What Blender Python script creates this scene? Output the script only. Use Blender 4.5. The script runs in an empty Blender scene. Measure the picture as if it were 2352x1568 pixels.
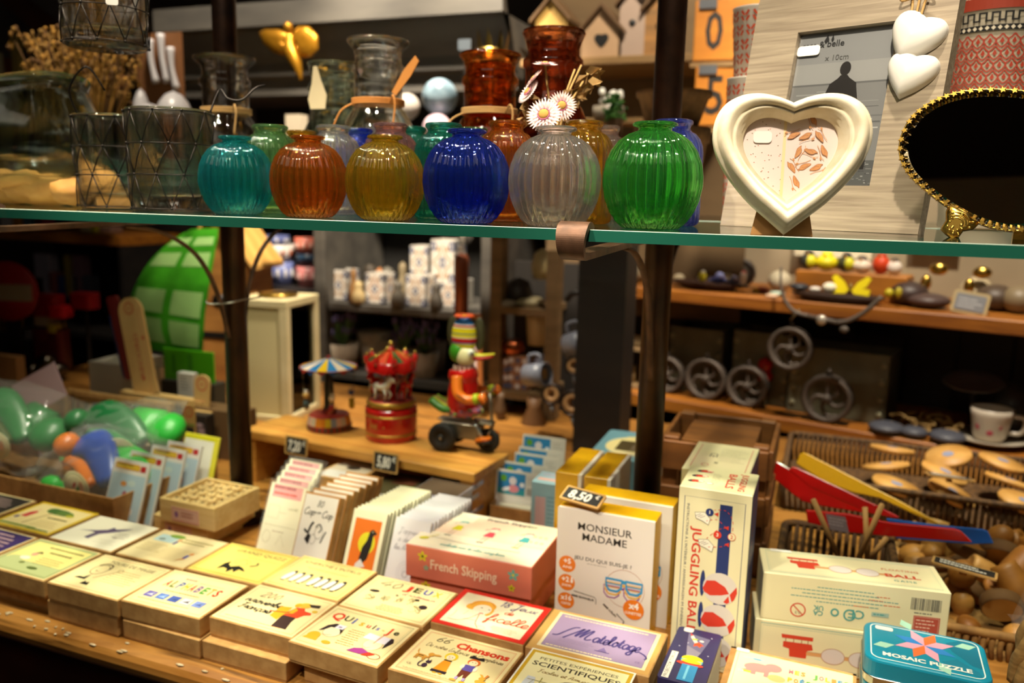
import bpy, math, random
from mathutils import Vector as V, Matrix as MX
pi=math.pi; R=math.radians
D=bpy.data; S=bpy.context.scene; COL=S.collection
rnd=random.Random(7)
# ---------- camera (28.8 mm on 36 mm film, a little above the glass shelf) ----------
FPX,PITCH,ROLL,YAW,ZC=1884.3,.17736,.02258,.36614,1.40
def _rz(v,a): c,s=math.cos(a),math.sin(a); return V((c*v[0]-s*v[1],s*v[0]+c*v[1],v[2]))
_c,_s=math.cos(PITCH),math.sin(PITCH)
_F,_U,_R=V((0,_c,-_s)),V((0,_s,_c)),V((1,0,0))
_R,_U=math.cos(ROLL)*_R+math.sin(ROLL)*_U,-math.sin(ROLL)*_R+math.cos(ROLL)*_U
CF,CU,CR=_rz(_F,YAW),_rz(_U,YAW),_rz(_R,YAW)
CAM=V((0,0,ZC))
cd=D.cameras.new('camera'); co=D.objects.new('camera',cd); COL.objects.link(co)
co.matrix_world=MX((CR,CU,-CF)).transposed().to_4x4(); co.location=CAM
cd.sensor_width=36; cd.lens=FPX/2352*36; cd.clip_start=.02; cd.clip_end=40
cd.dof.use_dof=True; cd.dof.focus_distance=.86; cd.dof.aperture_fstop=3.6
S.camera=co
S.view_settings.view_transform='Standard'; S.view_settings.look='None'
S.view_settings.gamma=1; S.view_settings.use_curve_mapping=False
S.view_settings.exposure=0.0
S.cycles.use_denoising=True
S.cycles.max_bounces=14; S.cycles.transmission_bounces=14; S.cycles.glossy_bounces=5; S.cycles.diffuse_bounces=3
S.cycles.transparent_max_bounces=16; S.cycles.sample_clamp_indirect=6
w=D.worlds.new('world'); S.world=w; w.use_nodes=True
w.node_tree.nodes['Background'].inputs[0].default_value=(1,.82,.6,1); w.node_tree.nodes['Background'].inputs[1].default_value=.05
def lamp(name,loc,to,e,size=.04,cone=70,blend=.6,c=(1,.79,.52)):
    l=D.lights.new(name,'SPOT'); l.energy=e; l.shadow_soft_size=size; l.spot_size=R(cone); l.spot_blend=blend; l.color=c
    o=D.objects.new(name,l); COL.objects.link(o); o.location=loc
    o.rotation_euler=(V(to)-V(loc)).to_track_quat('-Z','Y').to_euler(); return o
def area(name,loc,to,e,sx,sy,c=(1,.8,.55)):
    l=D.lights.new(name,'AREA'); l.energy=e; l.shape='RECTANGLE'; l.size=sx; l.size_y=sy; l.color=c
    o=D.objects.new(name,l); COL.objects.link(o); o.location=loc
    o.rotation_euler=(V(to)-V(loc)).to_track_quat('-Z','Y').to_euler(); return o
# ceiling spots of the shop
LM=1.4; WARM=(1,.88,.70)
LAMPS=[((-1.15,.72,2.62),(-1.0,.92,.8),62,58,WARM),((-.55,.74,2.62),(-.55,.92,.8),70,58,WARM),((.02,.80,2.62),(-.05,1.0,.8),62,58,WARM),((-.95,1.28,2.62),(-.85,1.45,.9),55,50,WARM),((.35,1.25,2.62),(.3,1.5,.85),45,50,WARM),
 ((.0,-.35,2.62),(.06,.85,1.45),110,28,WARM),((-.75,-.2,2.62),(-.55,.83,1.42),85,34,WARM),((-1.3,.5,2.62),(-1.05,.9,1.4),35,34,WARM),
 ((.15,1.72,2.62),(.15,2.4,1.05),125,64,WARM),((-.95,1.75,2.62),(-1.3,2.45,1.05),190,60,WARM),((-.35,1.75,2.62),(-.5,2.4,1.9),70,64,WARM),((-1.6,1.75,2.62),(-1.75,2.35,1.85),60,70,WARM),((-1.5,1.3,2.62),(-1.55,1.6,.95),45,56,WARM)]
for i,(a,b,e,cn,cl) in enumerate(LAMPS): lamp("ceiling_spot",a,b,e*LM,cone=cn,c=cl)
area('area_fill',(-.3,-.3,2.6),(-.4,1.0,1.0),9,1.8,1.0,WARM)  # soft fill light added from above, no fixture behind it
# ---------- pixel of the photograph -> point of the place ----------
def ray(x,y): return CF+CR*((x-1176)/FPX)+CU*((784-y)/FPX)
def at(x,y,z=None,Y=None,d=None,pl=None):
    r=ray(x,y)
    if z is not None: t=(z-ZC)/r.z
    elif Y is not None: t=Y/r.y
    elif pl: t=(pl[0]-CAM).dot(pl[1])/r.dot(pl[1])
    else: t=d
    return CAM+t*r
def pxm(p): return FPX/((V(p)-CAM).dot(CF))     # pixels per metre at a point
# ---------- materials ----------
def lin(h):
    h=h.lstrip('#'); v=[int(h[i:i+2],16)/255 for i in (0,2,4)]
    return tuple((c/12.92 if c<=.04045 else ((c+.055)/1.055)**2.4) for c in v)+(1,)
_M={}
def newmat(key,h,rough=.5,metal=0,**k):
    m=D.materials.new(key); m.use_nodes=True; b=m.node_tree.nodes['Principled BSDF']
    b.inputs['Base Color'].default_value=lin(h); b.inputs['Roughness'].default_value=rough; b.inputs['Metallic'].default_value=metal
    for kk,vv in k.items():
        b.inputs[{'trans':'Transmission Weight','ior':'IOR','alpha':'Alpha','coat':'Coat Weight','spec':'Specular IOR Level','sheen':'Sheen Weight'}[kk]].default_value=vv
    return m
def c_(h,rough=.55,metal=0,**k):
    key=(h,rough,metal,tuple(sorted(k.items())))
    if key not in _M: _M[key]=newmat('paint_'+h.strip('#'),h,rough,metal,**k)
    return _M[key]
def mixmat(key,h1,h2,rough=.6,scale=(8,8,8),detail=4,dist=0,lo=.35,hi=.65,bump=0,metal=0,tex='noise',h3=None,**k):
    if key in _M: return _M[key]
    m=newmat(key,h1,rough,metal,**k); n=m.node_tree.nodes; L=m.node_tree.links; b=n['Principled BSDF']
    tc=n.new('ShaderNodeTexCoord'); mp=n.new('ShaderNodeMapping'); mp.inputs['Scale'].default_value=scale
    L.new(tc.outputs['Object'],mp.inputs[0])
    t=n.new('ShaderNodeTexNoise'); t.inputs['Scale'].default_value=1; t.inputs['Detail'].default_value=detail; t.inputs['Distortion'].default_value=dist
    L.new(mp.outputs[0],t.inputs['Vector'])
    r=n.new('ShaderNodeValToRGB'); r.color_ramp.elements[0].position=lo; r.color_ramp.elements[1].position=hi
    r.color_ramp.elements[0].color=lin(h1); r.color_ramp.elements[1].color=lin(h2)
    if h3: e=r.color_ramp.elements.new((lo+hi)/2); e.color=lin(h3)
    L.new(t.outputs['Fac'],r.inputs[0]); L.new(r.outputs[0],b.inputs['Base Color'])
    if bump:
        bp=n.new('ShaderNodeBump'); bp.inputs['Strength'].default_value=bump; bp.inputs['Distance'].default_value=.002
        L.new(t.outputs['Fac'],bp.inputs['Height']); L.new(bp.outputs[0],b.inputs['Normal'])
    _M[key]=m; return m
def glassm(key,h,rough=0.0,ior=1.47,trans=1.0,thru=.3):
    if key in _M: return _M[key]
    m=newmat(key,h,rough,0,trans=trans,ior=ior); n=m.node_tree.nodes; L=m.node_tree.links
    if thru:    # thin pressed glass lets part of the light straight through
        t=n.new('ShaderNodeBsdfTransparent'); t.inputs[0].default_value=tuple(v**.5 for v in lin(h)); x=n.new('ShaderNodeMixShader'); x.inputs[0].default_value=thru
        L.new(n['Principled BSDF'].outputs[0],x.inputs[1]); L.new(t.outputs[0],x.inputs[2]); L.new(x.outputs[0],n['Material Output'].inputs[0])
    _M[key]=m; return m
kraft=mixmat('kraft_board','#b98a4e','#cfa162',.75,(60,60,60),5)
kraftd=mixmat('brown_kraft','#9a6c38','#b07f46',.8,(50,50,50),5)
pine=mixmat('pine_wood','#d39a48','#b97a2e',.5,(3,40,40),4,1.5,bump=.1)
pale=mixmat('pale_wood','#e6c888','#d8b470',.55,(4,50,50),4,1)
oak=mixmat('shelf_oak','#a4651c','#7c4511',.5,(2.5,30,30),4,1.5,bump=.1)
dark=mixmat('dark_boards','#1e1712','#120d0a',.6,(3,20,20),4)
greyw=mixmat('grey_painted_wood','#5c574f','#494540',.6,(3,14,14),4)
weath=mixmat('weathered_grey_wood','#7d6e5a','#a3947c',.5,(14,260,260),6,.3,lo=.3,hi=.72,bump=.1)
steel=mixmat('dark_iron','#3a2416','#22150e',.38,(25,25,25),6,metal=.75,bump=.15)
iron=mixmat('rusty_iron','#4a3322','#6b4a34',.5,(40,40,40),6,metal=.5,bump=.4)
gold=c_('#c9a24a',.25,1); brass=c_('#a98a45',.3,1); chrome=c_('#d8d4cc',.12,1); copper=c_('#b8643c',.28,1)
black=c_('#0d0c0b',.5); white=c_('#ece6da',.5); cream=c_('#efe4c0',.5)
clear=glassm('clear_glass','#fbfdfa'); 
film=newmat('clear_plastic','#f4f4ee',.06,0,alpha=.07,spec=.8); _M['film']=film
# ---------- mesh builder ----------
class MB:
    def __init__(s,T=None): s.v=[];s.f=[];s.fm=[];s.sm=[];s.mats=[];s.T=T or MX.Identity(4)
    def mi(s,m):
        if m not in s.mats: s.mats.append(m)
        return s.mats.index(m)
    def add(s,vs,fs,m,smooth=False,T=None):
        T=s.T@T if T is not None else s.T
        o=len(s.v); s.v+=[T@V(p) for p in vs]; i=s.mi(m)
        for f in fs: s.f.append([o+a for a in f]); s.fm.append(i); s.sm.append(smooth)
        return s
    def box(s,x0,x1,y0,y1,z0,z1,m,b=0,T=None,top=None):
        if b<=0:
            vs=[(x,y,z) for z in (z0,z1) for y in (y0,y1) for x in (x0,x1)]
            fs=[(0,2,3,1),(4,5,7,6),(0,1,5,4),(2,6,7,3),(0,4,6,2),(1,3,7,5)]
            return s.add(vs,fs,m,False,T)
        vs=[];fs=[]
        for (z,i) in ((z0,b),(z0+b,0),(z1-b,0),(z1,b)):
            vs+=s._rr(x0+i,x1-i,y0+i,y1-i,b if i==0 else b*.4,z)
        n=len(vs)//4
        for k in range(3):
            for j in range(n): fs.append((k*n+j,k*n+(j+1)%n,(k+1)*n+(j+1)%n,(k+1)*n+j))
        fs.append(tuple(range(n-1,-1,-1))); fs.append(tuple(range(3*n,4*n)))
        return s.add(vs,fs,m,False,T)
    def _rr(s,x0,x1,y0,y1,r,z,k=2):
        p=[]
        for cx,cy,a in ((x1-r,y1-r,0),(x0+r,y1-r,90),(x0+r,y0+r,180),(x1-r,y0+r,270)):
            for q in range(k+1): t=R(a+90*q/k); p.append((cx+r*math.cos(t),cy+r*math.sin(t),z))
        return p
    def rbox(s,x0,x1,y0,y1,z0,z1,r,m,T=None,k=5):      # rounded plan, flat top
        vs=s._rr(x0,x1,y0,y1,r,z0,k)+s._rr(x0,x1,y0,y1,r,z1,k); n=len(vs)//2
        fs=[(j,(j+1)%n,n+(j+1)%n,n+j) for j in range(n)]+[tuple(range(n-1,-1,-1)),tuple(range(n,2*n))]
        return s.add(vs,fs,m,False,T)
    def lathe(s,prof,m,c=(0,0,0),n=32,rib=None,T=None,smooth=True,closed=False):
        vs=[];fs=[];k=len(prof)
        for j in range(n):
            t=2*pi*j/n
            for i,p in enumerate(prof):
                r=p[0]
                if rib and len(p)>2: r*=1-p[2]*(1-abs(math.sin(rib*t/2)))
                vs.append((c[0]+r*math.cos(t),c[1]+r*math.sin(t),c[2]+p[1]))
        for j in range(n):
            a=j*k;b=((j+1)%n)*k
            for i in range(k-1+(1 if closed else 0)):
                q=(i+1)%k
                f=[a+i,b+i,b+q,a+q]
                if prof[i][0]<1e-9: f=[a+i,b+q,a+q]
                elif prof[q][0]<1e-9: f=[a+i,b+i,a+q]
                fs.append(f)
        return s.add(vs,fs,m,smooth,T)
    def tube(s,pts,r,m,n=8,closed=False,T=None,flat=None):
        pts=[V(p) for p in pts];k=len(pts);vs=[];fs=[]
        rs=r if isinstance(r,(list,tuple)) else [r]*k
        up=None
        for i,p in enumerate(pts):
            d=(pts[(i+1)%k]-pts[i-1]) if closed else (pts[min(i+1,k-1)]-pts[max(i-1,0)])
            d=d.normalized() if d.length>1e-9 else V((0,0,1))
            if up is None: up=V((0,0,1)) if abs(d.z)<.9 else V((1,0,0))
            a=d.cross(up)
            if a.length<1e-6: a=d.orthogonal()
            a.normalize(); b=a.cross(d); up=b
            for j in range(n):
                t=2*pi*j/n; vs.append(p+rs[i]*(math.cos(t)*a+math.sin(t)*b*(flat or 1)))
        for i in range(k if closed else k-1):
            o=i*n;q=((i+1)%k)*n
            for j in range(n): fs.append((o+j,o+(j+1)%n,q+(j+1)%n,q+j))
        if not closed: fs.append(tuple(range(n-1,-1,-1))); fs.append(tuple(range((k-1)*n,k*n)))
        return s.add(vs,fs,m,True,T)
    def cyl(s,a,b,r,m,n=16,r2=None,T=None): return s.tube([a,b],[r,r if r2 is None else r2],m,n,T=T)
    def ball(s,c,r,m,nu=14,nv=9,T=None):
        r=(r,r,r) if not isinstance(r,(tuple,list)) else r
        vs=[(c[0],c[1],c[2]-r[2])];fs=[]
        for i in range(1,nv):
            f=pi*i/nv-pi/2
            for j in range(nu):
                t=2*pi*j/nu; vs.append((c[0]+r[0]*math.cos(f)*math.cos(t),c[1]+r[1]*math.cos(f)*math.sin(t),c[2]+r[2]*math.sin(f)))
        vs.append((c[0],c[1],c[2]+r[2]));e=len(vs)-1
        for j in range(nu):
            q=(j+1)%nu; fs.append((0,1+q,1+j)); fs.append((e,e-nu+j,e-nu+q))
            for i in range(nv-2): o=1+i*nu; fs.append((o+j,o+q,o+nu+q,o+nu+j))
        return s.add(vs,fs,m,True,T)
    def prism(s,poly,z0,z1,m,T=None,bev=0):            # polygon in XY extruded along Z
        n=len(poly)
        vs=[(p[0],p[1],z0) for p in poly]+[(p[0],p[1],z1) for p in poly]
        fs=[(j,(j+1)%n,n+(j+1)%n,n+j) for j in range(n)]+[tuple(range(n-1,-1,-1)),tuple(range(n,2*n))]
        return s.add(vs,fs,m,False,T)
    def sweep(s,path,sec,m,T=None,closed=True):          # 2D section (offset outward, height) along a closed XY path
        k=len(path);q=len(sec);vs=[];fs=[]
        P=[V((p[0],p[1],0)) for p in path]
        for i in range(k):
            d=(P[(i+1)%k]-P[i-1]).normalized(); nrm=V((d.y,-d.x,0))
            for o,h in sec: vs.append(P[i]+nrm*o+V((0,0,h)))
        for i in range(k):
            a=i*q;b=((i+1)%k)*q
            for j in range(q): fs.append((a+j,b+j,b+(j+1)%q,a+(j+1)%q))
        return s.add(vs,fs,m,True,T)
    def obj(s,name,parent=None,loc=(0,0,0),rot=(0,0,0),label=None):
        me=D.meshes.new(name); me.from_pydata([tuple(p) for p in s.v],[],s.f)
        for m in s.mats: me.materials.append(m)
        me.polygons.foreach_set('material_index',s.fm); me.polygons.foreach_set('use_smooth',s.sm)
        me.update(); o=D.objects.new(name,me); COL.objects.link(o); o.location=loc; o.rotation_euler=rot
        if parent: o.parent=parent
        if label: o['label']=label
        return o
def tag(o,label,cat,group=None,kind=None):
    o['label']=label; o['category']=cat
    if group: o['group']=group
    if kind: o['kind']=kind
    return o
def thing(name,label,cat,loc=(0,0,0),rz=0,group=None,rot=None):
    o=D.objects.new(name,None); o.empty_display_size=.02; COL.objects.link(o); o.location=loc
    o.rotation_euler=rot if rot else (0,0,rz)
    return tag(o,label,cat,group)
def one(mb,name,label,cat,loc=(0,0,0),rz=0,group=None,rot=None):
    return tag(mb.obj(name,None,loc,rot or (0,0,rz)),label,cat,group)
def struct(mb,name):
    o=mb.obj(name); o['kind']='structure'; return o
def dup(o,loc=None,rot=None,label=None,parent=None):
    c=o.copy(); COL.objects.link(c); c.parent=parent
    if loc is not None: c.location=loc
    if rot is not None: c.rotation_euler=rot
    if label: c['label']=label
    for ch in o.children: dup(ch,parent=c)
    return c
def setm(o,old,new):                                   # recolour a copied tree: swap a material slot on the object
    for i,sl in enumerate(o.material_slots):
        if sl.material==old: sl.link='OBJECT'; sl.material=new
    for ch in o.children: setm(ch,old,new)
def frameT(o,u,v): # local (x,y,z): x along u, y along v, z out of the face
    u=V(u).normalized(); v=V(v); v=(v-u*v.dot(u)).normalized(); n=u.cross(v)
    M=MX((u,v,n)).transposed().to_4x4(); M.translation=V(o); return M
def smooth_path(pts,k=6,closed=False):
    P=[V(p) for p in pts];n=len(P);o=[]
    for i in range(n if closed else n-1):
        a,b,c,d=(P[(i-1)%n],P[i],P[(i+1)%n],P[(i+2)%n]) if closed else (P[max(i-1,0)],P[i],P[i+1],P[min(i+2,n-1)])
        for j in range(k):
            t=j/k; o.append(.5*((2*b)+(-a+c)*t+(2*a-5*b+4*c-d)*t*t+(-a+3*b-3*c+d)*t**3))
    if not closed: o.append(P[-1])
    return o
# ---------- printing on faces (millimetres, drawn as thin inked shapes) ----------
_G={}
def glyphs(t,bold,sh,sp=1.0):
    k=(t,bold,sh,sp)
    if k not in _G:
        cu=D.curves.new('t','FONT'); cu.body=t; cu.size=1; cu.offset=bold; cu.shear=sh; cu.resolution_u=2; cu.space_character=sp
        cu.fill_mode='FRONT'
        ob=D.objects.new('t',cu); me=D.meshes.new_from_object(ob)
        vs=[tuple(v.co) for v in me.vertices]; fs=[tuple(p.vertices) for p in me.polygons]
        D.objects.remove(ob); D.curves.remove(cu); D.meshes.remove(me)
        xs=[v[0] for v in vs] or [0]; _G[k]=(vs,fs,min(xs),max(xs))
    return _G[k]
SCRIPT={'a':(.55,[[(.5,.42),(.25,.5),(.05,.25),(.2,0),(.42,.15),(.5,.45)],[(.5,.45),(.45,.1),(.6,.05)]]),
'b':(.5,[[(.02,.1),(.2,.7),(.15,1),(.05,.7),(.1,.1),(.3,0),(.42,.25),(.25,.45),(.1,.3)]]),
'c':(.42,[[(.4,.42),(.2,.5),(.04,.25),(.2,0),(.46,.1)]]),'ç':(.42,[[(.4,.42),(.2,.5),(.04,.25),(.2,0),(.46,.1)],[(.2,0),(.26,-.12),(.14,-.2)]]),
'd':(.56,[[(.48,.42),(.25,.5),(.05,.25),(.2,0),(.42,.15),(.52,1)],[(.52,1),(.47,.1),(.6,.05)]]),
'e':(.44,[[(0,.1),(.35,.3),(.3,.5),(.08,.4),(.08,.1),(.25,0),(.46,.12)]]),
'f':(.36,[[(0,.1),(.25,.6),(.3,1),(.15,.9),(.12,.1),(.08,-.4),(.2,-.35),(.18,0),(.4,.12)]]),
'g':(.52,[[(.46,.42),(.22,.5),(.04,.25),(.2,.02),(.4,.2),(.46,.45)],[(.46,.45),(.42,-.3),(.2,-.42),(.1,-.25),(.54,.1)]]),
'h':(.55,[[(0,.1),(.22,.7),(.2,1),(.08,.8),(.08,0),(.2,.4),(.36,.48),(.38,.1),(.56,.08)]]),
'i':(.26,[[(0,.1),(.14,.48),(.12,.1),(.28,.08)],[(.16,.68),(.17,.72)]]),
'j':(.3,[[(.2,.5),(.16,-.3),(0,-.35)],[(.2,.7),(.21,.74)]]),
'l':(.34,[[(0,.1),(.28,.75),(.2,1),(.08,.8),(.1,.1),(.36,.1)]]),
'm':(.8,[[(.04,0),(.1,.45)],[(.1,.3),(.25,.48),(.32,0)],[(.32,.3),(.48,.48),(.56,0)],[(.56,.3),(.7,.48),(.7,.1),(.84,.08)]]),
'n':(.58,[[(.04,0),(.1,.45)],[(.1,.3),(.28,.48),(.36,.3),(.36,.1),(.6,.08)]]),
'o':(.5,[[(.25,.5),(.05,.25),(.2,0),(.42,.2),(.3,.48),(.25,.5),(.5,.42)]]),
'p':(.52,[[(.04,.4),(.12,.5),(.08,-.4)],[(.1,.3),(.3,.5),(.44,.25),(.28,0),(.1,.1)]]),
'q':(.52,[[(.44,.42),(.2,.5),(.04,.25),(.2,0),(.42,.2)],[(.46,.48),(.42,-.4)]]),
'r':(.4,[[(.02,.1),(.1,.5),(.3,.42),(.25,.1),(.42,.08)]]),'s':(.4,[[(0,.05),(.2,.5),(.34,.15),(.2,0),(.06,.08)],[(.2,0),(.42,.1)]]),
't':(.34,[[(.02,.1),(.2,.85)],[(.2,.85),(.14,.1),(.36,.1)],[(.02,.55),(.34,.58)]]),
'u':(.56,[[(.04,.48),(.06,.1),(.22,0),(.42,.2),(.46,.48)],[(.46,.48),(.44,.1),(.58,.08)]]),
'v':(.46,[[(.04,.48),(.2,0),(.42,.48)]]),'x':(.44,[[(.04,.46),(.2,.3),(.2,.1),(.42,.04)],[(.4,.48),(.2,.25),(.02,.02)]]),
'A':(.7,[[(0,0),(.4,1),(.56,0)],[(.14,.35),(.54,.35)]]),'C':(.66,[[(.56,.75),(.4,1),(.06,.6),(.14,.08),(.44,0),(.66,.25)]]),
'D':(.75,[[(.15,.95),(.15,.05),(.45,.05),(.68,.5),(.4,.98),(.02,.85)]]),'E':(.6,[[(.5,.85),(.28,1),(.14,.75),(.3,.55),(.06,.3),(.2,0),(.56,.2)]]),
'F':(.6,[[(.06,.95),(.6,1)],[(.34,.98),(.24,0),(.04,.05)],[(.14,.5),(.46,.5)]]),
'J':(.6,[[(.1,.95),(.6,1)],[(.42,.98),(.34,-.2),(.1,-.3),(.06,-.1),(.5,.15)]]),
'M':(1.25,[[(-.3,-.25),(.05,.5),(.3,1),(.2,.3),(.26,.1)],[(.26,.1),(.5,.9),(.6,.95),(.5,.3),(.55,.1)],[(.55,.1),(.8,.9),(.92,.9),(.85,.2),(1.0,.0),(1.25,.15)]]),
"'":(.2,[[(.1,1),(.06,.8)]]),'1':(.4,[[(.1,.7),(.28,1),(.22,0)]]),'2':(.5,[[(.05,.75),(.25,1),(.42,.75),(.04,.02),(.46,.05)]]),
'4':(.6,[[(.4,1),(.02,.35),(.54,.38)],[(.44,.6),(.34,0)]]),'5':(.5,[[(.46,1),(.14,1),(.1,.6),(.36,.55),(.4,.2),(.2,0),(.02,.1)]]),'6':(.5,[[(.42,.98),(.12,.5),(.1,.1),(.3,0),(.42,.25),(.3,.48),(.1,.3)]]),
'7':(.5,[[(.02,.95),(.46,1),(.2,0)]]),'8':(.48,[[(.26,.52),(.08,.75),(.25,1),(.4,.78),(.08,.25),(.22,0),(.42,.22),(.26,.52)]]),'0':(.54,[[(.3,1),(.08,.55),(.2,0),(.42,.4),(.3,1)]]),',':(.2,[[(.1,.05),(.04,-.15)]]),'€':(.5,[[(.46,.85),(.25,.95),(.12,.5),(.24,.05),(.46,.15)],[(.0,.6),(.36,.62)],[(.0,.42),(.34,.44)]]),' ':(.35,[])}
class Cv:
    def __init__(s,mb,T,lift=.00012): s.mb=mb; s.T=T@MX.Scale(.001,4); s.z=lift*1000
    def _z(s): s.z+=.025; return s.z
    def poly(s,p,c,rough=.5):
        z=s._z(); s.mb.add([(a,b,z) for a,b in p],[tuple(range(len(p)))],c_(c,rough) if isinstance(c,str) else c,False,s.T); return s
    def rect(s,x,y,w,h,c): return s.poly([(x,y),(x+w,y),(x+w,y+h),(x,y+h)],c)
    def rrect(s,x,y,w,h,r,c):
        return s.poly([(a,b) for a,b,_ in s.mb._rr(x,x+w,y,y+h,r,0,4)],c)
    def ell(s,x,y,a,b,c,rot=0,n=24,t0=0,t1=360):
        cr,sr=math.cos(R(rot)),math.sin(R(rot)); p=[]
        full=abs(t1-t0)>=360
        for i in range(n+(0 if full else 1)):
            t=R(t0+(t1-t0)*i/n); u,v=a*math.cos(t),b*math.sin(t); p.append((x+u*cr-v*sr,y+u*sr+v*cr))
        return s.poly(p,c)
    def line(s,pts,w,c,closed=False):
        z=s._z();vs=[];fs=[];n=len(pts);P=[V((a,b,0)) for a,b in pts]
        for i in range(n):
            d=(P[(i+1)%n]-P[i-1]) if closed else (P[min(i+1,n-1)]-P[max(i-1,0)])
            d=d.normalized() if d.length>1e-9 else V((1,0,0)); q=V((-d.y,d.x,0))*w/2
            vs+=[(P[i].x+q.x,P[i].y+q.y,z),(P[i].x-q.x,P[i].y-q.y,z)]
        for i in range(n if closed else n-1): a=2*i;b=2*((i+1)%n); fs.append((a,a+1,b+1,b))
        s.mb.add(vs,fs,c_(c),False,s.T); return s
    def curve(s,pts,w,c,closed=False,k=6): return s.line([(p.x,p.y) for p in smooth_path([(a,b,0) for a,b in pts],k,closed)],w,c,closed)
    def ring(s,x,y,a,b,w,c,n=28): return s.line([(x+a*math.cos(2*pi*i/n),y+b*math.sin(2*pi*i/n)) for i in range(n)],w,c,True)
    def frame(s,x,y,w,h,t,c): return s.line([(x,y),(x+w,y),(x+w,y+h),(x,y+h)],t,c,True) if t<2 else s.rect(x,y,w,t,c).rect(x,y+h-t,w,t,c).rect(x,y,t,h,c).rect(x+w-t,y,t,h,c)
    def text(s,t,x,y,h,c,al='c',bold=0,sh=0,wid=None,rot=0,sp=1.0):    # h = cap height, (x,y) = anchor on the baseline
        vs,fs,a,b=glyphs(t,bold,sh,sp); k=h/.72; kx=k if wid is None else wid/max(b-a,1e-6)
        ox={'l':a,'c':(a+b)/2,'r':b}[al]; z=s._z(); cr,sr=math.cos(R(rot)),math.sin(R(rot)); o=[]
        for p in vs: u,v=(p[0]-ox)*kx,p[1]*k; o.append((x+u*cr-v*sr,y+u*sr+v*cr,z))
        s.mb.add(o,fs,c_(c),False,s.T); return s
    def script(s,t,x,y,h,c,w=None,wid=None,slant=.25,rot=0,bar=False):     # handwriting, h = capital height
        tot=sum(SCRIPT.get(ch,SCRIPT['n'])[0] for ch in t); kx=h if wid is None else wid/tot
        w=w or h*.09; p0=0; cr,sr=math.cos(R(rot)),math.sin(R(rot))
        for ch in t:
            adv,st=SCRIPT.get(ch,SCRIPT['n'])
            for q in st:
                pts=[]
                for a,b in q: u,v=(p0+a)*kx+slant*b*h,b*h; pts.append((x+u*cr-v*sr,y+u*sr+v*cr))
                s.curve(pts,w,c,k=4); s.z-=.02
            p0+=adv
        s.z+=.02; return s
    def greek(s,x,y,w,n,dy,c,t=.7,seed=1,al='l'):        # lines of print too small to read
        q=random.Random(seed)
        for i in range(n):
            ww=w*q.uniform(.7,1); xx=x if al=='l' else x+(w-ww)/2; e=xx+ww
            while xx<e-.5:
                l=min(q.uniform(2,6),e-xx); s.rect(xx,y-i*dy,l,t,c); s.z-=.025; xx+=l+1
        s.z+=.025; return s
def facing(u0,v0,x0,y0,z0,side): pass
def topT(x,y,z): return MX.Translation((x,y,z))                                   # print on a top face
def frontT(x,y,z): return frameT((x,y,z),(1,0,0),(0,0,1))                          # print on a face looking at -Y
def rightT(x,y,z): return frameT((x,y,z),(0,1,0),(0,0,1))                          # print on a face looking at +X
# ================= setting =================
mb=MB(); mb.box(-5,2.2,-2.6,3.6,-.05,0,mixmat('floor_boards','#2a1c12','#1c120b',.6,(3,20,20))); struct(mb,'floor')
mb=MB(); mb.box(-5,2.2,-2.6,3.6,2.7,2.75,c_('#3a3129',.9)); struct(mb,'ceiling')
mb=MB(); mb.box(-5,2.2,3.45,3.6,0,2.7,mixmat('dark_plaster','#43392f','#352c24',.9,(3,3,3))); struct(mb,'wall_back')
mb=MB(); mb.box(-5.1,-5,-2.6,3.6,0,2.7,c_('#3b332b',.9)); struct(mb,'wall_left')
mb=MB(); mb.box(2.2,2.3,-2.6,3.6,0,2.7,c_('#4a4036',.9)); struct(mb,'wall_right')
mb=MB(); mb.box(-5,2.2,-2.7,-2.6,0,2.7,c_('#b5a58c',.9)); struct(mb,'wall_front')
# ================= the display table =================
ZT=.754; K=1.27; ZS=ZC-.026*K     # K: size of the shelf's glassware against an 8 cm vase
table=thing('display_table','old worn wooden display table carrying all the boxes of games','table',(-.5,1.5,0))
tw=mixmat('worn_table_wood','#8c5a20','#5e3a12',.42,(4,45,45),6,.8,h3='#a87434',bump=.25)
mb=MB(); n=9; sec=[]
for i in range(n): a=R(-90+180*i/(n-1)); sec.append((.795-.022*math.cos(a)+.022,ZT-.022+.022*math.sin(a)))
pr=[(2.32,ZT-.044)]+sec+[(2.32,ZT)]
m=len(pr); vs=[(x,y,z) for x in (-2.5,.95) for y,z in pr]
mb.add(vs,[(i,(i+1)%m,m+(i+1)%m,m+i) for i in range(m)]+[tuple(range(m-1,-1,-1)),tuple(range(m,2*m))],tw)
# flaked paint left along the worn nosing
q=random.Random(3); pp=mixmat('old_paint','#c9b795','#a8916a',.6,(90,90,90))
for i in range(46):
    x=q.uniform(-1.75,-.55); a=R(q.uniform(35,88)); y=.795+.022-.0224*math.cos(a); z=ZT-.022+.0224*math.sin(a)
    mb.ball((x,y,z),(q.uniform(.002,.008),.0022,.0012),pp,7,5)
mb.obj('tabletop',table,(.5,-1.5,0))
red=mixmat('dark_red_paint','#5a2410','#32130a',.45,(5,5,9),5)
mb=MB(); mb.box(-2.4,.9,.84,.87,.30,.71,red)
for x in (-2.2,-1.45,-.7,.05): mb.box(x-.004,x+.62,.834,.84,.36,.66,mixmat('dark_red_panel','#4a1c0d','#2a0f08',.45,(5,5,9),5))
mb.obj('apron',table,(.5,-1.5,0))
for x,y in ((-2.36,.88),(.80,.88),(-2.36,2.2),(.80,2.2)):
    MB().box(x,x+.08,y,y+.08,0,.71,tw).obj('leg',table,(.5,-1.5,0))
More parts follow.
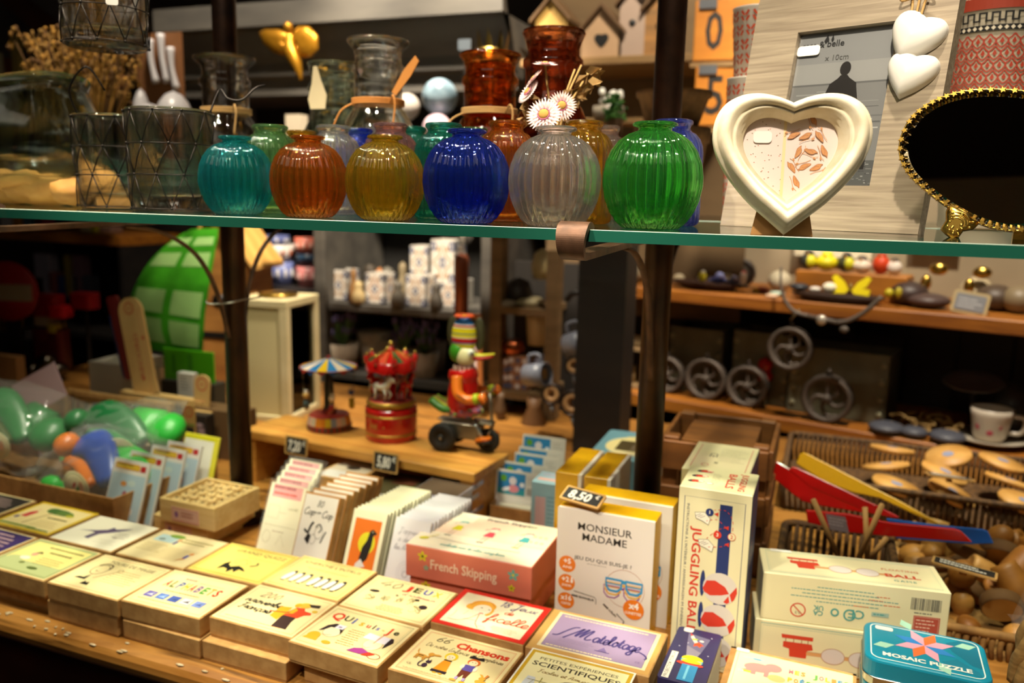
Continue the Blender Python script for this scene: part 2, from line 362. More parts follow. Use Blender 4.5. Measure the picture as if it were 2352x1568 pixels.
# ================= iron posts with shelf brackets =================
PY=.985*K; PX=(-.822*K,-.191*K)
def edgeY(x): return .640*K+.039*x
for px,lab in zip(PX,('round dark iron post left of the carousels, holding the glass shelf','round dark iron post behind the yellow game boxes, holding the glass shelf')):
    t=thing('shelf_post',lab,'post',(px,PY,ZT),0,'iron posts of the glass shelf')
    MB().cyl((0,0,0),(0,0,1.9),.0214,steel,24).obj('pole',t)
    mb=MB(); mb.lathe([(0,0),(.048,0),(.048,.006),(.026,.012),(.0217,.03)],steel); mb.obj('base_flange',t)
    f=edgeY(px)-PY-.002; zz=ZS-.015-ZT
    for s,end,nm in ((-1,f,'front'),(1,.33*K,'back')):
        mb=MB()
        L=[V((0,s*.018,zz-.010)),V((0,end*.5,zz-.010)),V((0,end*.93,zz-.013))]
        if s<0:   # flat bar curling up round the front edge of the glass
            for a in range(0,250,25): L.append(V((0,end+.005-.0159*math.sin(R(a)),zz+.003-.0159*math.cos(R(a)))))
        P=smooth_path(L,4)
        w=.0159; vs=[];fs=[]
        for i,p in enumerate(P):
            d=(P[min(i+1,len(P)-1)]-P[max(i-1,0)]).normalized(); nn=V((0,-d.z,d.y))*.0036
            ww=w*(.62+.38*min(1,i/len(P)*1.5))
            vs+=[(-ww,p.y+nn.y,p.z+nn.z),(ww,p.y+nn.y,p.z+nn.z),(ww,p.y-nn.y,p.z-nn.z),(-ww,p.y-nn.y,p.z-nn.z)]
        k=len(P)
        for i in range(k-1):
            for j in range(4): fs.append((4*i+j,4*i+(j+1)%4,4*i+4+(j+1)%4,4*i+4+j))
        fs+=[(0,1,2,3),(4*k-4,4*k-3,4*k-2,4*k-1)]
        mb.add(vs,fs,iron)
        # curved brace from the arm down to the post
        B=smooth_path([(0,end*.52,zz-.015),(0,end*.36,zz-.028),(0,end*.2,zz-.07),(0,end*.10,zz-.14),(0,s*.020,zz-.23)],5)
        mb.tube(B,.0053,iron,8,flat=.6)
        mb.obj('bracket',t)
# ================= the glass shelf =================
def thin_glass(key,tint,refl=.09,rough=.02):
    m=D.materials.new(key); m.use_nodes=True; n=m.node_tree.nodes; L=m.node_tree.links; n.clear()
    o=n.new('ShaderNodeOutputMaterial'); t=n.new('ShaderNodeBsdfTransparent'); g=n.new('ShaderNodeBsdfGlossy'); x=n.new('ShaderNodeMixShader'); fr=n.new('ShaderNodeFresnel')
    t.inputs[0].default_value=lin(tint); g.inputs['Roughness'].default_value=rough; fr.inputs['IOR'].default_value=1.5
    L.new(fr.outputs[0],x.inputs[0]); L.new(t.outputs[0],x.inputs[1]); L.new(g.outputs[0],x.inputs[2]); L.new(x.outputs[0],o.inputs[0]); return m
pane=thin_glass('shelf_glass','#f4faf5',rough=.03); edgeg=c_('#1f5a49',.12,spec=.7); edgel=c_('#c9d6c8',.15)
xa,xb,th=-2.3,.7,.0121
def shelf_pane(A,lab):
    mb=MB()
    for z,f in ((ZS,(0,1,2,3)),(ZS-th,(3,2,1,0))): mb.add([(x,y,z) for x,y in A],[f],pane)
    for i in range(4):
        a,b=A[i],A[(i+1)%4]; mb.add([(a[0],a[1],ZS-th),(b[0],b[1],ZS-th),(b[0],b[1],ZS-.0006),(a[0],a[1],ZS-.0006)],[(0,1,2,3)],edgeg)
        e=.0007 if i==0 else 0
        mb.add([(a[0],a[1],ZS-.0006),(b[0],b[1],ZS-.0006),(b[0],b[1]+e,ZS),(a[0],a[1]+e,ZS)],[(0,1,2,3)],edgel)
    one(mb,'glass_shelf',lab,'shelf',group='panes of the glass shelf')
shelf_pane([(xa,edgeY(xa)),(xb,edgeY(xb)),(xb,PY-.0235),(xa,PY-.0235)],'long front pane of the glass shelf with a green polished edge across the picture')
shelf_pane([(xa,PY+.0235),(xb,PY+.0235),(xb,1.33*K),(xa,1.33*K)],'rear pane of the glass shelf behind the iron posts, under the apothecary jars')
# ================= coloured glass on the shelf =================
GC=dict(teal='#5ce6ee',orange='#ffae4c',yellow='#fbe05a',blue='#5a80ff',clear='#fbfcf8',green='#7ae676',lgreen='#b4e8ae',pink='#ecc4c4',dteal='#4cccba',amber='#f4cc50',cobalt='#7c90f6',olive='#b4dca4',rose='#f2e2da')
GM={k:glassm('glass_'+k,v,trans=.972,thru=.28) for k,v in GC.items()}
def ball_vase(Dm):
    P=[(0,.004),(.24,.0),(.29,.008,.06),(.35,.06,.06),(.42,.16,.06),(.47,.28,.06),(.497,.42,.06),(.497,.52,.06),(.478,.64,.06),(.43,.76,.06),(.36,.855,.055),(.27,.92,.045),(.205,.945,.03),(.168,.958),(.163,.975),(.172,.988),(.205,.997),(.22,1.008),(.223,1.02),(.213,1.034),(.19,1.042),(.165,1.038),(.145,1.02),(.135,.98),(.15,.94),(.22,.905),(.33,.83),(.40,.74),(.445,.63),(.462,.50),(.45,.36),(.41,.24),(.34,.14),(.25,.07),(.12,.05),(0,.048)]
    return [tuple([p[0]*Dm,p[1]*Dm]+list(p[2:])) for p in P]
def bottle_vase(Dm):
    P=[(0,.006),(.40,.0),(.455,.02,.05),(.49,.06,.05),(.5,.14,.055),(.5,1.10,.055),(.485,1.2,.055),(.44,1.30,.05),(.37,1.375,.04),(.305,1.41),(.275,1.44),(.27,1.47),(.285,1.50),(.31,1.525),(.315,1.55),(.30,1.58),(.27,1.59),(.235,1.57),(.225,1.50),(.235,1.43),(.31,1.36),(.40,1.26),(.44,1.17),(.45,1.08),(.45,.18),(.42,.11),(.3,.075),(0,.07)]
    return [tuple([p[0]*Dm,p[1]*Dm]+list(p[2:])) for p in P]
def vase(name,prof,mat,loc,label,group,rib,seg,rz):
    mb=MB(); mb.lathe(prof,mat,n=seg,rib=rib); o=one(mb,name,label,'vase',loc,rz,group); return o
for x,y,w,col,lab in ((515,493,167,'teal','ribbed round teal glass vase, leftmost of the front row'),(683,500,174,'orange','ribbed round orange glass vase between the teal and the yellow one'),
 (860,507,181,'yellow','ribbed round yellow glass vase in the front row on the shelf'),(1047,514,200,'blue','ribbed round deep blue glass vase in the front row'),
 (1252,521,212,'clear','ribbed round colourless glass vase between the blue and the green one'),(1480,527,227,'green','ribbed round bright green glass vase, rightmost of the front row')):
    p=at(x,y,z=ZS); Dm=w/pxm((p.x,p.y+.04,p.z+.05))
    vase('round_vase',ball_vase(Dm),GM[col],(p.x,p.y+Dm*.27,ZS+.0002),lab,'round ribbed vases in the front row',30,240,rnd.random())
for x,y,d,w,col,lab in ((620,288,.87,.060,'lgreen','pale green ribbed bottle vase behind the teal and orange round vases'),(692,301,.92,.052,'amber','small yellow bottle vase hidden behind the orange round vase'),
 (766,289,.875,.0575,'clear','colourless ribbed bottle vase between the orange and yellow round vases'),(822,296,.95,.056,'blue','blue bottle vase mostly hidden behind the yellow round vase'),
 (897,284,.86,.0575,'pink','dusky pink ribbed bottle vase behind the yellow round vase'),(948,292,.95,.052,'dteal','small dark teal bottle vase behind the pink one'),
 (1019,284,.80,.0575,'dteal','sea green ribbed bottle vase behind the blue round vase'),(1085,294,.92,.056,'olive','olive green bottle vase behind the blue round vase'),
 (1165,279,.785,.0575,'orange','orange ribbed bottle vase between the blue and colourless round vases'),(1343,279,.765,.0575,'amber','amber ribbed bottle vase between the colourless and green round vases'),
 (1392,290,.90,.050,'rose','small faintly pink bottle vase behind the amber one'),(1548,276,.765,.0575,'cobalt','tall cobalt blue ribbed bottle vase right of the green round vase')):
    w*=K; h=1.585*w; p=at(x,y,d=d*K); r=pxm(p)
    vase('bottle_vase',[(a[0],a[1]*(p.z-ZS)/h)+tuple(a[2:]) for a in bottle_vase(w)],GM[col],(p.x,p.y,ZS+.0002),lab,'ribbed bottle vases in the second row',26,156,rnd.random())
# ---- wire wrapped candle glasses ----
wire=c_('#2b2622',.35,.8); wireb=c_('#7d776c',.3,.9)
def candle_glass(r,h,label,loc,group,wm,tagp=None,rz=0,handle=None):
    t=thing('candle_glass',label,'candle holder',loc,rz,group); t.scale=(K,K,K)
    mb=MB(); o=r
    mb.lathe([(0,.0005),(o*.88,0),(o*.94,.003),(o*.97,.02),(o,h-.004),(o*.99,h),(o*.955,h),(o*.94,h-.006),(o*.90,.02),(o*.85,.016),(0,.015)],clear,n=56); mb.obj('glass',t)
    mb=MB(); n=10; rows=[.03,.36,.66,.97]; rr=lambda f:o*(.955+.055*f)+.0009
    pts=[]
    for i,f in enumerate(rows):
        off=.5 if i%2 else 0
        mb.tube([(rr(f)*math.cos(2*pi*(j)/24),rr(f)*math.sin(2*pi*j/24),h*f) for j in range(24)],.0006,wm,5,True)
        for j in range(n):
            a=2*pi*(j+off)/n
            mb.ball((rr(f)*math.cos(a),rr(f)*math.sin(a),h*f),.0017,wm,6,4)
            if i<3:
                for s in (-.5,.5):
                    b=2*pi*(j+off+s)/n; g=rows[i+1]
                    mb.tube([(rr(f)*math.cos(a),rr(f)*math.sin(a),h*f),((rr((f+g)/2))*math.cos((a+b)/2)*1.01,(rr((f+g)/2))*math.sin((a+b)/2)*1.01,h*(f+g)/2),(rr(g)*math.cos(b),rr(g)*math.sin(b),h*g)],.0006,wm,5)
    mb.obj('wire_net',t)
    if handle:
        mb=MB(); mb.tube(smooth_path(handle,6),.0011,wm,6); mb.obj('handle',t)
    if tagp:
        mb=MB(frameT(tagp,(.93,.36,0),(0,0,1))); mb.rbox(-.0058,.0058,-.030,.004,0,.0008,.002,white,k=2); cv=Cv(mb,mb.T@MX.Translation((0,0,.0008))); mb.T=MX.Identity(4)
        cv.ell(0,1.5,1,1,'#3a3128'); cv.text('7,50',0,-14,3.2,'#57606a',rot=-80); mb.obj('price_tag',t)
    return t
p=at(345,486,z=ZS); candle_glass(.043,.105,'wire wrapped candle glass beside the teal round vase, nearest on the shelf',(p.x,p.y+.042,ZS+.0002),'wire wrapped candle glasses',wire,handle=[(.043,0,.104),(.05,.012,.128),(.062,.0,.118),(.078,-.004,.117),(.09,.004,.13),(.098,.012,.134)],rz=.4)
p=at(205,480,z=ZS); candle_glass(.043,.102,'wire wrapped candle glass left of and behind the nearest one',(p.x-.005,p.y+.057,ZS+.0002),'wire wrapped candle glasses',wire,handle=[(-.043,0,.10),(-.05,-.004,.13),(-.03,0,.155),(-.012,.004,.13)],rz=.2)
p=at(210,104,d=.86*K); t=candle_glass(.0435,.105,'wire wrapped candle glass with a white tag, hanging at the top left',(p.x,p.y+.025,p.z),'wire wrapped candle glasses',wire,tagp=(.030,-.038,.066),handle=[(-.043,0,.103),(-.04,0,.15),(0,0,.21),(.04,0,.15),(.043,0,.103)],rz=.3)
# ---- glass bowl blown over driftwood ----
t=thing('driftwood_bowl','clear glass bowl melted over a lump of driftwood at the left end of the shelf','bowl',(-.875*K,.75*K,ZS)); t.scale=(K,K,K)
dw=mixmat('driftwood','#d3a04e','#b27a30',.7,(16,16,40),5,.6,bump=.4)
mb=MB(); vs=[]
q=random.Random(5)
for cx,cy,cz,rx,ry,rz_ in ((-.085,-.005,.012,.05,.035,.016),(-.03,0,.013,.055,.04,.018),(.03,.004,.012,.045,.038,.017),(-.055,-.02,.024,.04,.025,.012)): mb.ball((cx,cy,cz+.004),(rx,ry,rz_),dw,16,9)
for v in mb.v:
    f=1+.16*math.sin(v.x*170+v.y*60)+.1*math.sin(v.z*260+v.x*90); v.y*=f; v.z=max(.0003,v.z*(1+.12*math.sin(v.x*130)))
mb.obj('driftwood',t)
mb=MB(); mb.lathe([(0,.030),(.045,.028),(.075,.036),(.092,.058),(.096,.08),(.09,.105),(.078,.128),(.074,.140),(.078,.150),(.073,.150),(.069,.140),(.072,.128),(.085,.103),(.091,.08),(.087,.06),(.07,.040),(.045,.034),(0,.036)],glassm('glass_sea','#e6f4ee'),c=(-.075,.012,.002),n=40)
for v in mb.v: v.z+=.006*math.sin(v.x*55+1)*max(0,(v.z-.03)*8)
mb.obj('glass',t)
# ---- apothecary jars at the back of the shelf ----
def jar(Rb,H,label,loc,mat,neck=.62,rim=.79,twine=None,rz=0):
    t=thing('apothecary_jar',label,'jar',loc,rz,'apothecary jars at the back of the shelf'); t.scale=(K,K,K)
    hb=H*.60; n=neck*Rb; r=rim*Rb; w=.0028
    pr=[(0,.002),(Rb*.86,0),(Rb*.97,.006),(Rb,.02),(Rb,hb*.55),(Rb*.97,hb*.72),(Rb*.86,hb*.88),(n*1.12,hb*.985),(n,hb*1.02),(n,H*.80),(n*1.10,H*.815),(n*1.10,H*.845),(n*.97,H*.87),(n*.95,H*.90),(n*1.02,H*.94),(r*.96,H*.972),(r,H*.985),(r*.97,H),(r*.8,H*.994),(n*.84,H*.95),(n*.84,hb*1.03),(n*1.02,hb*.97),(Rb*.82,hb*.86),(Rb-w*1.3,hb*.7),(Rb-w,hb*.5),(Rb-w,.024),(Rb*.86,.010),(0,.010)]
    mb=MB(); mb.lathe(pr,mat,n=56); mb.obj('glass',t)
    if twine:
        mb=MB(); z=hb*1.05
        for k in range(3): mb.tube([((n+.0022)*math.cos(2*pi*j/24),(n+.0022)*math.sin(2*pi*j/24),z+.0026*k) for j in range(24)],.0014,twine,6,True)
        mb.tube(smooth_path([(n*.9,-n*.6,z),(n*1.2,-n*.9,z+.008),(n*1.35,-n*1.0,z-.004),(n*1.3,-n*1.1,z-.03)],5),.0012,twine,6)
        mb.tube(smooth_path([(-n*.8,-n*.7,z),(-n*1.2,-n*1.0,z-.01),(-n*1.6,-n*1.1,z-.035)],5),.0012,twine,6)
        mb.obj('twine',t)
    return t
jute=c_('#b08a52',.9); raffia=c_('#b5742c',.8)
amberg=glassm('glass_brown','#e88c3c'); dbrown=glassm('glass_dark_brown','#cc8464'); seag=glassm('glass_green_tint','#e4f2e4')
def jat(x,y,d,H): p=at(x,y,d=d*K); return (p.x,p.y,ZS+.0002)
def jh(x,y,d): return (at(x,y,d=d*K).z-ZS)/K
for x,y,d,rb,lab,mt,tw,nk,rm in ((515,131,1.13,.052,'clear apothecary jar with jute twine behind the left iron post',clear,jute,.6,.8),(768,146,1.16,.052,'greenish clear apothecary jar left of the big clear one',seag,None,.66,.74),
    (868,92,1.02,.0485,'large clear apothecary jar with a flared rim and raffia tie',clear,raffia,.62,.80),(1127,124,1.02,.0465,'amber brown apothecary jar right of the pale blue ball',amberg,jute,.70,.84),
    (1273,72,.93,.0475,'dark brown apothecary jar behind the dried flowers',dbrown,None,.66,.76)):
    jar(rb,jh(x,y,d),lab,jat(x,y,d,0),mt,nk,rm,tw)
p=at(905,215,d=1.0*K)
mb=MB(frameT(p,(.6,0,.75),(-.75,0,.6))@MX.Scale(K,4)); mb.prism([(0,-.004),(.03,-.006),(.05,-.004),(.052,.004),(.03,.006),(0,.003)],0,.0015,raffia); one(mb,'raffia_tag','raffia coloured leaf tag sticking up from the large clear jar','tag')
p=at(728,205,d=1.12*K); mb=MB(frameT(p,(.98,.1,.1),(0,0,1))@MX.Scale(K,4)); mb.prism([(-.012,-.025),(.010,-.027),(.014,-.01),(.008,.01),(.004,.03),(-.001,.03),(-.006,.008),(-.014,-.012)],0,.002,c_('#e6d3a8',.6)); one(mb,'paper_tag','cream drop shaped tag hanging on the greenish clear jar','tag')
# ---- dried flowers before the brown jar ----
t=thing('dried_flowers','bunch of dried pink daisies and brown leaves lying behind the clear round vase','flowers',at(1270,300,d=.80*K)); t.scale=(K,K,K)
q=random.Random(11); pk=c_('#e6c9c4',.8); pk2=c_('#a8587a',.8); st=c_('#a5834a',.9); br=mixmat('dry_leaf','#7a5a2e','#a5834e',.9,(60,60,60)); eye=c_('#b58a3e',.9)
def daisy(c,r,up,n=26):
    mb=MB(frameT(c,V(up).orthogonal(),V(up).cross(V(up).orthogonal())))
    for k in range(3):
        for j in range(n//(k+1)+6):
            a=2*pi*j/(n//(k+1)+6)+k*.2; rr=r*(1-.22*k); h=.18+.35*k
            tip=(rr*math.cos(a),rr*math.sin(a),rr*h*.55); wv=rr*.10
            sx,sy=-math.sin(a)*wv,math.cos(a)*wv; m_=(rr*.6*math.cos(a),rr*.6*math.sin(a),rr*h*.25)
            mb.add([(rr*.15*math.cos(a),rr*.15*math.sin(a),0),(m_[0]+sx,m_[1]+sy,m_[2]),tip,(m_[0]-sx,m_[1]-sy,m_[2])],[(0,1,2,3)],pk)
    mb.lathe([(r*.36,r*.16),(r*.34,r*.2),(r*.3,r*.22),(r*.36,r*.16)],pk2,n=16); mb.ball((0,0,r*.16),(r*.3,r*.3,r*.13),eye,14,8); return mb
cam_=(.25,-.95,.15)
L0=t.location
for x,y,d,r,up in ((1250,265,.775,.0175,(.1,-.9,.35)),(1290,244,.79,.0150,(.35,-.85,.2)),(1215,212,.80,.014,(-.5,-.6,.5)),(1252,150,.81,.0135,(.1,-.2,1)),(1228,182,.80,.012,(-.7,-.4,.7))):
    daisy((0,0,0),r,up).obj('flower',t,(at(x,y,d=d*K)-L0)/K)
mb=MB()
for x,y,d in ((1250,265,.79),(1290,244,.80),(1215,212,.81),(1252,150,.82),(1320,160,.84),(1350,170,.84),(1335,150,.85),(1200,250,.82)):
    e=(at(x,y,d=d*K)-L0)/K; mb.tube(smooth_path([(0,.01,-.028),(e.x*.35,.012,e.z*.2),tuple(e)],4),.0011,st,5)
mb.obj('stems',t)
mb=MB()
for i in range(34):
    x=q.uniform(1285,1370); y=255-(x-1285)*1.05+q.uniform(-22,26); e=(at(x,y,d=q.uniform(.82,.86)*K)-L0)/K
    T=MX.Translation(e)@MX.Rotation(q.uniform(0,6),4,V((q.random(),q.random(),q.random())).normalized())
    s=q.uniform(.006,.013); mb.add([(-s,0,0),(-s*.3,s*.5,s*.3),(s*.4,s*.4,-s*.3),(s,0,s*.2),(s*.3,-s*.5,s*.3),(-s*.4,-s*.4,-s*.2)],[(0,1,2,3,4,5)],br,False,T)
for i in range(16):
    e=(at(q.uniform(1195,1235),q.uniform(215,290),d=.81*K)-L0)/K
    T=MX.Translation(e)@MX.Rotation(q.uniform(0,6),4,V((q.random(),q.random(),q.random())).normalized())
    s=q.uniform(.005,.010); mb.add([(-s,0,0),(-s*.3,s*.5,s*.3),(s*.4,s*.4,-s*.3),(s,0,s*.2),(s*.3,-s*.5,s*.3),(-s*.4,-s*.4,-s*.2)],[(0,1,2,3,4,5)],br,False,T)
mb.obj('dry_leaves',t)
# ================= right end of the shelf =================
def heart(n=64,w=1.0):
    h=[(0,0),(.115,.098),(.245,.21),(.375,.36),(.46,.50),(.497,.63),(.485,.755),(.425,.855),(.325,.912),(.215,.924),(.11,.905),(.035,.878),(0,.862)]
    rt=[(p.x*w,(p.y-.46)*w) for p in smooth_path([(a,b,0) for a,b in h],max(2,n//24))]
    return rt+[(-x,y) for x,y in rt[-2:0:-1]]
def loft(mb,poly,secs,m,T=None,cap0=True,cap1=True,smooth=True):   # secs: (scale, z[, dx, dy])
    n=len(poly);vs=[];fs=[]
    for sc in secs:
        dx,dy=(sc[2],sc[3]) if len(sc)>2 else (0,0)
        vs+=[(x*sc[0]+dx,y*sc[0]+dy,sc[1]) for x,y in poly]
    for k in range(len(secs)-1):
        for j in range(n): fs.append((k*n+j,k*n+(j+1)%n,(k+1)*n+(j+1)%n,(k+1)*n+j))
    if cap0: fs.append(tuple(range(n-1,-1,-1)))
    mb.add(vs,fs,m,smooth,T)
    if cap1: mb.add(vs[-n:],[tuple(range(n))],m,smooth,T)
def sticker(parent,T,w,h,txt,size=None,name='price_sticker',rot=0,col='#e9e5dc'):
    mb=MB(T); mb.rbox(-w/2,w/2,-h/2,h/2,0,.0004,h*.3,c_(col,.5),k=3); cv=Cv(mb,T@MX.Translation((0,0,.0004))); mb.T=MX.Identity(4)
    cv.script(txt,-w*420,-h*250,(size or h*520),'#3b3b46',rot=rot); return mb.obj(name,parent)
# ---- large weathered photo frame, leaning ----
fy=R(-22); fl=R(12.5); FU=V((math.cos(fy),math.sin(fy),0)); bk=V((-math.sin(fy),math.cos(fy),0)); FV=V((0,0,math.cos(fl)))+bk*math.sin(fl); FN=FU.cross(FV)
F0=at(1654,517,z=ZS+.0005); FT=frameT(F0,FU,FV)@MX.Scale(K,4); FW=.1855; FH=.236
def fl_(x,y,off=0):     # pixel -> frame face coordinates (m)
    p=at(x,y,pl=(F0+FN*off,FN)); q=p-F0; return (q.dot(FU)/K,q.dot(FV)/K)
t=thing('photo_frame','large weathered grey wooden picture frame leaning behind the white heart frame','picture frame',F0)
t.matrix_world=FT
a=fl_(1781,425);b=fl_(2001,426);c=fl_(1823,75);dd=fl_(2061,48)
x0=(a[0]+c[0])/2;x1=(b[0]+dd[0])/2;y0=(a[1]+b[1])/2;y1=(c[1]+dd[1])/2
mb=MB(); T_=.0
for P in ([(0,0),(FW,0),(x1,y0),(x0,y0)],[(FW,0),(FW,FH),(x1,y1),(x1,y0)],[(FW,FH),(0,FH),(x0,y1),(x1,y1)],[(0,FH),(0,0),(x0,y0),(x0,y1)]):
    mb.prism(P,-.016,0,weath)
mb.obj('moulding',t)
mb=MB(); g=.0025
mb.box(x0-.001,x1+.001,y0-.001,y1+.001,-.012,-.0085,c_('#5b5248',.6))
cv=Cv(mb,MX.Translation((x0,y0,-.0084))); W,H=(x1-x0)*1000,(y1-y0)*1000
cv.rect(0,0,W,H,'#a9a9a6'); cv.rect(0,H*.80,W,H*.2,'#9b9c9b'); cv.rect(0,0,W,H*.66,'#8d8d8b'); cv.rect(0,H*.655,W,H*.012,'#6f706f')
q=random.Random(4)
for i in range(60):
    yy=q.uniform(.04,.62)*H; xx=q.uniform(0,W*.8); l=q.uniform(6,26); cv.rect(xx,yy,min(l,W-xx),q.uniform(.4,1.4),q.choice(['#c4c4c0','#a7a8a5','#7a7b7a','#6a6b6b'])); cv.z-=.024
cv.rect(0,0,W,H*.17,'#626362')
for i in range(90):
    xx=q.uniform(0,W-4); yy=q.uniform(0,H*.17); cv.rect(xx,yy,q.uniform(1,4),q.uniform(.4,1.2),q.choice(['#8d8e8c','#4b4c4c','#a9aaa7','#3e3f3f'])); cv.z-=.024
cv.z+=.05; sil='#26221f'; mx,my=W*.52,H*.36
# man seen from behind, child beside him: plain dark silhouettes of the print
cv.poly([(mx-9,my-30),(mx-1,my-30),(mx,my-6),(mx+2,my-30),(mx+9,my-30),(mx+10,my),(mx+11,my+24),(mx+14,my+38),(mx+13,my+44),(mx+6,my+49),(mx+3.5,my+52),(mx-2.5,my+52),(mx-5,my+49),(mx-12,my+44),(mx-13,my+36),(mx-10,my+22),(mx-10,my)],sil)
cv.ell(mx+.8,my+58,5,6.6,sil); cv.poly([(mx-12,my+43),(mx-21,my+16),(mx-24,my+10),(mx-21,my+8),(mx-17,my+14),(mx-9,my+32)],sil); cv.poly([(mx+13,my+43),(mx+19,my+18),(mx+19,my-2),(mx+16,my-2),(mx+15,my+17),(mx+10,my+32)],sil)
k=mx+27; cv.ell(k,my-1,4.2,5.2,sil); cv.poly([(k-6,my-36),(k-1,my-36),(k,my-24),(k+2,my-36),(k+6,my-36),(k+7,my-12),(k+5,my-6),(k-5,my-6),(k-7,my-12)],sil)
cv.text('sass & belle',W*.04,H*.905,6.2,'#2b2b2b','l',.012); cv.text('x 10cm',W*.30,H*.815,5.4,'#5b5b58','l')
cv.poly([(W*.26,H*.945),(W*.29,H*.985),(W*.31,H*.95),(W*.28,H*.925)],'#2b2b2b'); cv.poly([(W*.33,H*.95),(W*.345,H*.985),(W*.36,H*.95),(W*.345,H*.93)],'#2b2b2b')
mb.obj('photo_print',t,label='black and white print of a man and a child on a beach')
mb=MB(); mb.add([(x0,y0,-.0062),(x1,y0,-.0062),(x1,y1,-.0062),(x0,y1,-.0062)],[(0,1,2,3)],thin_glass('frame_glass','#fafafa',rough=.01)); mb.obj('glazing',t)
p=fl_(1852,112); sticker(t,MX.Translation((p[0],p[1],-.0055)),.022,.0095,'7,90€',.0058)
mb=MB(); mb.prism([(.05,.0),(.13,.0),(.11,.19),(.07,.19)],-.0195,-.0168,c_('#5c4426',.8)); mb.box(.075,.105,.0,.0,-.02,-.02,black); mb.obj('backing_board',t)
# two white hearts on a jute bow
hp=heart(56)
for (x,y),wd,rot,nm in (((2101,93),.047,-24,'h'),((2090,178),.043,-16,'g')):
    p=fl_(x,y); mb=MB(); loft(mb,hp,[(1,0),(1.0,.003),(.95,.0062),(.84,.009),(.62,.011),(.3,.0122),(.02,.0126)],c_('#d9d4ca',.6),cap0=False)
    mb.obj('white_heart',t,(p[0],p[1],.0005),(0,0,R(rot))).scale=(wd,wd,1)
mb=MB(); p=fl_(2112,20)
for dx in (-.004,0,.004): mb.tube(smooth_path([(p[0]+dx,p[1]-.012,.006),(p[0]+dx*1.3,p[1]+.005,.004),(p[0]+dx*2,p[1]+.02,.005)],4),.0011,jute,6)
for s in (-1,1): mb.tube(smooth_path([(p[0],p[1]+.01,.005),(p[0]+s*.008,p[1]+.018,.012),(p[0]+s*.014,p[1]+.006,.008),(p[0]+s*.004,p[1]+.008,.006)],5),.0011,jute,6)
mb.obj('jute_bow',t)
# ---- white heart shaped frame ----
h0=at(1800,539,z=ZS+.0004); hy=R(9); hl=R(7); HU=V((math.cos(hy),math.sin(hy),0)); bk=V((-math.sin(hy),math.cos(hy),0)); HV=V((0,0,math.cos(hl)))+bk*math.sin(hl)
s=.1145; t=thing('heart_frame','cream plaster heart shaped picture frame on a kraft easel, in front of the grey frame','picture frame',h0); HT=h0+V((0,-.0025,0)); t.matrix_world=frameT(HT,HU,HV)@MX.Scale(K,4)
plas=mixmat('cream_plaster','#efe3c6','#e3d3ae',.7,(90,90,90),5,bump=.12)
H=heart(96); ymin=min(p[1] for p in H); H=[(x*s,(y-ymin)*s*.985) for x,y in H]; cy=.062
Hc=[(x,y-cy) for x,y in H]
mb=MB(MX.Translation((0,cy,0))); loft(mb,Hc,[(.97,-.004),(1.0,-.001),(1.0,.006),(.985,.0095),(.955,.0105),(.94,.0125),(.905,.0185),(.85,.0215),(.795,.0205),(.755,.0165),(.735,.0155),(.72,.0165),(.695,.0155),(.67,.0115),(.65,.0105),(.635,.0065),(.60,.005),(.60,-.003)],plas,cap0=True,cap1=False); mb.obj('moulding',t)
mb=MB(MX.Translation((0,cy,.0010))); mb.add([(x*.62,y*.62,0) for x,y in Hc],[tuple(range(len(Hc)))],c_('#e3cfc6',.7))
cv=Cv(mb,MX.Identity(4)); q=random.Random(2)
ins=lambda x,y: any(True for _ in [0]) and _inside(x,y,[(a*600,b*600) for a,b in Hc])
def _inside(x,y,P):
    r=False;j=len(P)-1
    for i in range(len(P)):
        if (P[i][1]>y)!=(P[j][1]>y) and x<(P[j][0]-P[i][0])*(y-P[i][1])/(P[j][1]-P[i][1])+P[i][0]: r=not r
        j=i
    return r
for i in range(70):
    x,y=q.uniform(-32,-5),q.uniform(-36,30)
    if ins(x-1.5,y) and ins(x+1.5,y): cv.ell(x,y,.5,.35,q.choice(['#b86a5a','#8a7a58','#c98a78','#7d6a52']),n=6); cv.z-=.024
cv.rect(-5,-36 if ins(-5,-36) else -34,2.2,62,'#e8cf9a'); bird='#c98b52'; bd='#a8683a'
for r_ in range(6):
    for k in range(4):
        x=2+k*9.2+(4.6 if r_%2 else 0); y=-34+r_*11.5; a=[20,-70,120,60,200,-20][(r_+2*k)%6]
        if not(ins(x+5,y) and ins(x-4,y+1) and x>1): continue
        cr,sr=math.cos(R(a)),math.sin(R(a)); tr=lambda u,v:(x+u*cr-v*sr,y+u*sr+v*cr)
        cv.poly([tr(*p) for p in ((-5.5,-.4),(-2,-1.9),(1.5,-1.7),(3.2,0),(4.6,.5),(3.2,1.2),(1,1.8),(-2,1))],bird)
        cv.curve([tr(*p) for p in ((-5.5,-.4),(-2,-1.9),(1.5,-1.7),(3.2,0),(4.6,.5),(3.2,1.2),(1,1.8),(-2,1))],.35,bd,True,3); cv.curve([tr(*p) for p in ((-3,-.2),(-.5,.6),(1.6,-.4))],.3,bd,k=3)
        cv.curve([tr(*p) for p in ((-6,-3.4),(-2,-3),(3,-3.4),(6,-2))],.35,bird,k=3); cv.ell(*tr(4,-4),1.2,.6,bird,a,8)
mb.obj('patterned_paper',t)
p=at(1751,316,pl=(h0+HU.cross(HV)*.002,HU.cross(HV)))-HT; sticker(t,MX.Translation((p.dot(HU)/K,p.dot(HV)/K,.002)),.0135,.0088,'5,80€',.0046)
mb=MB(); mb.prism([(-.024,-.0005),(.022,-.0005),(.018,.02),(-.02,.02)],-.0085,-.006,kraftd); mb.obj('easel',t)
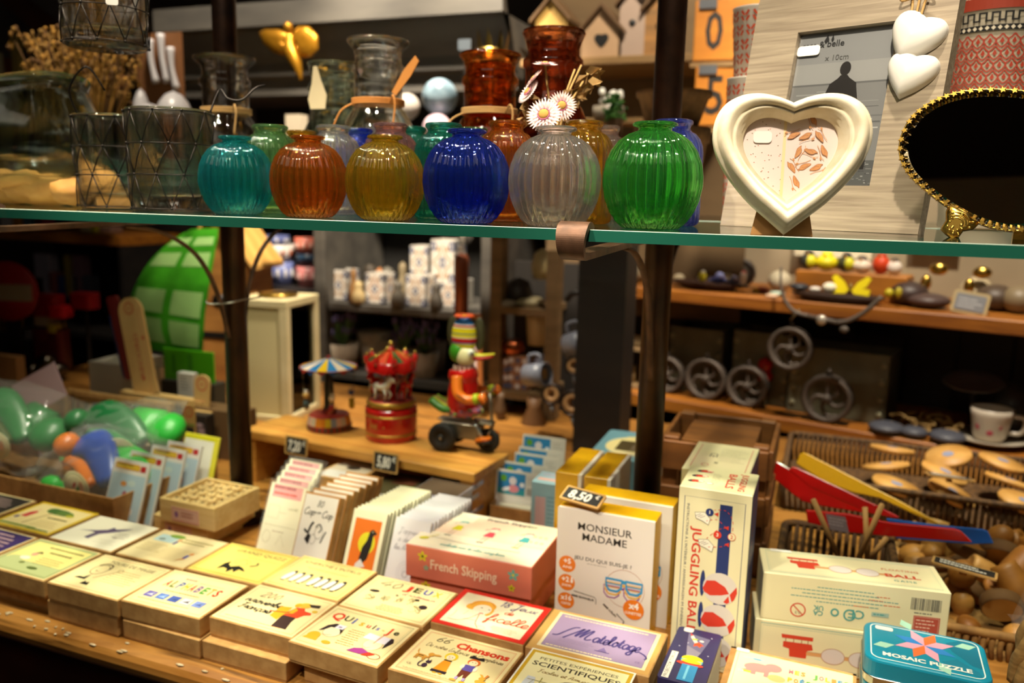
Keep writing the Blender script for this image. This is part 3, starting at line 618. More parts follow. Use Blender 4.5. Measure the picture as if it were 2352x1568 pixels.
# ---- almond shaped mirror with gilt gallery rim ----
m0=at(2190,545,z=ZS); my_=R(-8); ml=R(9); MU=V((math.cos(my_),math.sin(my_),0)); bk=V((-math.sin(my_),math.cos(my_),0)); MV=V((0,0,math.cos(ml)))+bk*math.sin(ml); MN=MU.cross(MV)
t=thing('mirror','almond shaped table mirror with a gilt starred rim at the right end of the shelf','mirror',m0); MT=frameT(m0,MU,MV)@MX.Scale(K,4); t.matrix_world=MT
def ml_(x,y): q_=at(x,y,pl=(m0,MN))-m0; return (q_.dot(MU)/K,q_.dot(MV)/K)
out=[(2066,352),(2073,310),(2097,270),(2140,238),(2190,219),(2250,210),(2330,211),(2410,224),(2480,258),(2525,315),(2535,375),(2515,440),(2470,492),(2410,522),(2345,532),(2290,527),(2235,508),(2170,472),(2118,432),(2082,395)]
op=[(p.x,p.y) for p in smooth_path([ml_(*p)+(0,) for p in out],6,True)][::-1]; mc=(sum(p[0] for p in op)/len(op),sum(p[1] for p in op)/len(op))
oc=[(x-mc[0],y-mc[1]) for x,y in op]
mirm=c_('#e6e3da',.015,1)
TM=MX.Translation((mc[0],mc[1],0))
mb=MB(TM); mb.add([(x*.90,y*.90,.0035) for x,y in oc],[tuple(range(len(oc)))],mirm); loft(mb,oc,[(.985,.0018),(.90,.0035)],mirm,cap0=False,cap1=False,smooth=False); mb.obj('mirror_glass',t)
mb=MB(TM); loft(mb,oc,[(.97,-.006),(1.0,-.005),(1.008,-.002),(1.0,.002),(1.008,.003),(1.005,.0062),(.99,.0062),(.985,.002)],gold,cap1=False); mb.obj('rim_band',t)
mb=MB(TM); L=0;n=len(oc)
for i in range(0,n,1):
    a=V((oc[i][0],oc[i][1],0)); b=V((oc[(i+1)%n][0],oc[(i+1)%n][1],0)); L+=(b-a).length
    if L<.0052: continue
    L=0; ang=math.atan2(b.y-a.y,b.x-a.x); st=[]
    for k in range(10): r=.0025 if k%2==0 else .0012; st.append((r*math.cos(ang+2*pi*k/10),r*math.sin(ang+2*pi*k/10)))
    T=MX.Translation(a*.985+V((0,0,.0062)))
    mb.prism(st,-.003,.0016,gold,T); mb.ball(tuple(a*.985+V((.0026*math.cos(ang),.0026*math.sin(ang),.0052))),(.0011,.0011,.0011),black,6,4)
mb.obj('star_gallery',t)
mb=MB(); f0=ml_(2190,545); f1=ml_(2225,490)
fp=[ml_(*p)+(0,) for p in ((2160,528),(2172,508),(2172,488),(2180,470),(2215,488),(2252,512),(2235,528),(2212,532),(2202,546),(2185,549),(2172,540))]
fp=[(p[0],p[1]) for p in fp][::-1]; fc=(sum(p[0] for p in fp)/len(fp),sum(p[1] for p in fp)/len(fp)); fq=[(x-fc[0],y-fc[1]) for x,y in fp]
loft(mb,fq,[(.92,-.004),(1,0),(1,.004),(.85,.008),(.55,.009)],gold,MX.Translation((fc[0],fc[1],0)))
q=random.Random(8)
for i in range(26):
    a=q.uniform(0,2*pi); rr=q.uniform(.2,.9); k=fq[int(a/(2*pi)*len(fq))%len(fq)]
    mb.ball((fc[0]+k[0]*rr,fc[1]+k[1]*rr,.0075),(q.uniform(.001,.0022),q.uniform(.001,.0022),.0022),gold,7,5)
for rr in (.0045,.0068,.009): mb.tube([(f0[0]+.001+rr*math.cos(R(k)),f0[1]+.010+rr*math.sin(R(k)),.0085) for k in range(-10,150,16)],.0009,gold,6)
mb.obj('scroll_foot',t)
mb=MB(); mb.box(mc[0]+.02,mc[0]+.04,0,.05,-.03,-.006,gold); mb.obj('back_stay',t)
# ---- things the mirror shows, hung on the wall behind the camera ----
# ---- patterned pots behind the frames ----
def wrap(flat,T,r0,r1,h):   # bend a flat print (metres, x along the girth, y up) round a tapered pot
    for i,p in enumerate(flat.v):
        r=r0+(r1-r0)*p.y/h; rm=(r0+r1)/2; a=-p.x/rm; flat.v[i]=T@V(((r+p.z)*math.sin(-a)*1.0,-(r+p.z)*math.cos(a),p.y))
    return flat
def cup(r0,r1,h,m,n=40,wall=.0025):
    return [(0,.0),(r0*.9,0),(r0,.002),(r1-.0008,h-.002),(r1,h),(r1-wall,h),(r0-wall,.006),(0,.006)]
p=at(2275,215,d=.86*K); tp=at(2275,22,d=.86*K); hh=(tp.z-ZS)/K+.004; r1=.0535; r0=.038
t=thing('patterned_pot','tall cream pot with red petal pattern and black fretwork band, behind the mirror','pot',(p.x+.005,p.y+.025,ZS+.0002)); t.scale=(K,K,K)
MB().lathe(cup(r0,r1,hh,0),c_('#e2d6bd',.35),n=48).obj('pot',t)
fl=MB(); cv=Cv(fl,MX.Identity(4),.0004); rd='#a8361f'; Wd=70; Hm=hh*1000
cv.rect(-Wd,Hm-13,2*Wd,12.4,rd) if 0 else None
for i in range(-14,14): x=i*5.0; cv.rect(x,Hm-12,5.02,11.5,'#a8402a')
for i in range(-7,8):
    x=i*10; cv.rect(x,Hm-24,1.6,9,'#1b1a18'); cv.rect(x,Hm-16.6,7,1.6,'#1b1a18'); cv.rect(x+5.4,Hm-24,1.6,9,'#1b1a18'); cv.rect(x+5.4,Hm-24,4.8,1.6,'#1b1a18'); cv.z-=.1
for i in range(-14,14):
    x=i*5; cv.rect(x,Hm-33,5.05,5.6,'#1b1a18'); cv.poly([(x+.6,Hm-30.2),(x+2.5,Hm-28),(x+4.4,Hm-30.2),(x+2.5,Hm-32.4)],'#e2d6bd'); cv.z-=.05
for r_ in range(9):
    for i in range(-7,8):
        x=i*9.6+(4.8 if r_%2 else 0); y=Hm-46-r_*11.6
        if y<4: continue
        cv.curve([(x,y+9.5),(x-2.2,y+6.6),(x-4.4,y+4.6),(x-4.2,y+1),(x,y-3.2),(x+4.2,y+1),(x+4.4,y+4.6),(x+2.2,y+6.6)],1.3,rd,True,3)
        cv.poly([(x-1.8,y+2.4),(x-.4,y+6),(x+.4,y+6),(x+1.8,y+2.4),(x,y+.2)],rd); cv.z-=.05
wrap(fl,MX.Identity(4),r0,r1,hh).obj('pattern',t,rot=(0,0,R(8)))
for k,(x,y0_,y1_,d,lab) in enumerate(((1712,22,185,.98,'tall orange and white patterned cup left of the grey frame, upper one'),(1706,182,330,.97,'orange and white patterned cup under the taller one, left of the grey frame'))):
    d*=K; tp=at(x+12,y0_,d=d); p=at(x+12,y1_,d=d); hh=(tp.z-ZS)/K
    base=(p.x+.006,p.y+.02,(ZS+.0002) if k==1 else at(x+12,182,d=.97*K).z+.0004); 
    if k==0: hh=(tp.z-base[2])/K
    r0,r1=(.026,.033) if k==0 else (.030,.036)
    t=thing('patterned_cup',lab,'cup',base,0,'orange patterned cups behind the frame'); t.scale=(K,K,K); MB().lathe(cup(r0,r1,hh,0),c_('#e9e0d0',.3),n=36).obj('cup',t)
    fl=MB(); cv=Cv(fl,MX.Identity(4),.0003)
    for i in range(-5,6):
        for j in range(int(hh*1000/16)+1):
            x_,y_=i*14+(7 if j%2 else 0),j*16
            if y_+14>hh*1000: continue
            cv.poly([(x_-6,y_+7),(x_-2.2,y_+1),(x_-.8,y_+3),(x_-3.6,y_+7.4)],'#d2491c'); cv.poly([(x_+6,y_+7),(x_+2.2,y_+1),(x_+.8,y_+3),(x_+3.6,y_+7.4)],'#d2491c'); cv.poly([(x_,y_+8.5),(x_-3.4,y_+14),(x_-5.5,y_+12.4),(x_-1.6,y_+7.4)],'#d2491c'); cv.poly([(x_,y_+8.5),(x_+3.4,y_+14),(x_+5.5,y_+12.4),(x_+1.6,y_+7.4)],'#d2491c'); cv.z-=.1
    wrap(fl,MX.Identity(4),r0,r1,hh).obj('pattern',t)
# peat pots behind the post
peat=mixmat('peat_board','#8a6236','#6d4a26',.9,(60,60,60),5,bump=.2)
for i,(x,y0_,y1_,d,lab) in enumerate(((1525,196,282,1.16,'brown peat pot behind the right iron post, top of the stack'),(1520,284,470,1.15,'brown peat pot under the other, behind the cobalt blue vase'))):
    d*=K; tp=at(x,y0_,d=d); b=at(x,y1_,d=d); z0=b.z if i==0 else ZS+.0003
    hh=(tp.z-z0)/K; t=thing('peat_pot',lab,'pot',(tp.x,tp.y+.1,z0),0,'peat pots behind the post'); t.scale=(K,K,K)
    MB().lathe([(0,0),(.038,0),(.052,hh*.82),(.056,hh*.84),(.057,hh),(.053,hh),(.048,hh*.8),(.035,.006),(0,.006)],peat,n=36).obj('pot',t)
# ================= kraft boxes of games on the table front =================
TZ=.814
def kraft_box(fl,fr,label,art,w=.14,d=.107,h=.0298,z=TZ,low=0,fw=None,board=kraft,yaw=None,paper='#f3dfa6',inset=.0022,lab=None):
    a=at(*fl,z=z); b=at(*fr,z=z) if fr else None
    ang=yaw if yaw is not None else math.atan2(b.y-a.y,b.x-a.x)
    if fw: w=(b-a).length
    t=thing('game_box',label,'game box',(a.x,a.y,z-h),ang,'kraft boxes of games in rows')
    MB().box(.0012,w-.0012,.0012,d-.0012,-low,.006,board).obj('tray',t)
    MB().box(0,w,0,d,.0028,h,board,b=.0012).obj('lid',t)
    if art:
        mb=MB(); mb.box(inset,w-inset,inset,d-inset,h-.0001,h+.0002,c_(paper,.55)); cv=Cv(mb,topT(inset,inset,h+.0002),.00003); art(cv,(w-2*inset)*1000,(d-2*inset)*1000); mb.obj('printed_label',t,label=lab)
    return t
OR='#d9642a'; INK='#1c1611'
def border(cv,W,H,c=OR,m=4.5,t=.7): cv.frame(m,m,W-2*m,H-2*m,t,c); cv.frame(m+1.8,m+1.8,W-2*m-3.6,H-2*m-3.6,.35,c)
def a_purple(cv,W,H): cv.rect(2.5,2.5,W-5,H-5,'#3d2a66'); cv.greek(W*.2,H*.84,W*.7,5,11,'#c9a3a8',5,3); cv.greek(W*.45,H*.28,W*.45,2,9,'#c9a3a8',3.5,5)
def a_green(cv,W,H):
    cv.rect(2,2,W-4,H-4,'#a9b077'); cv.rect(8,8,W-16,H-16,'#f0df8c'); cv.rect(8,8,W-16,H*.26,'#bcc48a'); cv.ell(W*.2,H*.36,16,8,'#bcc48a'); cv.ell(W*.30,H*.42,10,5.5,'#f1e2d4'); cv.ell(W*.33,H*.56,6,5.5,'#dba08a'); cv.poly([(W*.30,H*.60),(W*.42,H*.60),(W*.36,H*.67)],'#6a5a34')
    cv.greek(W*.34,H*.80,W*.55,1,9,'#6d6030',4,2); cv.greek(W*.46,H*.66,W*.46,1,9,'#6d6030',4.5,4); cv.greek(W*.5,H*.5,W*.4,4,6,'#a59652',1.6,9); cv.ell(W*.62,H*.2,11,4,'#5d6a30'); cv.ell(W*.38,H*.28,6,3.5,'#7b8248')
def a_magic(cv,W,H):
    border(cv,W,H); cv.text('TOURS DE MAGIE',W*.55,H*.80,8.5,'#6b4a26',wid=W*.66); cv.greek(W*.48,H*.66,W*.42,7,6,'#caa25a',1.3,3)
    cv.poly([(W*.14,H*.26),(W*.30,H*.26),(W*.28,H*.42),(W*.25,H*.31),(W*.19,H*.31)],INK); cv.poly([(W*.33,H*.14),(W*.44,H*.14),(W*.41,H*.23),(W*.38,H*.19),(W*.35,H*.24)],INK)
    cv.ring(W*.27,H*.58,13,15,1.1,'#7a5a34'); cv.curve([(W*.18,H*.68),(W*.24,H*.76),(W*.34,H*.74),(W*.37,H*.62)],2.4,'#5a3c22'); cv.curve([(W*.24,H*.56),(W*.26,H*.52),(W*.30,H*.53)],.9,'#7a5a34'); cv.line([(W*.36,H*.34),(W*.5,H*.62)],1.1,'#9a7642'); cv.ring(W*.52,H*.66,4,4,.8,'#9a7642')
def a_alpha(cv,W,H):
    border(cv,W,H); cols=['#dc3a1e','#5a6a24','#3a5a9c','#c9b21c','#e0553a','#8a6a98','#4aa43a','#e8a040','#d83a1e']
    cv.greek(W*.28,H*.80,W*.22,1,8,'#b08a78',5,1); cv.greek(W*.5,H*.78,W*.34,1,8,'#c4a48a',2,6)
    for i,ch in enumerate('ALPHABETS'): cv.text(ch,W*(.175+.082*i),H*.545,19,cols[i],bold=.03,wid=8.4)
    cv.greek(W*.26,H*.43,W*.58,1,8,'#d98a5a',2.2,8)
    for i,c in enumerate(('#6a62b0','#5f7ec8','#4a5fb0','#cfd0d8','#7f93d4')):
        x=W*(.11+.16*i); cv.rect(x,H*.2,W*.125,H*.15,c); cv.poly([(x+3,H*.25),(x+9,H*.28),(x+14,H*.33),(x+12,H*.27),(x+16,H*.24),(x+10,H*.245)],['#d8d4dc','#aac4ee','#3a4a80','#5a4a4a','#4a5aa0'][i])
    cv.greek(W*.1,H*.13,W*.8,1,8,'#d8a068',1.2,12)
def a_prov(cv,W,H):
    border(cv,W,H); cv.script('200',W*.17,H*.72,15,'#5a3a1e',1.5,W*.24); cv.script('Prove',W*.08,H*.54,14,INK,2.3,W*.3); cv.script('rbes',W*.385,H*.54,14,INK,2.3,W*.2); cv.script('Français',W*.10,H*.36,14,INK,2.0,W*.40); cv.greek(W*.1,H*.11,W*.7,1,4,'#d98a5a',1,2)
    x=W*.72; cv.poly([(x-6,H*.12),(x+18,H*.12),(x+13,H*.3),(x+12,H*.42),(x-10,H*.42),(x-8,H*.26)],'#3b2420'); cv.poly([(x-12,H*.42),(x+14,H*.42),(x+18,H*.52),(x+26,H*.56),(x+24,H*.61),(x+12,H*.62),(x+8,H*.68),(x-4,H*.66),(x-8,H*.55)],'#e2461c')
    cv.poly([(x-26,H*.34),(x-10,H*.28),(x-9,H*.46),(x-10,H*.64),(x-27,H*.60)],'#e8a81c'); cv.poly([(x-9,H*.46),(x+1,H*.50),(x+2,H*.60),(x-4,H*.64)],'#e8a81c'); cv.line([(x-34,H*.44),(x-4,H*.50)],2.4,'#e2461c')
    cv.ell(x+4,H*.75,9,7.5,'#eab53a'); cv.poly([(x+6,H*.80),(x+24,H*.84),(x+26,H*.76),(x+14,H*.74)],'#3b2a22'); cv.ell(x-6,H*.72,5,6,'#e8a81c'); cv.ell(x+26,H*.66,4.5,3.5,'#e0b83a')
def a_qui(cv,W,H):
    cv.frame(5,5,W-10,H-10,1.0,'#6a7436'); cv.frame(7.5,7.5,W-15,H-15,.4,'#6a7436')
    for ch,x,h,c,y in (('Q',.15,17,'#d8381e',.70),('U',.27,13,'#3a3a1a',.72),('i',.35,15,'#3a5aa8',.70),('s',.45,13,'#d8b41c',.70),('u',.535,10,'#d8481e',.70),('i',.595,12,'#4a3a2a',.70),('s',.645,10,'#5a6ab0',.70),('-',.71,9,'#c8a83a',.70),('J',.775,15,'#d8481e',.68),('e',.86,12,'#3a3a1a',.70)): cv.text(ch,W*x,H*y,h,c,bold=.03)
    for x,y,hc in ((.27,.42,'#2c1c1e'),(.76,.38,'#2c1c1e')):
        cv.ell(W*x,H*y,13,14,'#fbeec4'); cv.ring(W*x,H*y,13,14,.5,'#a88a5a')
    x=W*.26; cv.poly([(x-18,H*.36),(x-14,H*.52),(x-6,H*.60),(x+6,H*.60),(x+12,H*.54),(x+15,H*.38),(x+10,H*.46),(x+6,H*.5),(x-7,H*.5),(x-12,H*.40)],'#2c1c1e'); cv.poly([(x-2,H*.50),(x+11,H*.50),(x+12,H*.60),(x-1,H*.60)],'#e9e2ee'); cv.rect(x+2,H*.53,5,3,'#8a7aa8')
    cv.ell(W*.14,H*.24,9,9,'#d8b22a'); cv.poly([(W*.06,H*.14),(W*.12,H*.30),(W*.2,H*.28),(W*.22,H*.14)],'#d8b22a'); cv.line([(W*.2,H*.3),(W*.3,H*.33)],.7,'#b08a5a'); cv.ell(W*.33,H*.16,7,4,'#d8a82a')
    cv.greek(W*.40,H*.56,W*.2,8,5.2,'#c09a5a',1.3,4,'c')
    x=W*.78; cv.poly([(x-4,H*.46),(x-3,H*.58),(x-22,H*.60),(x-24,H*.46)],'#ece6f0'); cv.poly([(x-2,H*.44),(x+14,H*.44),(x+15,H*.60),(x-1,H*.6)],'#ece6f0'); cv.poly([(x+14,H*.34),(x+20,H*.52),(x+16,H*.60),(x+12,H*.6),(x+12,H*.44)],'#2c1c1e'); cv.line([(x-3,H*.40),(x-1,H*.62)],1,'#c8742a'); cv.line([(x-12,H*.3),(x-6,H*.27),(x-2,H*.31)],.6,'#7a4a3a')
    cv.poly([(x-26,H*.12),(x-6,H*.12),(x+4,H*.20),(x-10,H*.25),(x-20,H*.21)],'#a03a8a'); cv.poly([(x-4,H*.11),(x+6,H*.12),(x+14,H*.19),(x+4,H*.21)],'#d8381e'); cv.ring(x+14,H*.15,9,6,.9,'#8a3a2a')
def child(cv,x,y,s,hair,dress,dk):
    cv.poly([(x-7*s,y),(x+7*s,y),(x+4.5*s,y+14*s),(x+3*s,y+19*s),(x-3*s,y+19*s),(x-4.5*s,y+14*s)],dress); cv.rect(x-8*s,y-3.5*s,16*s,4*s,dk); cv.ell(x,y+25*s,6.6*s,6.6*s,hair); cv.ell(x,y+23.6*s,4.3*s,4.6*s,'#f8e3c0'); cv.rect(x-4*s,y+17*s,8*s,1.8*s,dk)
    for e in (-1.6,1.6): cv.ell(x+e*s,y+24*s,.5*s,.6*s,INK,n=8)
    cv.curve([(x-1.5*s,y+21.4*s),(x,y+20.8*s),(x+1.5*s,y+21.4*s)],.4*s,'#b03a2a',k=3)
    for e in (-1,1): cv.ell(x+e*3*s,y-4.4*s,2.3*s,1*s,'#d8a82a')
def a_chans(cv,W,H):
    border(cv,W,H,OR,5,.9); cv.script('66',W*.15,H*.78,12,'#4a3a26',1.4,W*.15); cv.text('Chansons',W*.66,H*.745,13,'#dc3a18',bold=.045,wid=W*.56); cv.script('De notre Enfance et Comptines',W*.10,H*.63,9,'#6a5436',.7,W*.82)
    child(cv,W*.43,H*.20,1.35,'#e8c81c','#e8961c','#2c1e2a'); 
    x=W*.66; cv.poly([(x-6,H*.18),(x-2,H*.18),(x,H*.26),(x+2,H*.18),(x+6,H*.18),(x+7,H*.33),(x-7,H*.33)],'#6a2c1c'); cv.rect(x-7,H*.33,14,13,'#5a4aa0'); cv.ell(x-9,H*.40,2.6,5,'#f6ead0'); cv.ell(x+9,H*.40,2.6,5,'#f6ead0'); cv.ell(x+1,H*.53,8.5,7.5,'#d8641c'); cv.ell(x+1,H*.51,6,6,'#f8dcb4'); cv.poly([(x-10,H*.60),(x+12,H*.60),(x+9,H*.67),(x+1,H*.64),(x-6,H*.68)],'#221a1c'); cv.rect(x-7,H*.12,4,6,'#b09ad0'); cv.rect(x+3,H*.12,4,6,'#b09ad0'); cv.ell(x-7,H*.10,4.5,2.2,'#d8a82a'); cv.ell(x+6,H*.09,4.5,2.2,'#d8a82a')
    for e in (-1.8,2.6): cv.ell(x+1+e,H*.525,.7,.8,INK,n=8)
    dg='#d8983a'; cv.curve([(W*.09,H*.52),(W*.10,H*.46),(W*.125,H*.42)],1.2,dg); cv.ell(W*.17,H*.39,9,3.4,dg,-4); cv.ell(W*.245,H*.46,4.2,4.2,dg); cv.ell(W*.30,H*.47,6,1.9,dg,8); cv.poly([(W*.225,H*.38),(W*.25,H*.36),(W*.25,H*.43),(W*.235,H*.44)],'#c8842a'); cv.rect(W*.13,H*.385,8,1.6,INK)
    for e in (.115,.135,.20,.215): cv.line([(W*e,H*.38),(W*(e-.004),H*.31)],1.5,dg)
    ct='#3a2440'; cv.ell(W*.265,H*.22,3.4,4.6,ct); cv.ell(W*.275,H*.30,3.4,2.8,ct); cv.poly([(W*.255,H*.31),(W*.258,H*.36),(W*.27,H*.325)],ct); cv.poly([(W*.28,H*.325),(W*.296,H*.36),(W*.298,H*.31)],ct); cv.curve([(W*.25,H*.19),(W*.215,H*.18),(W*.20,H*.24),(W*.215,H*.30)],1.3,ct)
    rb='#e0a83a'; cv.ell(W*.86,H*.18,8,4.2,rb); cv.ell(W*.85,H*.25,4.4,3.6,rb); cv.poly([(W*.84,H*.27),(W*.80,H*.33),(W*.83,H*.33),(W*.86,H*.28)],rb); cv.poly([(W*.86,H*.28),(W*.87,H*.35),(W*.895,H*.34),(W*.875,H*.27)],'#e08a3a'); cv.ell(W*.83,H*.12,3.6,1.8,rb); cv.ell(W*.90,H*.12,3.6,1.8,rb)
    cv.text('CE',W*.12,H*.16,4,'#8a7a5a'); cv.greek(W*.1,H*.075,W*.7,1,4,'#c09a6a',.8,7)
def a_sci(cv,W,H):
    cv.rect(0,0,W,H,'#f4f0e2'); cv.rect(2.2,0,W-4.4,H-2.4,'#d0a51c'); cv.rect(7,0,W-14,H-7.5,'#f1e8b4'); cv.text('PETITES EXPÉRIENCES',W*.5,H*.80,6.2,'#4a3d1e',wid=W*.74,bold=.004); cv.text('SCIENTIFIQUES',W*.5,H*.665,9.6,'#2a2114',wid=W*.82,bold=.015)
    cv.script('Faciles et Amusantes',W*.18,H*.54,7,'#8a6a26',.9,W*.6); cv.ell(W*.56,H*.27,26,24,'#2a221e'); cv.ell(W*.57,H*.20,17,18,'#f6dcae'); cv.ell(W*.52,H*.28,5.5,3.5,'#2a221e',20); cv.ell(W*.68,H*.26,4,2.5,'#2a221e',-20); cv.poly([(W*.10,0),(W*.26,0),(W*.22,H*.3),(W*.2,H*.42),(W*.13,H*.42),(W*.12,H*.3)],'#cfd4da'); cv.line([(W*.14,H*.36),(W*.34,H*.36)],1.2,'#8a8450'); cv.line([(W*.26,H*.20),(W*.26,H*.44)],1.4,'#a8a05a'); cv.line([(W*.20,H*.37),(W*.16,H*.2),(W*.24,H*.12)],.8,'#8a8450')
def a_black(cv,W,H): cv.rect(3,3,W-6,H-6,'#2c2421'); cv.greek(W*.1,H*.82,W*.78,4,9,'#a58a86',4,3); cv.rect(3,3,W-6,H*.32,'#241e1c')
def a_tree(cv,W,H):
    cv.rect(0,0,W,H,'#dcb412'); cv.rect(7,7,W-14,H-14,'#eed79a'); cv.rect(4,4,W-8,.8,'#8a7a1c'); cv.ell(W*.5,H*.76,27,11,'#4c7030'); cv.ell(W*.62,H*.74,20,9,'#5f7c34'); cv.ell(W*.40,H*.80,14,7,'#3f6a2c'); cv.ell(W*.74,H*.70,9,5,'#b8b028'); cv.line([(W*.36,H*.2),(W*.46,H*.68)],3,'#a88452'); cv.rect(8,9,W*.62,6,'#7c9038'); cv.rect(W*.55,8,W*.36,4,'#4c6a26')
    cv.poly([(W*.14,H*.40),(W*.24,H*.40),(W*.26,H*.62),(W*.2,H*.66),(W*.15,H*.58)],'#c8303a'); cv.ell(W*.12,H*.36,5,5,'#6a4a7a'); cv.ell(W*.21,H*.70,4,4,'#e8c49a'); cv.greek(W*.52,H*.50,W*.34,1,8,'#6a5a2a',4,2); cv.greek(W*.50,H*.38,W*.4,4,6,'#c4a060',1.4,4)
def a_bird(cv,W,H):
    cv.rect(0,0,W,H,'#f1e8d2'); b='#5c4a6e'; cv.poly([(W*.12,H*.42),(W*.34,H*.52),(W*.48,H*.62),(W*.60,H*.70),(W*.66,H*.74),(W*.74,H*.79),(W*.70,H*.70),(W*.62,H*.60),(W*.54,H*.50),(W*.46,H*.42),(W*.44,H*.22),(W*.36,H*.24),(W*.38,H*.44),(W*.3,H*.46)],b); cv.poly([(W*.46,H*.60),(W*.48,H*.72),(W*.56,H*.66)],b); cv.greek(W*.66,H*.56,W*.24,3,7,'#8a7c6a',2,3); cv.greek(W*.56,H*.28,W*.36,3,6,'#c9bda4',1.2,4); cv.ell(W*.74,H*.40,5,3,'#c4b8a8')
def a_chemin(cv,W,H):
    cv.rect(0,0,W,H,'#e6d2a2'); cv.frame(3,3,W-6,H-6,.8,'#b89a5a'); cv.rect(W*.08,H*.62,W*.3,H*.24,'#b8d0d4'); cv.ell(W*.32,H*.86,16,6,'#7da03a'); cv.ell(W*.18,H*.7,7,4,'#8a9a94'); cv.rect(W*.40,H*.60,5,12,'#4a5a96'); cv.ell(W*.42,H*.76,4,4,'#d89a6a')
    cv.greek(W*.46,H*.80,W*.44,2,9,'#9a8a4a',3.6,2); cv.greek(W*.08,H*.50,W*.36,5,6,'#b89a56',1.6,6)
    for i in range(13): cv.line([(W*(.36+.035*i),H*.10),(W*(.46+.035*i),H*.52)],.9,'#c4a868'); cv.z-=.02
    cv.rect(W*.80,H*.26,6,12,'#4a4a9a'); cv.ell(W*.84,H*.42,4,4,'#d88a4a'); cv.poly([(W*.76,H*.14),(W*.82,H*.26),(W*.86,H*.24)],'#c8782a')
def a_quizz(cv,W,H):
    cv.rect(0,0,W,H,'#ecd068'); border(cv,W,H,'#b8862a',5,.9); cv.rect(9,9,W-18,H-18,'#f2da74'); cv.text('GRAND QUIZZ',W*.55,H*.78,9,'#4a3c14',wid=W*.7); cv.greek(W*.45,H*.66,W*.42,1,4,'#b8983a',1,2)
    cv.ring(W*.47,H*.50,14,9,.5,'#8a7430'); cv.poly([(W*.30,H*.16),(W*.36,H*.24),(W*.42,H*.22),(W*.46,H*.12),(W*.49,H*.24),(W*.54,H*.16),(W*.56,H*.27),(W*.66,H*.24),(W*.58,H*.33),(W*.50,H*.37),(W*.42,H*.30),(W*.36,H*.36),(W*.34,H*.46),(W*.30,H*.36)],INK); cv.curve([(W*.62,H*.42),(W*.68,H*.48),(W*.66,H*.56)],3,INK); cv.curve([(W*.40,H*.42),(W*.48,H*.58),(W*.56,H*.44)],.6,'#8a7430')
def a_intrus(cv,W,H):
    cv.rect(0,0,W,H,'#f1d98c'); border(cv,W,H,'#d0803a',5,.9); cv.text("CHERCHE L'INTRUS",W*.5,H*.80,8.6,'#5a3e20',wid=W*.76); cv.greek(W*.22,H*.69,W*.6,2,4,'#d0803a',.9,2,'c')
    for i in range(7):
        x=W*(.16+.105*i+(.03 if i>2 else 0)); y=H*.34; cv.ell(x,y,5.6,15,'#efeae0',-10); cv.curve([(x+2,y+16),(x+6,y+12),(x+6.5,y),(x+4,y-13)],2.2,'#2c2620',k=4); cv.ell(x+3,y+15,3.4,3,'#2c2620'); cv.ell(x,y-16,4.6,1.4,'#2c2620')
def a_40(cv,W,H):
    border(cv,W,H,'#d0803a',5,.8); cv.script('40',W*.12,H*.74,17,'#3c4a26',1.6,W*.28)
    for i,(ch,c) in enumerate(zip('JEUX',('#d8381e','#3c4a1e','#3a5ab0','#c8bc1c'))): cv.text(ch,W*(.48+.12*i),H*.76,14.5,c,bold=.035,wid=12.5)
    cv.script('d Interieur',W*.48,H*.62,8,'#a04a6a',.8,W*.4)
    q=random.Random(6)
    for x,y,s in ((.2,.36,1),(.36,.42,.7),(.52,.46,.7),(.66,.5,.8),(.78,.34,1)):
        for k in range(5): cv.curve([(W*x+q.uniform(-9,9)*s,H*y+q.uniform(-12,12)*s) for _ in range(4)],.5,'#8a7a4a',k=3)
    cv.ell(W*.17,H*.55,8,3.4,'#2c2624',8); cv.ell(W*.83,H*.42,6.5,5.5,'#2c1c26'); cv.ell(W*.70,H*.56,4,2.4,INK); cv.ell(W*.45,H*.56,2,1.6,INK); cv.greek(W*.36,H*.24,W*.34,4,4.4,'#b8964a',1,3,'c')
def a_18(cv,W,H):
    cv.rect(-1.8,-1.8,W+3.6,H+3.6,'#d8261a'); cv.rect(7,7,W-14,H-14,'#efe3c2'); rd='#d8502a'
    cv.ell(W*.34,H*.68,19,14,'#eda93a'); cv.ell(W*.24,H*.60,10,9,'#eda93a',30); cv.ell(W*.45,H*.55,5,12,'#eda93a'); cv.ell(W*.36,H*.57,13.5,14,'#f2e6cc'); cv.curve([(W*.2,H*.62),(W*.26,H*.76),(W*.38,H*.80),(W*.46,H*.70)],1.0,'#d8742a'); cv.ell(W*.385,H*.47,3.2,1.2,'#c8281e'); cv.ell(W*.34,H*.61,1.6,1,'#7a4a2a'); cv.ell(W*.43,H*.60,1.6,1,'#7a4a2a')
    cv.curve([(W*.10,H*.16),(W*.22,H*.17),(W*.31,H*.28),(W*.37,H*.46)],.8,rd); cv.curve([(W*.37,H*.46),(W*.40,H*.26),(W*.42,H*.18),(W*.47,H*.10)],1.0,rd); cv.curve([(W*.22,H*.34),(W*.24,H*.46)],.6,'#c88a6a'); cv.curve([(W*.12,H*.42),(W*.13,H*.28),(W*.10,H*.2)],.6,'#a8946a'); cv.line([(W*.26,H*.24),(W*.40,H*.26)],.6,rd); cv.ring(W*.50,H*.12,6,4,.6,'#d8a88a')
    cv.script('18 J',W*.48,H*.76,15,'#4a2c7a',1.5,W*.23); cv.script('eux',W*.71,H*.76,15,'#4a2c7a',1.2,W*.20); cv.script('de',W*.60,H*.58,12,rd,1.2,W*.10); cv.script('ficelle',W*.47,H*.34,20,rd,1.8,W*.46); cv.greek(W*.58,H*.22,W*.3,4,3.6,'#b8ac8a',.9,5,'c')
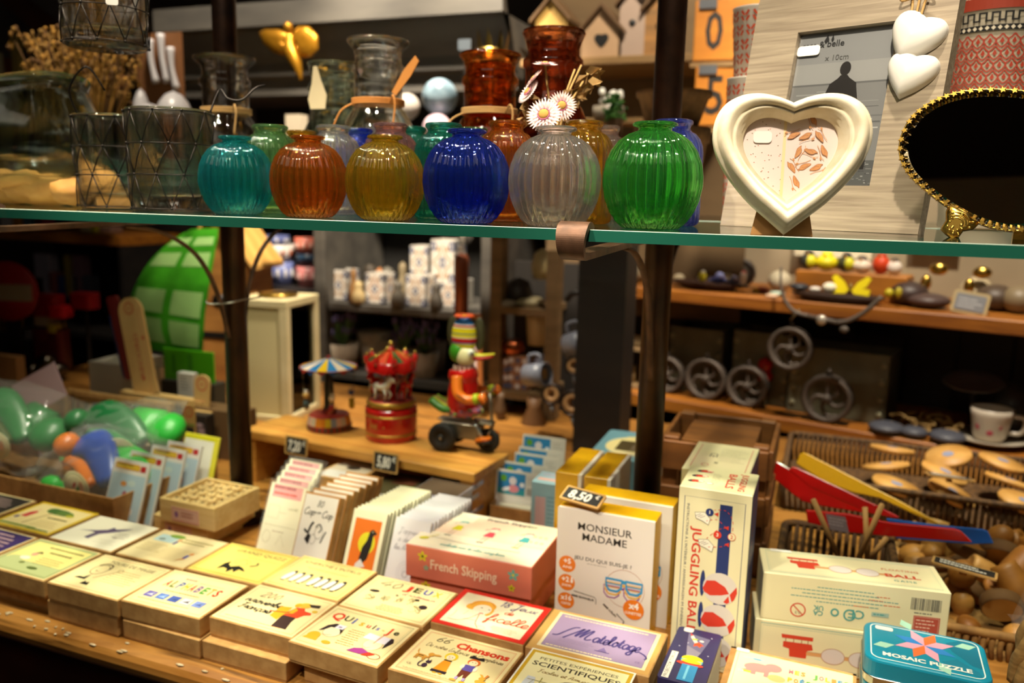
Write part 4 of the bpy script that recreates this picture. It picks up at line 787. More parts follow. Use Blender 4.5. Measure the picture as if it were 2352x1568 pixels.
def a_mat(cv,W,H):
    cv.rect(10,8,W-16,H-12,'#efe0b4'); cv.rect(15,12,W-26,H-20,'#a38cb2'); cv.frame(15,12,W-26,H-20,.8,'#5c4a8a')
    for y in (H-14,14.5): cv.greek(20,y,W-38,1,3,'#f1dfb0',2.2,int(y))
    pts=[(22,40),(30,44),(38,60),(46,72),(52,72),(50,60),(47,52)]
    cv.script('M',44,46,27,'#3f3272',2.7,W*.17); cv.curve([(20,42),(27,44),(35,58),(43,70),(50,73)],2.7,'#3f3272'); cv.script('atelotage',74,45,26,'#3f3272',2.7,W*.40,slant=.1); cv.curve([(140,46),(147,42),(151,36),(149,32)],2.4,'#3f3272')
    cv.greek(32,38,58,3,4,'#8f7aa2',.7,3); cv.poly([(88,28),(100,28),(94,38)],'#7f6aa0'); cv.rect(84,26,20,1.4,'#5c4a8a'); cv.text('CE',W-19,20,4,'#7f6aa0')
Z2=TZ-.0305
kraft_box((-60,1288),(-59,1289),'kraft game box with a dark purple label at the left edge, front row',a_purple,yaw=R(-1.5)).location=(-1.344,.826,TZ-.0298)
kraft_box((-60,1288),(-59,1289),'kraft game box with a green bordered farm picture, front row',a_green,yaw=R(-1)).location=(-1.198,.8225,TZ-.0298)
kraft_box((107,1336),(273,1377),"kraft game box with a black hat and a face, front row",a_magic,yaw=R(-.5)).location.x=-1.0515
kraft_box((277,1377),(468,1420),'kraft game box with a row of coloured letters over five small photos',a_alpha,yaw=R(.8))
kraft_box((480,1415),(668,1464),'kraft game box with a figure in a red jacket holding yellow parcels',a_prov,yaw=R(-1.2))
kraft_box((661,1471),(872,1532),'kraft game box with two children wearing cards on their foreheads',a_qui,yaw=R(-3.2))
kraft_box((890,1534),(980,1556),'kraft game box with a dog, a cat and two dressed-up children, bottom of picture',a_chans,yaw=R(-2.5))
kraft_box((-60,1288),(-59,1289),'kraft game box with a mustard border and a black haired head, bottom edge',a_sci,yaw=R(-1.8),paper='#f4f0e2',inset=.0004).location=(-.3245,.832,TZ-.0298)
for (x,lab),dy,w in zip(((-1.349,'plain kraft box at the bottom of the stack under the dark purple box'),(-1.200,'plain kraft box set back under the green bordered farm box'),(-1.0555,'plain kraft box under the black hat box'),(-.908,'plain kraft box under the box of coloured letters'),(-.765,'plain kraft box under the red jacket box'),(-.605,'plain kraft box set back in shade under the two children box'),(-.466,'plain kraft box under the dog and cat box'),(-.32,'plain kraft box under the mustard bordered box')),(.016,.014,-.002,-.001,.0,.010,.006,.008),(.14,)*8):
    t=kraft_box((107,1336),None,lab,None,yaw=R(-.6),z=Z2); t.location=(x,.8235+dy,ZT+.0002)
kraft_box((0,0),None,'kraft game box with a black label at the far left, back row',a_black,low=.0299,yaw=R(-.5)).location=(-1.4895,.9405,TZ-.0298)
kraft_box((0,0),None,'kraft game box with a yellow border, a tree and a red figure',a_tree,low=.0299,yaw=R(-.5),inset=.0005).location=(-1.3345,.9415,TZ-.0298)
kraft_box((110,1234),(257,1267),'kraft game box with a purple bird on white, back row',a_bird,low=.0299,yaw=R(-.4),paper='#f1e8d2')
kraft_box((264,1270),(423,1305),'kraft game box with slanting lines and two small children, back row',a_chemin,low=.0299,yaw=R(-.4))
kraft_box((426,1305),(590.7,1341.6),'kraft game box with a yellow label and a black scribbled figure',a_quizz,low=.0299,yaw=R(-.2))
kraft_box((597.8,1336.8),(773.5,1382),'kraft game box with a row of seven penguins',a_intrus,low=.0299,yaw=R(-2))
kraft_box((775,1389),(974.5,1440),'kraft game box with a large handwritten 40 over playing children',a_40,low=.0299,yaw=R(-2))
kraft_box((988.5,1426.5),(1203,1481),'kraft game box with a red border and an orange haired woman',a_18,low=.0299,yaw=R(-2.4))
kraft_box((1206,1484),(1497,1553),'wide kraft game box with a lilac label in rope lettering',a_mat,w=.166,d=.112,low=.0299,yaw=R(-1.5),paper='#cf9f58')
# ---- boxes of the right corner ----
t=thing('torch_box','narrow navy box with a rocket and a torch beam, right of the lilac box','game box',at(1498,1560,z=.82)-V((0,0,.035)),R(-2)); b0=at(1556,1434,z=.82); w,d=.0585,.135
t.location=(b0.x-.002,b0.y-d,.7542)
MB().rbox(0,w,0,d,0,.065,.006,c_('#2c2a58',.35)).obj('carton',t)
mb=MB(); 
for k in range(10): mb.box(w-.0004,w+.0003,.004,d-.004,.003+k*.006,.005+k*.006,c_('#d8c9a8',.6))
mb.obj('side_pages',t)
mb=MB(); cv=Cv(mb,topT(0,0,.065)); W,H=w*1000,d*1000
cv.poly([(16,H-14),(46,H-20),(40,H-60),(37,H-72),(24,H-72),(20,H-48)],'#6c6888'); cv.poly([(20,H-46),(40,H-58),(37,H-72),(24,H-72)],'#8c8496')
rk=lambda u,v:(24+u*.72+v*.69,H-18-u*.69*.9+v*.5); 
cv.poly([(20,H-16),(23,H-18),(32,H-34),(28,H-37),(21,H-24)],'#f0e6d0'); cv.poly([(18,H-12),(23,H-18),(20.4,H-20.5)],'#d83a2a'); cv.poly([(23,H-26),(31,H-25),(29,H-29),(24,H-30)],'#b8d03a'); cv.poly([(28,H-37),(33,H-33),(41,H-40),(37,H-41),(37,H-46),(32,H-42),(28,H-46)],'#e8502a')
cv.ell(36,H-29,3,2.3,'#e8e2d8'); 
for x,y in ((47,H-16),(20,H-40),(50,H-62),(11,H-52),(45,H-80),(9,H-82)): cv.ell(x,y,.9,.9,'#d8d4e8',n=8)
cv.ell(33,H-82,14,11,'#2f9cc8'); cv.ell(33,H-78,13.5,9,'#e8d41c'); cv.rect(20,H-86,26,6,'#2f9cc8'); cv.ell(32,H-90,17,4.5,'#d8402a'); cv.rect(23,H-130,20,38,'#2f8cc0'); cv.rect(30,H-126,3,32,'#78c4e0'); cv.ell(33,H-84,13,4,'#e8d41c')
cv.rect(5,H-132,8.4,64,'#efe9dc'); cv.text('PROJECTOR TORCH',10.8,H-100,4.6,'#2b2a30',rot=90,wid=60,bold=.004)
mb.obj('cover_print',t)
sticker(t,MX.Translation((.0145,d-.0065,.0652)),.013,.011,'8,90',.004)
t=thing('rhyme_box','cream box with a pink animal and coloured letters in a kraft rim, bottom right','game box',(at(1682,1490,z=.80).x-.006,.955,.7545),R(-2)); w,d,h=.158,.118,.0455
mb=MB(); mb.box(0,w,0,d,0,h-.001,kraft); mb.box(0,w,0,.004,h-.001,h,kraft); mb.box(0,w,d-.004,d,h-.001,h,kraft); mb.box(0,.008,0,d,h-.001,h,kraftd); mb.box(w-.004,w,0,d,h-.001,h,kraft); mb.obj('box',t)
mb=MB(); mb.box(.008,w-.004,.004,d-.004,h-.0009,h-.0006,c_('#eee3b2',.5)); cv=Cv(mb,topT(.008,.004,h-.0006),.00004); W,H=146,110
pkc='#e08a86'; cv.ell(32,H-34,18,11,pkc,6); cv.ell(50,H-27,11,10,pkc); cv.rect(24,H-52,6,12,pkc); cv.rect(40,H-52,6,12,pkc); cv.ell(20,H-44,8,3,pkc,20); cv.rect(11,H-16,26,3,'#8ab0c4'); cv.rect(24,H-16.5,9,4,'#5f9ac0'); cv.ell(56,H-50,11,8,'#ddbb7a'); cv.rect(12,H-50,12,4,'#d8c43a'); cv.rect(8,H-52,7,5,'#a8b0c0'); cv.line([(4,4),(4,H-4)],.5,'#9a9260')
for row,y in (('MES JOLIES',H-30),('POÉSIES',H-50)):
    for i,ch in enumerate(row): cv.text(ch,72+i*7.4,y,9.4,['#df7a86','#4f93c0','#d8b83a','#6aa858','#e0904a'][(i*2+len(row))%5],bold=.045,wid=5.6)
mb.obj('cover_print',t,(0,0,0)); sticker(t,MX.Translation((.016,d-.0045,h+.0004)),.017,.008,'12,50',.0036)
# ---- teal puzzle tin ----
p=at(1985,1420,z=.857); t=thing('puzzle_tin','teal tin with a mosaic star and white lettering, top of its stack at bottom right','tin',(p.x-.003,p.y-.102,.8232),R(-1.5),'teal puzzle tins'); w,d,h=.139,.101,.0337
tm=c_('#0f83a0',.3); mb=MB(); mb.rbox(.001,w-.001,.001,d-.001,0,.012,.016,c_('#b9b6ad',.25,1)); mb.obj('base',t)
mb=MB(); vs=[]
for z,i in ((.010,.0),(h-.003,0),(h-.0008,.0009),(h,.003)): vs.append((z,i))
n=None; V_=[];F_=[]
for z,i in vs: r_=mb._rr(i,w-i,i,d-i,.018-i,z,6); n=len(r_); V_+=r_
for k in range(3):
    for j in range(n): F_.append((k*n+j,k*n+(j+1)%n,(k+1)*n+(j+1)%n,(k+1)*n+j))
mb.add(V_,F_+[tuple(range(3*n,4*n))],tm,False); mb.obj('lid',t)
mb=MB(); mb.tube([(p_[0],p_[1],.0105) for p_ in mb._rr(-.0005,w+.0005,-.0005,d+.0005,.018,0,6)],.0012,c_('#c9c6bd',.2,1),6,True); mb.obj('rolled_edge',t)
mb=MB(); cv=Cv(mb,topT(0,0,h)); W,H=w*1000,d*1000
cv.poly([(W*.68,H*.78),(W*.80,H*.92),(W*.93,H*.90),(W*.95,H*.3),(W*.86,H*.34),(W*.80,H*.46),(W*.72,H*.60)],'#0a6c88'); cv.poly([(W*.62,H*.30),(W*.75,H*.42),(W*.9,H*.22),(W*.93,H*.1),(W*.72,H*.16)],'#0b7692')
cv.line([(a_,b_) for a_,b_,_ in mb._rr(8,W-8,7,H-7,10,0,4)],1.5,'#d8e4e0',True)
cx,cy=W*.5,H*.60; cl=['#e06a34','#e39ab0','#2a7cc4','#e39ab0','#e06a34','#2a7cc4','#e39ab0','#e06a34']; L=20; pol=lambda a,r:(cx+r*math.cos(R(a)),cy+r*math.sin(R(a)))
for k in range(8):
    a=k*45; cv.poly([(cx,cy),pol(a,L),(pol(a,L)[0]+L*math.cos(R(a+45)),pol(a,L)[1]+L*math.sin(R(a+45))),pol(a+45,L)],['#e39ab0','#e06a34','#e39ab0','#2a7cc4'][k%4]); cv.z-=.02
for k in range(4):
    a=k*90+22; b=pol(a,L*1.85); cv.poly([b,pol(a-17,L*2.45) if 0 else (b[0]+L*.8*math.cos(R(a-28)),b[1]+L*.8*math.sin(R(a-28))),(b[0]+L*1.35*math.cos(R(a)),b[1]+L*1.35*math.sin(R(a))),(b[0]+L*.8*math.cos(R(a+28)),b[1]+L*.8*math.sin(R(a+28)))],'#9cc8b4'); cv.z-=.02
cv.z+=.1; cv.text('MOSAIC PUZZLE',W*.5,H*.155,8.6,'#e6e4da',wid=W*.70,bold=.035); mb.obj('lid_print',t)
sticker(t,MX.Translation((.024,d-.016,h+.0002)),.021,.0095,'12,50€',.0042)
for k in (1,2):
    dup(t,(t.location.x+.0015*k,t.location.y+.001*k,.8232-.0342*k),(0,0,R(-1.5+k*.5)),['','teal tin directly under the top puzzle tin','teal tin at the bottom of the stack of puzzle tins'][k])
# ================= boxes standing on the middle and right of the table =================
def carton(name,label,cat,loc,rz,w,d,h,m,art_top=None,art_front=None,art_right=None,group=None,bev=.0012,part='carton'):
    t=thing(name,label,cat,loc,rz,group); MB().box(0,w,0,d,0,h,m,b=bev).obj(part,t)
    if art_top or art_front or art_right:
        mb=MB()
        if art_front: art_front(Cv(mb,frontT(0,0,0)),w*1000,h*1000)
        if art_top: art_top(Cv(mb,topT(0,0,h)),w*1000,d*1000)
        if art_right: art_right(Cv(mb,rightT(w,0,0)),d*1000,h*1000)
        mb.obj('print',t)
    return t
# ---- skipping rope boxes ----
def sk_top(cv,W,H):
    cv.rect(1,1,W-2,H-2,'#f3e6cc'); cv.rect(1,H*.40,W-2,H*.52,'#f4d6bc'); cv.rect(1,H*.75,W*.30,H*.24,'#efe8d2'); cv.rect(W*.72,H*.45,W*.27,H*.5,'#efe6c2')
    for i in range(5): cv.rect(W*.75+i*9,H*.52,6,8,'#d8cc9a'); cv.rect(W*.75+i*9,H*.66,6,8,'#d8cc9a'); cv.z-=.05
    cv.greek(W*.04,H*.93,W*.22,3,6,'#9aa48a',1,3); cv.text('French Skipping',W*.60,H*.885,9,'#2c2824',wid=W*.42,bold=.03)
    for x,y,hc,dc in ((.24,.56,'#5fb0ac','#d8ce2a'),(.52,.52,'#e07a7a','#d04a5a'),(.80,.54,'#e88a92','#4aa0a4')):
        x*=W;y*=H; cv.poly([(x-10,y-6),(x+8,y-6),(x+5,y+13),(x-5,y+13)],dc); cv.ell(x,y+22,7,8,'#f6e2cc'); cv.poly([(x-9,y+22),(x-5,y+31),(x+6,y+32),(x+9,y+25),(x+2,y+27),(x-3,y+25),(x-16,y+16),(x-13,y+22)],hc)
        for e in (-4,2): cv.line([(x+e,y-6),(x+e-3,y-30)],1,'#a8907a'); cv.ell(x+e-4,y-31,3,1.4,'#3a302a' if dc!='#4aa0a4' else '#d8b83a')
        cv.line([(x+5,y+9),(x+10,y+1)],.9,'#a8907a')
    cv.line([(W*.12,H*.26),(W*.5,H*.22),(W*.84,H*.25)],.8,'#6a6058'); cv.script('Includes How to Play Song book',W*.24,H*.10,9,'#5fb0ac',.9,W*.52); cv.ell(W*.08,H*.2,8,5,'#d8ce2a',20); cv.line([(W*.1,H*.22),(W*.16,H*.33)],1.2,'#d8ce2a')
def flower(cv,x,y,r,c,e):
    for k in range(5): a=R(90+72*k); cv.ell(x+r*.62*math.cos(a),y+r*.62*math.sin(a),r*.48,r*.30,c,90+72*k,10); cv.z-=.02
    cv.ell(x,y,r*.26,r*.26,e,n=10)
def sk_front(cv,W,H):
    cv.text('French Skipping',W*.47,H*.36,H*.30,'#f3d9bc',wid=W*.53,bold=.012)
    flower(cv,W*.14,H*.70,8,'#d8c81c','#3a3a1a'); flower(cv,W*.17,H*.36,4.5,'#7fb09a','#c8b83a'); flower(cv,W*.86,H*.66,8.5,'#6ab0a4','#d8c81c'); flower(cv,W*.85,H*.26,5.6,'#d8c81c','#5a5a1a')
salmon=c_('#d8765f',.4)
a=at(932,1245,z=.856); b=at(1222,1300,z=.856); rz=math.atan2(b.y-a.y,b.x-a.x); w=(b-a).length
for k,(dz,dx,lab) in enumerate(((.854-.0535,0,'salmon pink skipping rope box, upper of the two'),(.7545,.004,'salmon pink skipping rope box underneath, mostly hidden'))):
    h=.0535 if k==0 else .0455
    carton('skipping_rope_box',lab,'game box',(a.x+dx,a.y+(.006 if k else 0),dz),rz,w-(.008 if k else 0),.155,h,salmon,sk_top if k==0 else None,sk_front,None,'skipping rope boxes')
# ---- guessing game boxes, yellow with a white face ----
yel=mixmat('yellow_card','#dca60c','#cf9a08',.38,(30,30,30)); 
def mm_front(cv,W,H):
    cv.rect(0,0,W,H,'#ddd3c8'); T='#241c14'
    cv.text('MONSIEUR',W*.50,H*.845,11.5,T,bold=.010,wid=W*.56); cv.text('MADAME',W*.50,H*.765,11.5,T,bold=.010,wid=W*.46); cv.text('JEU DU QUI SUIS-JE ?',W*.49,H*.605,5.6,T,bold=.012,wid=W*.60); cv.greek(W*.33,H*.58,W*.26,1,3,'#a59c90',1.2,3)
    for y,a_,b_ in ((.55,'+5','ANS'),(.40,'+2','JOUEURS'),(.25,'x16','CARTES')):
        cv.ell(W*.12,H*y,13,13,'#e2781c'); cv.text(a_,W*.12-(2 if a_=='+2' else 0),H*y+1,8,'#f3ece2',bold=.03); cv.text(b_,W*.12,H*y-6.5,3.8,'#f3ece2',bold=.02,wid=15)
        if a_=='+2': cv.ell(W*.12+8,H*y+8,1.6,1.8,'#f3ece2'); cv.rect(W*.12+6.2,H*y+.5,3.6,5.6,'#f3ece2')
    cv.ring(W*.73,H*.44,29,29,.5,'#b8785a')
    for dx,dy,c,th in ((-3,-11,'#8a3a8c',1.8),(-1,-5.5,'#e0a81c',2.2),(0,0,'#2f8fc0',3.4)):
        for sx in (-1,1):
            x=W*.72+dx+sx*15; y=H*.46+dy; cv.line([(x-12,y+8),(x+12,y+8),(x+11,y-5),(x+5,y-10),(x-6,y-10),(x-11,y-4)],th,c,True); cv.line([(x-11,y+1),(x+11,y+1)],th*.55,c); cv.z-=.02
        cv.line([(W*.72+dx-4,H*.46+dy+6),(W*.72+dx+4,H*.46+dy+6)],th*1.5,c)
    cv.ell(W*.83,H*.29,15.5,15.5,'#e2781c'); cv.text('x4',W*.83,H*.29+1,10,'#f3ece2',bold=.035); cv.text('LUNETTES',W*.83,H*.29-8,4.2,'#f3ece2',bold=.02,wid=24)
    cv.line([(W*.20,H*.345),(W*.42,H*.325),(W*.44,H*.31),(W*.44,H*.27)],.9,'#6a625a'); cv.text('MME BONHEUR',W*.30,H*.295,3.2,T,bold=.02,wid=W*.24,rot=-3); cv.text('MME CÂLIN',W*.58,H*.24,3.2,T,bold=.02,wid=W*.17,rot=-38); cv.line([(W*.66,H*.23),(W*.74,H*.18),(W*.68,H*.06)],1.4,'#4a423a')
def mm(label,loc,rz,grp='yellow guessing game boxes',art=True):
    t=thing('guessing_game_box',label,'game box',loc,rz,grp); w,d,h=.145,.045,.194
    MB().box(0,w,.006,d,0,h,yel,b=.001).obj('sleeve',t); MB().box(.0005,w-.0005,0,.0065,.0005,h-.0003,c_('#e4dcd2',.4),b=.0008).obj('front_panel',t)
    if art:
        mb=MB(); mm_front(Cv(mb,frontT(0,0,0)),w*1000,h*1000); mb.obj('print',t)
    return t
mm('white faced yellow game box with spectacles printed on it, frontmost',(-.343,1.100,.7545),R(-1))
mm('yellow game box right behind the white faced one, its white edge showing',(-.330,1.168,.7545),R(-1.5))
for x,lab,y in ((-.350,'yellow game box turned sideways, left one of the rear pair',1.246),(-.300,'yellow game box turned sideways beside the iron post',1.244)):
    mm(lab,(x,y,.7545),R(90) ,art=False)
# ---- slate price tags ----
slate=c_('#1f1d1b',.6); tagw=c_('#c79a58',.6)
def slate_tag(label,T,w,h,txt,cw='#efe9de'):
    t=thing('price_tag',label,'price tag',T.translation,0,'slate price tags'); t.matrix_world=T
    MB().rbox(-w/2,w/2,-h/2,h/2,-.003,0,.003,tagw,k=3).obj('wooden_frame',t); b=.0035
    mb=MB(); mb.rbox(-w/2+b,w/2-b,-h/2+b,h/2-b,-.001,.0004,.001,slate,k=2); cv=Cv(mb,MX.Translation((0,0,.0004))); 
    if txt: cv.text(txt[:-1],-w*60,-h*270,h*560,cw,bold=.035,wid=(w-2*b)*1000*.62,sh=.1); cv.text('€',w*340,h*60,h*260,cw,bold=.02)
    else: cv.greek(-w*380,h*100,w*760,2,h*300,cw,h*130,3)
    mb.obj('slate',t)
    MB().box(-.005,.005,-h*.15,h*.15,-.012,-.003,tagw,b=.001).obj('peg',t); return t
p=at(1338,1146,z=.962); slate_tag('slate price tag reading 8,50 pegged on the front yellow box',frameT((p.x,p.y,.966),(.93,-.22,-.03),(.24,.86,.42)),.066,.029,'8,50€')
# ---- juggling boxes ----
cb=c_('#e6dcb0',.45); nv='#27356a'
def jg_front(cv,W,H):
    rd='#d23a26'; cv.frame(W*.085,H*.02,W*.83,H*.93,.8,nv)
    cv.rect(W*.575,H*.05,W*.17,H*.88,nv); cv.rect(W*.575,H*.62,W*.17,0.1,nv)
    cv.text('JUGGLING BALLS',W*.225,H*.475,12,rd,rot=-90,wid=H*.63,bold=.02) ; cv.text("INSTRUCTIONS À L'INTÉRIEUR / ANWEISUNGEN IM INNEREN / INSTRUCCIONES",W*.125,H*.46,3.4,'#3a3f5c',rot=-90,wid=H*.9)
    for k in range(3):
        x,y=W*.65,H*(.47-.178*k); cv.ell(W*.405,y+4,3.4,19,nv); cv.ell(x,y,23,23,'#d9cfc4'); r=23
        cv.poly([(x-r,y-3),(x-r*.8,y+9),(x-r*.3,y+11),(x+r*.3,y+4),(x+r*.55,y-5),(x+r*.1,y-9),(x-r*.55,y-12),(x-r*.9,y-8)],rd); cv.poly([(x+r*.58,y-6),(x+r*.95,y+7),(x+r*1.0,y-2),(x+r*.86,y-12),(x+r*.72,y-16)],rd); cv.poly([(x+r*.52,y-8),(x+r*.25,y-18),(x+r*.45,y-20),(x+r*.6,y-17)],rd) if k==0 else None
    for x,y in ((.33,.845),(.40,.70)):
        cv.poly([(W*x-9,H*y+6),(W*x+4,H*y+8),(W*x+12,H*y),(W*x+10,H*y-9),(W*x+2,H*y-5),(W*x-7,H*y-2)],'#efe6d0'); cv.line([(W*x-9,H*y+6),(W*x+4,H*y+8),(W*x+12,H*y),(W*x+10,H*y-9),(W*x+2,H*y-5),(W*x-7,H*y-2)],.6,'#2a2a3a',True)
        for e in range(3): cv.line([(W*x-8+e*3,H*y+1-e),(W*x-1+e*3,H*y+5-e)],.5,'#2a2a3a'); cv.z-=.02
    for pts in ([(.40,.83),(.55,.845),(.70,.80)],[(.50,.895),(.66,.90),(.76,.85),(.76,.77)],[(.42,.735),(.56,.79),(.68,.81)],[(.45,.69),(.64,.705),(.74,.735)]):
        P=smooth_path([(a_*W,b_*H,0) for a_,b_ in pts],5)
        for i in range(0,len(P)-1,2): cv.line([(P[i].x,P[i].y),(P[i+1].x,P[i+1].y)],.8,rd); cv.z-=.024
    for n_,x,y,c in (('1',.44,.88,nv),('2',.76,.765,rd),('3',.565,.765,rd)): cv.ell(W*x,H*y,5,5,c if n_!='2' else '#e6dcb0'); cv.ring(W*x,H*y,5,5,.7,c); cv.text(n_,W*x,H*y-2.4,5,'#efe6d0' if n_!='2' else rd,bold=.02)
    for x,y in ((.53,.875),(.70,.72),(.68,.81)): cv.poly([(W*x-3,H*y),(W*x+3,H*y+3),(W*x+3,H*y-3)],rd)
def jg_top(cv,W,H):
    rd='#d23a26'; cv.text('JUGGLING',W*.78,H*.5,9,rd,rot=-90,wid=H*.78,bold=.02); cv.text('BALLS',W*.60,H*.5,11,rd,rot=-90,wid=H*.66,bold=.02); cv.greek(W*.38,H*.72,W*.14,7,6,'#8a8468',.9,3)
    for x,y in ((.16,.30),(.18,.55),(.22,.80)):
        cv.ell(W*x,H*y,9,5,'#26262c',20); cv.ell(W*x+5,H*y,9,4.6,rd,10); cv.ell(W*x+9,H*y+1,4,2.6,'#efe6d0')
    cv.ell(W*.38,H*.26,5,4,'#e9dfd0'); cv.ring(W*.38,H*.26,5,4,.7,'#3a3a4a'); cv.ell(W*.32,H*.78,3,2,rd)
def jg_right(cv,W,H):
    cv.rect(0,0,W,H,nv); cv.text('JUGGLING BALLS',W*.42,H*.62,9,'#a8503a',rot=-90,wid=H*.66,bold=.01); cv.greek(W*.2,H*.2,W*.6,6,9,'#56629a',1.4,4)
def jg_top2(cv,W,H):
    cv.line([(W*.10,H*.08),(W*.10,H*.92)],.9,'#c8402e'); cv.line([(W*.92,H*.08),(W*.92,H*.92)],.9,'#c8402e'); cv.line([(W*.92,H*.08),(W*.6,H*.08)],.9,'#c8402e'); cv.text('CE',W*.30,H*.55,13,'#6a6650',rot=-90); cv.ring(W*.30,H*.20,5,6,1,'#c8402e'); cv.greek(W*.45,H*.80,W*.42,8,9,'#8a8468',1,5); cv.text('UK',W*.42,H*.3,6,'#6a6650',rot=-90)
def jg_front2(cv,W,H): cv.frame(W*.07,H*.06,W*.86,H*.86,.8,nv)
a=at(1561,1114,Y=1.078); carton('juggling_box','tall cream box of juggling balls with three red and white balls down its front','game box',(a.x,a.y,.7545),R(-.5),.0965,.092,a.z-.7545,cb,jg_top,jg_front,jg_right,'juggling ball boxes')
a=at(1566,1073,z=1.0); carton('juggling_box','cream box of juggling balls behind the tall one, small print on its top','game box',(a.x,a.y,.7545),R(-1),.0985,.150,.2455,cb,jg_top2,jg_front2,jg_right,'juggling ball boxes')
# ---- floating ball boxes ----
def pipe_art(cv,x,y,s,flip=1):
    rd='#d0422a'; cv.poly([(x-20*s,y+11*s),(x+20*s,y+11*s),(x+20*s,y+5.6*s),(x-19*s,y+5.6*s)],rd); cv.poly([(x-17*s,y+1*s),(x+19*s,y+1*s),(x+21*s,y-7*s),(x+14*s,y-9*s),(x+13*s,y-20*s),(x-8*s,y-20*s),(x-9*s,y-9*s),(x-17*s,y-7*s)],rd)
    for e in (-14,-4,6,14): cv.line([(x+e*s,y+1*s),(x+e*s,y+5.6*s)],1.2*s,'#b8845a'); cv.z-=.02
    cv.poly([(x+13*s,y-10*s),(x+104*s,y-10*s),(x+104*s,y-15*s),(x+13*s,y-15*s)],'#d8a066'); cv.line([(x+13*s,y-10*s),(x+104*s,y-10*s)],.7,'#b07a48')
    for e in (46,80): cv.ell(x+e*s,y-12*s,14.5*s,11*s,'#d9cdc6'); cv.ring(x+e*s,y-12*s,14.5*s,11*s,.9,'#b88a6a')
gr='#8fb0a0'; te='#4f9a94'
def fb_frame(cv,W,H): cv.frame(W*.035,H*.07,W*.93,H*.86,1.3,gr); cv.frame(W*.045,H*.115,W*.91,H*.77,.5,gr)
def fb_top(cv,W,H):
    fb_frame(cv,W,H); pipe_art(cv,W*.24,H*.58,1.05); cv.text('FLOATING',W*.78,H*.60,6,'#d8744a',wid=W*.20,sp=1.05); cv.text('BALL',W*.78,H*.36,9.5,'#cf4a2c',wid=W*.19,bold=.03); cv.text('GAME',W*.78,H*.20,5.4,te,wid=W*.12,sp=1.2)
def fb_front(cv,W,H):
    for i,(x,w_) in enumerate(((.30,.40),(.16,.62),(.22,.58),(.16,.55),(.30,.42))): cv.greek(W*x,H*(.80-.075*i),W*w_,1,3,te,1.2,i+3)
    for x,y in ((.62,.74),(.58,.66),(.66,.58),(.5,.50)): cv.greek(W*x,H*y,W*.1,1,3,'#d8744a',1.2,int(x*50))
    cv.ring(W*.205,H*.28,9.5,9.5,1.8,'#d0503a'); cv.line([(W*.205-6,H*.28+6),(W*.205+6,H*.28-6)],1.6,'#d0503a'); cv.text('0-3',W*.205,H*.28-2,4,'#6a6a5a',rot=180)
    for s_,x,h in (('UK',.315,7),('CA',.315,7)): cv.text(s_,W*x,H*(.42 if s_=='UK' else .31),h,te,bold=.02,rot=180,wid=13)
    cv.ell(W*.405,H*.32,5.5,6,te); cv.ell(W*.405,H*.32,3.2,3.4,'#e6dcb0'); cv.ring(W*.485,H*.30,7,7.5,2.2,te,20); cv.rect(W*.47,H*.2,9,15,'#e6dcb0') if 0 else None
    cv.text('CE',W*.52,H*.42,13,te,bold=.01,rot=180); cv.rect(W*.60,H*.34,22,6,'#a8c0b0'); cv.greek(W*.61,H*.37,18,1,3,te,2,9)
    q=random.Random(9); x=W*.80
    while x<W*.955: w_=q.choice([.5,.8,1.2]); cv.rect(x,H*.58,w_,17,'#3a3a3c'); cv.z-=.024; x+=w_+q.choice([.5,.8,1.0])
    cv.greek(W*.82,H*.51,W*.12,1,3,'#5a5a58',1.2,8); cv.rect(W*.82,H*.04,33,29,'#b8503e'); cv.frame(W*.82+1.4,H*.04+1.4,30,26,.5,'#e6c9b0'); cv.greek(W*.835,H*.36,24,4,5,'#e6b8a0',1.8,5)
def fb_side(cv,W,H): fb_frame(cv,W,H); pipe_art(cv,W*.24,H*.58,1.05); cv.text('BALL',W*.80,H*.4,9,'#cf4a2c',wid=W*.19,bold=.03)
a=at(1754,1313,z=.894); b=at(2186,1362,z=.894); rz=math.atan2(b.y-a.y,b.x-a.x); w=(b-a).length
t=carton('floating_ball_box','long cream box with a red pipe on top and a barcode on its side','game box',(a.x,a.y,.825),rz,w,.083,.069,cb,fb_top,fb_front,None,'floating ball boxes'); sticker(t,MX.Translation((.030,.078,.0693)),.03,.007,'12,50€',.004)
carton('floating_ball_box','long cream box under the barcode one, red pipe facing forward','game box',(a.x-.006,a.y-.002,.7545),rz-R(.8),w,.083,.0702,cb,None,fb_side,None,'floating ball boxes')
# ---- blue tin, blue packs and blister cards in the middle ----
a=at(1358,1047,Y=1.5); b=at(1545,1000,Y=1.7)
t=thing('blue_box','flat blue box with a picture in a cream oval, behind the right iron post','box',(-.412,1.5,.7545),R(1)); MB().rbox(0,.135,0,.2,0,.144,.008,c_('#6f9aac',.4)).obj('box',t)
mb=MB(); cv=Cv(mb,topT(0,0,.144)); cv.ell(68,95,52,62,'#dfcc92'); cv.rect(40,60,62,70,'#4a3c22'); cv.rect(38,42,64,12,'#d8c9a0'); cv.ell(75,150,30,16,'#dfcc92'); cv.rect(70,66,26,40,'#6a5a48'); cv.greek(20,28,96,1,4,'#e9e2cc',3,4); mb.obj('print',t)
mb=MB(); mb.box(0,.115,0,.15,0,.004,kraftd); 
for x0,x1,y0,y1 in ((0,.115,0,.003),(0,.115,.147,.15),(0,.003,0,.15),(.112,.115,0,.15)): mb.box(x0,x1,y0,y1,.004,.038,kraftd)
one(mb,'card_tray','low brown cardboard tray holding the blue blister cards','tray',(-.59,1.43,.7545))
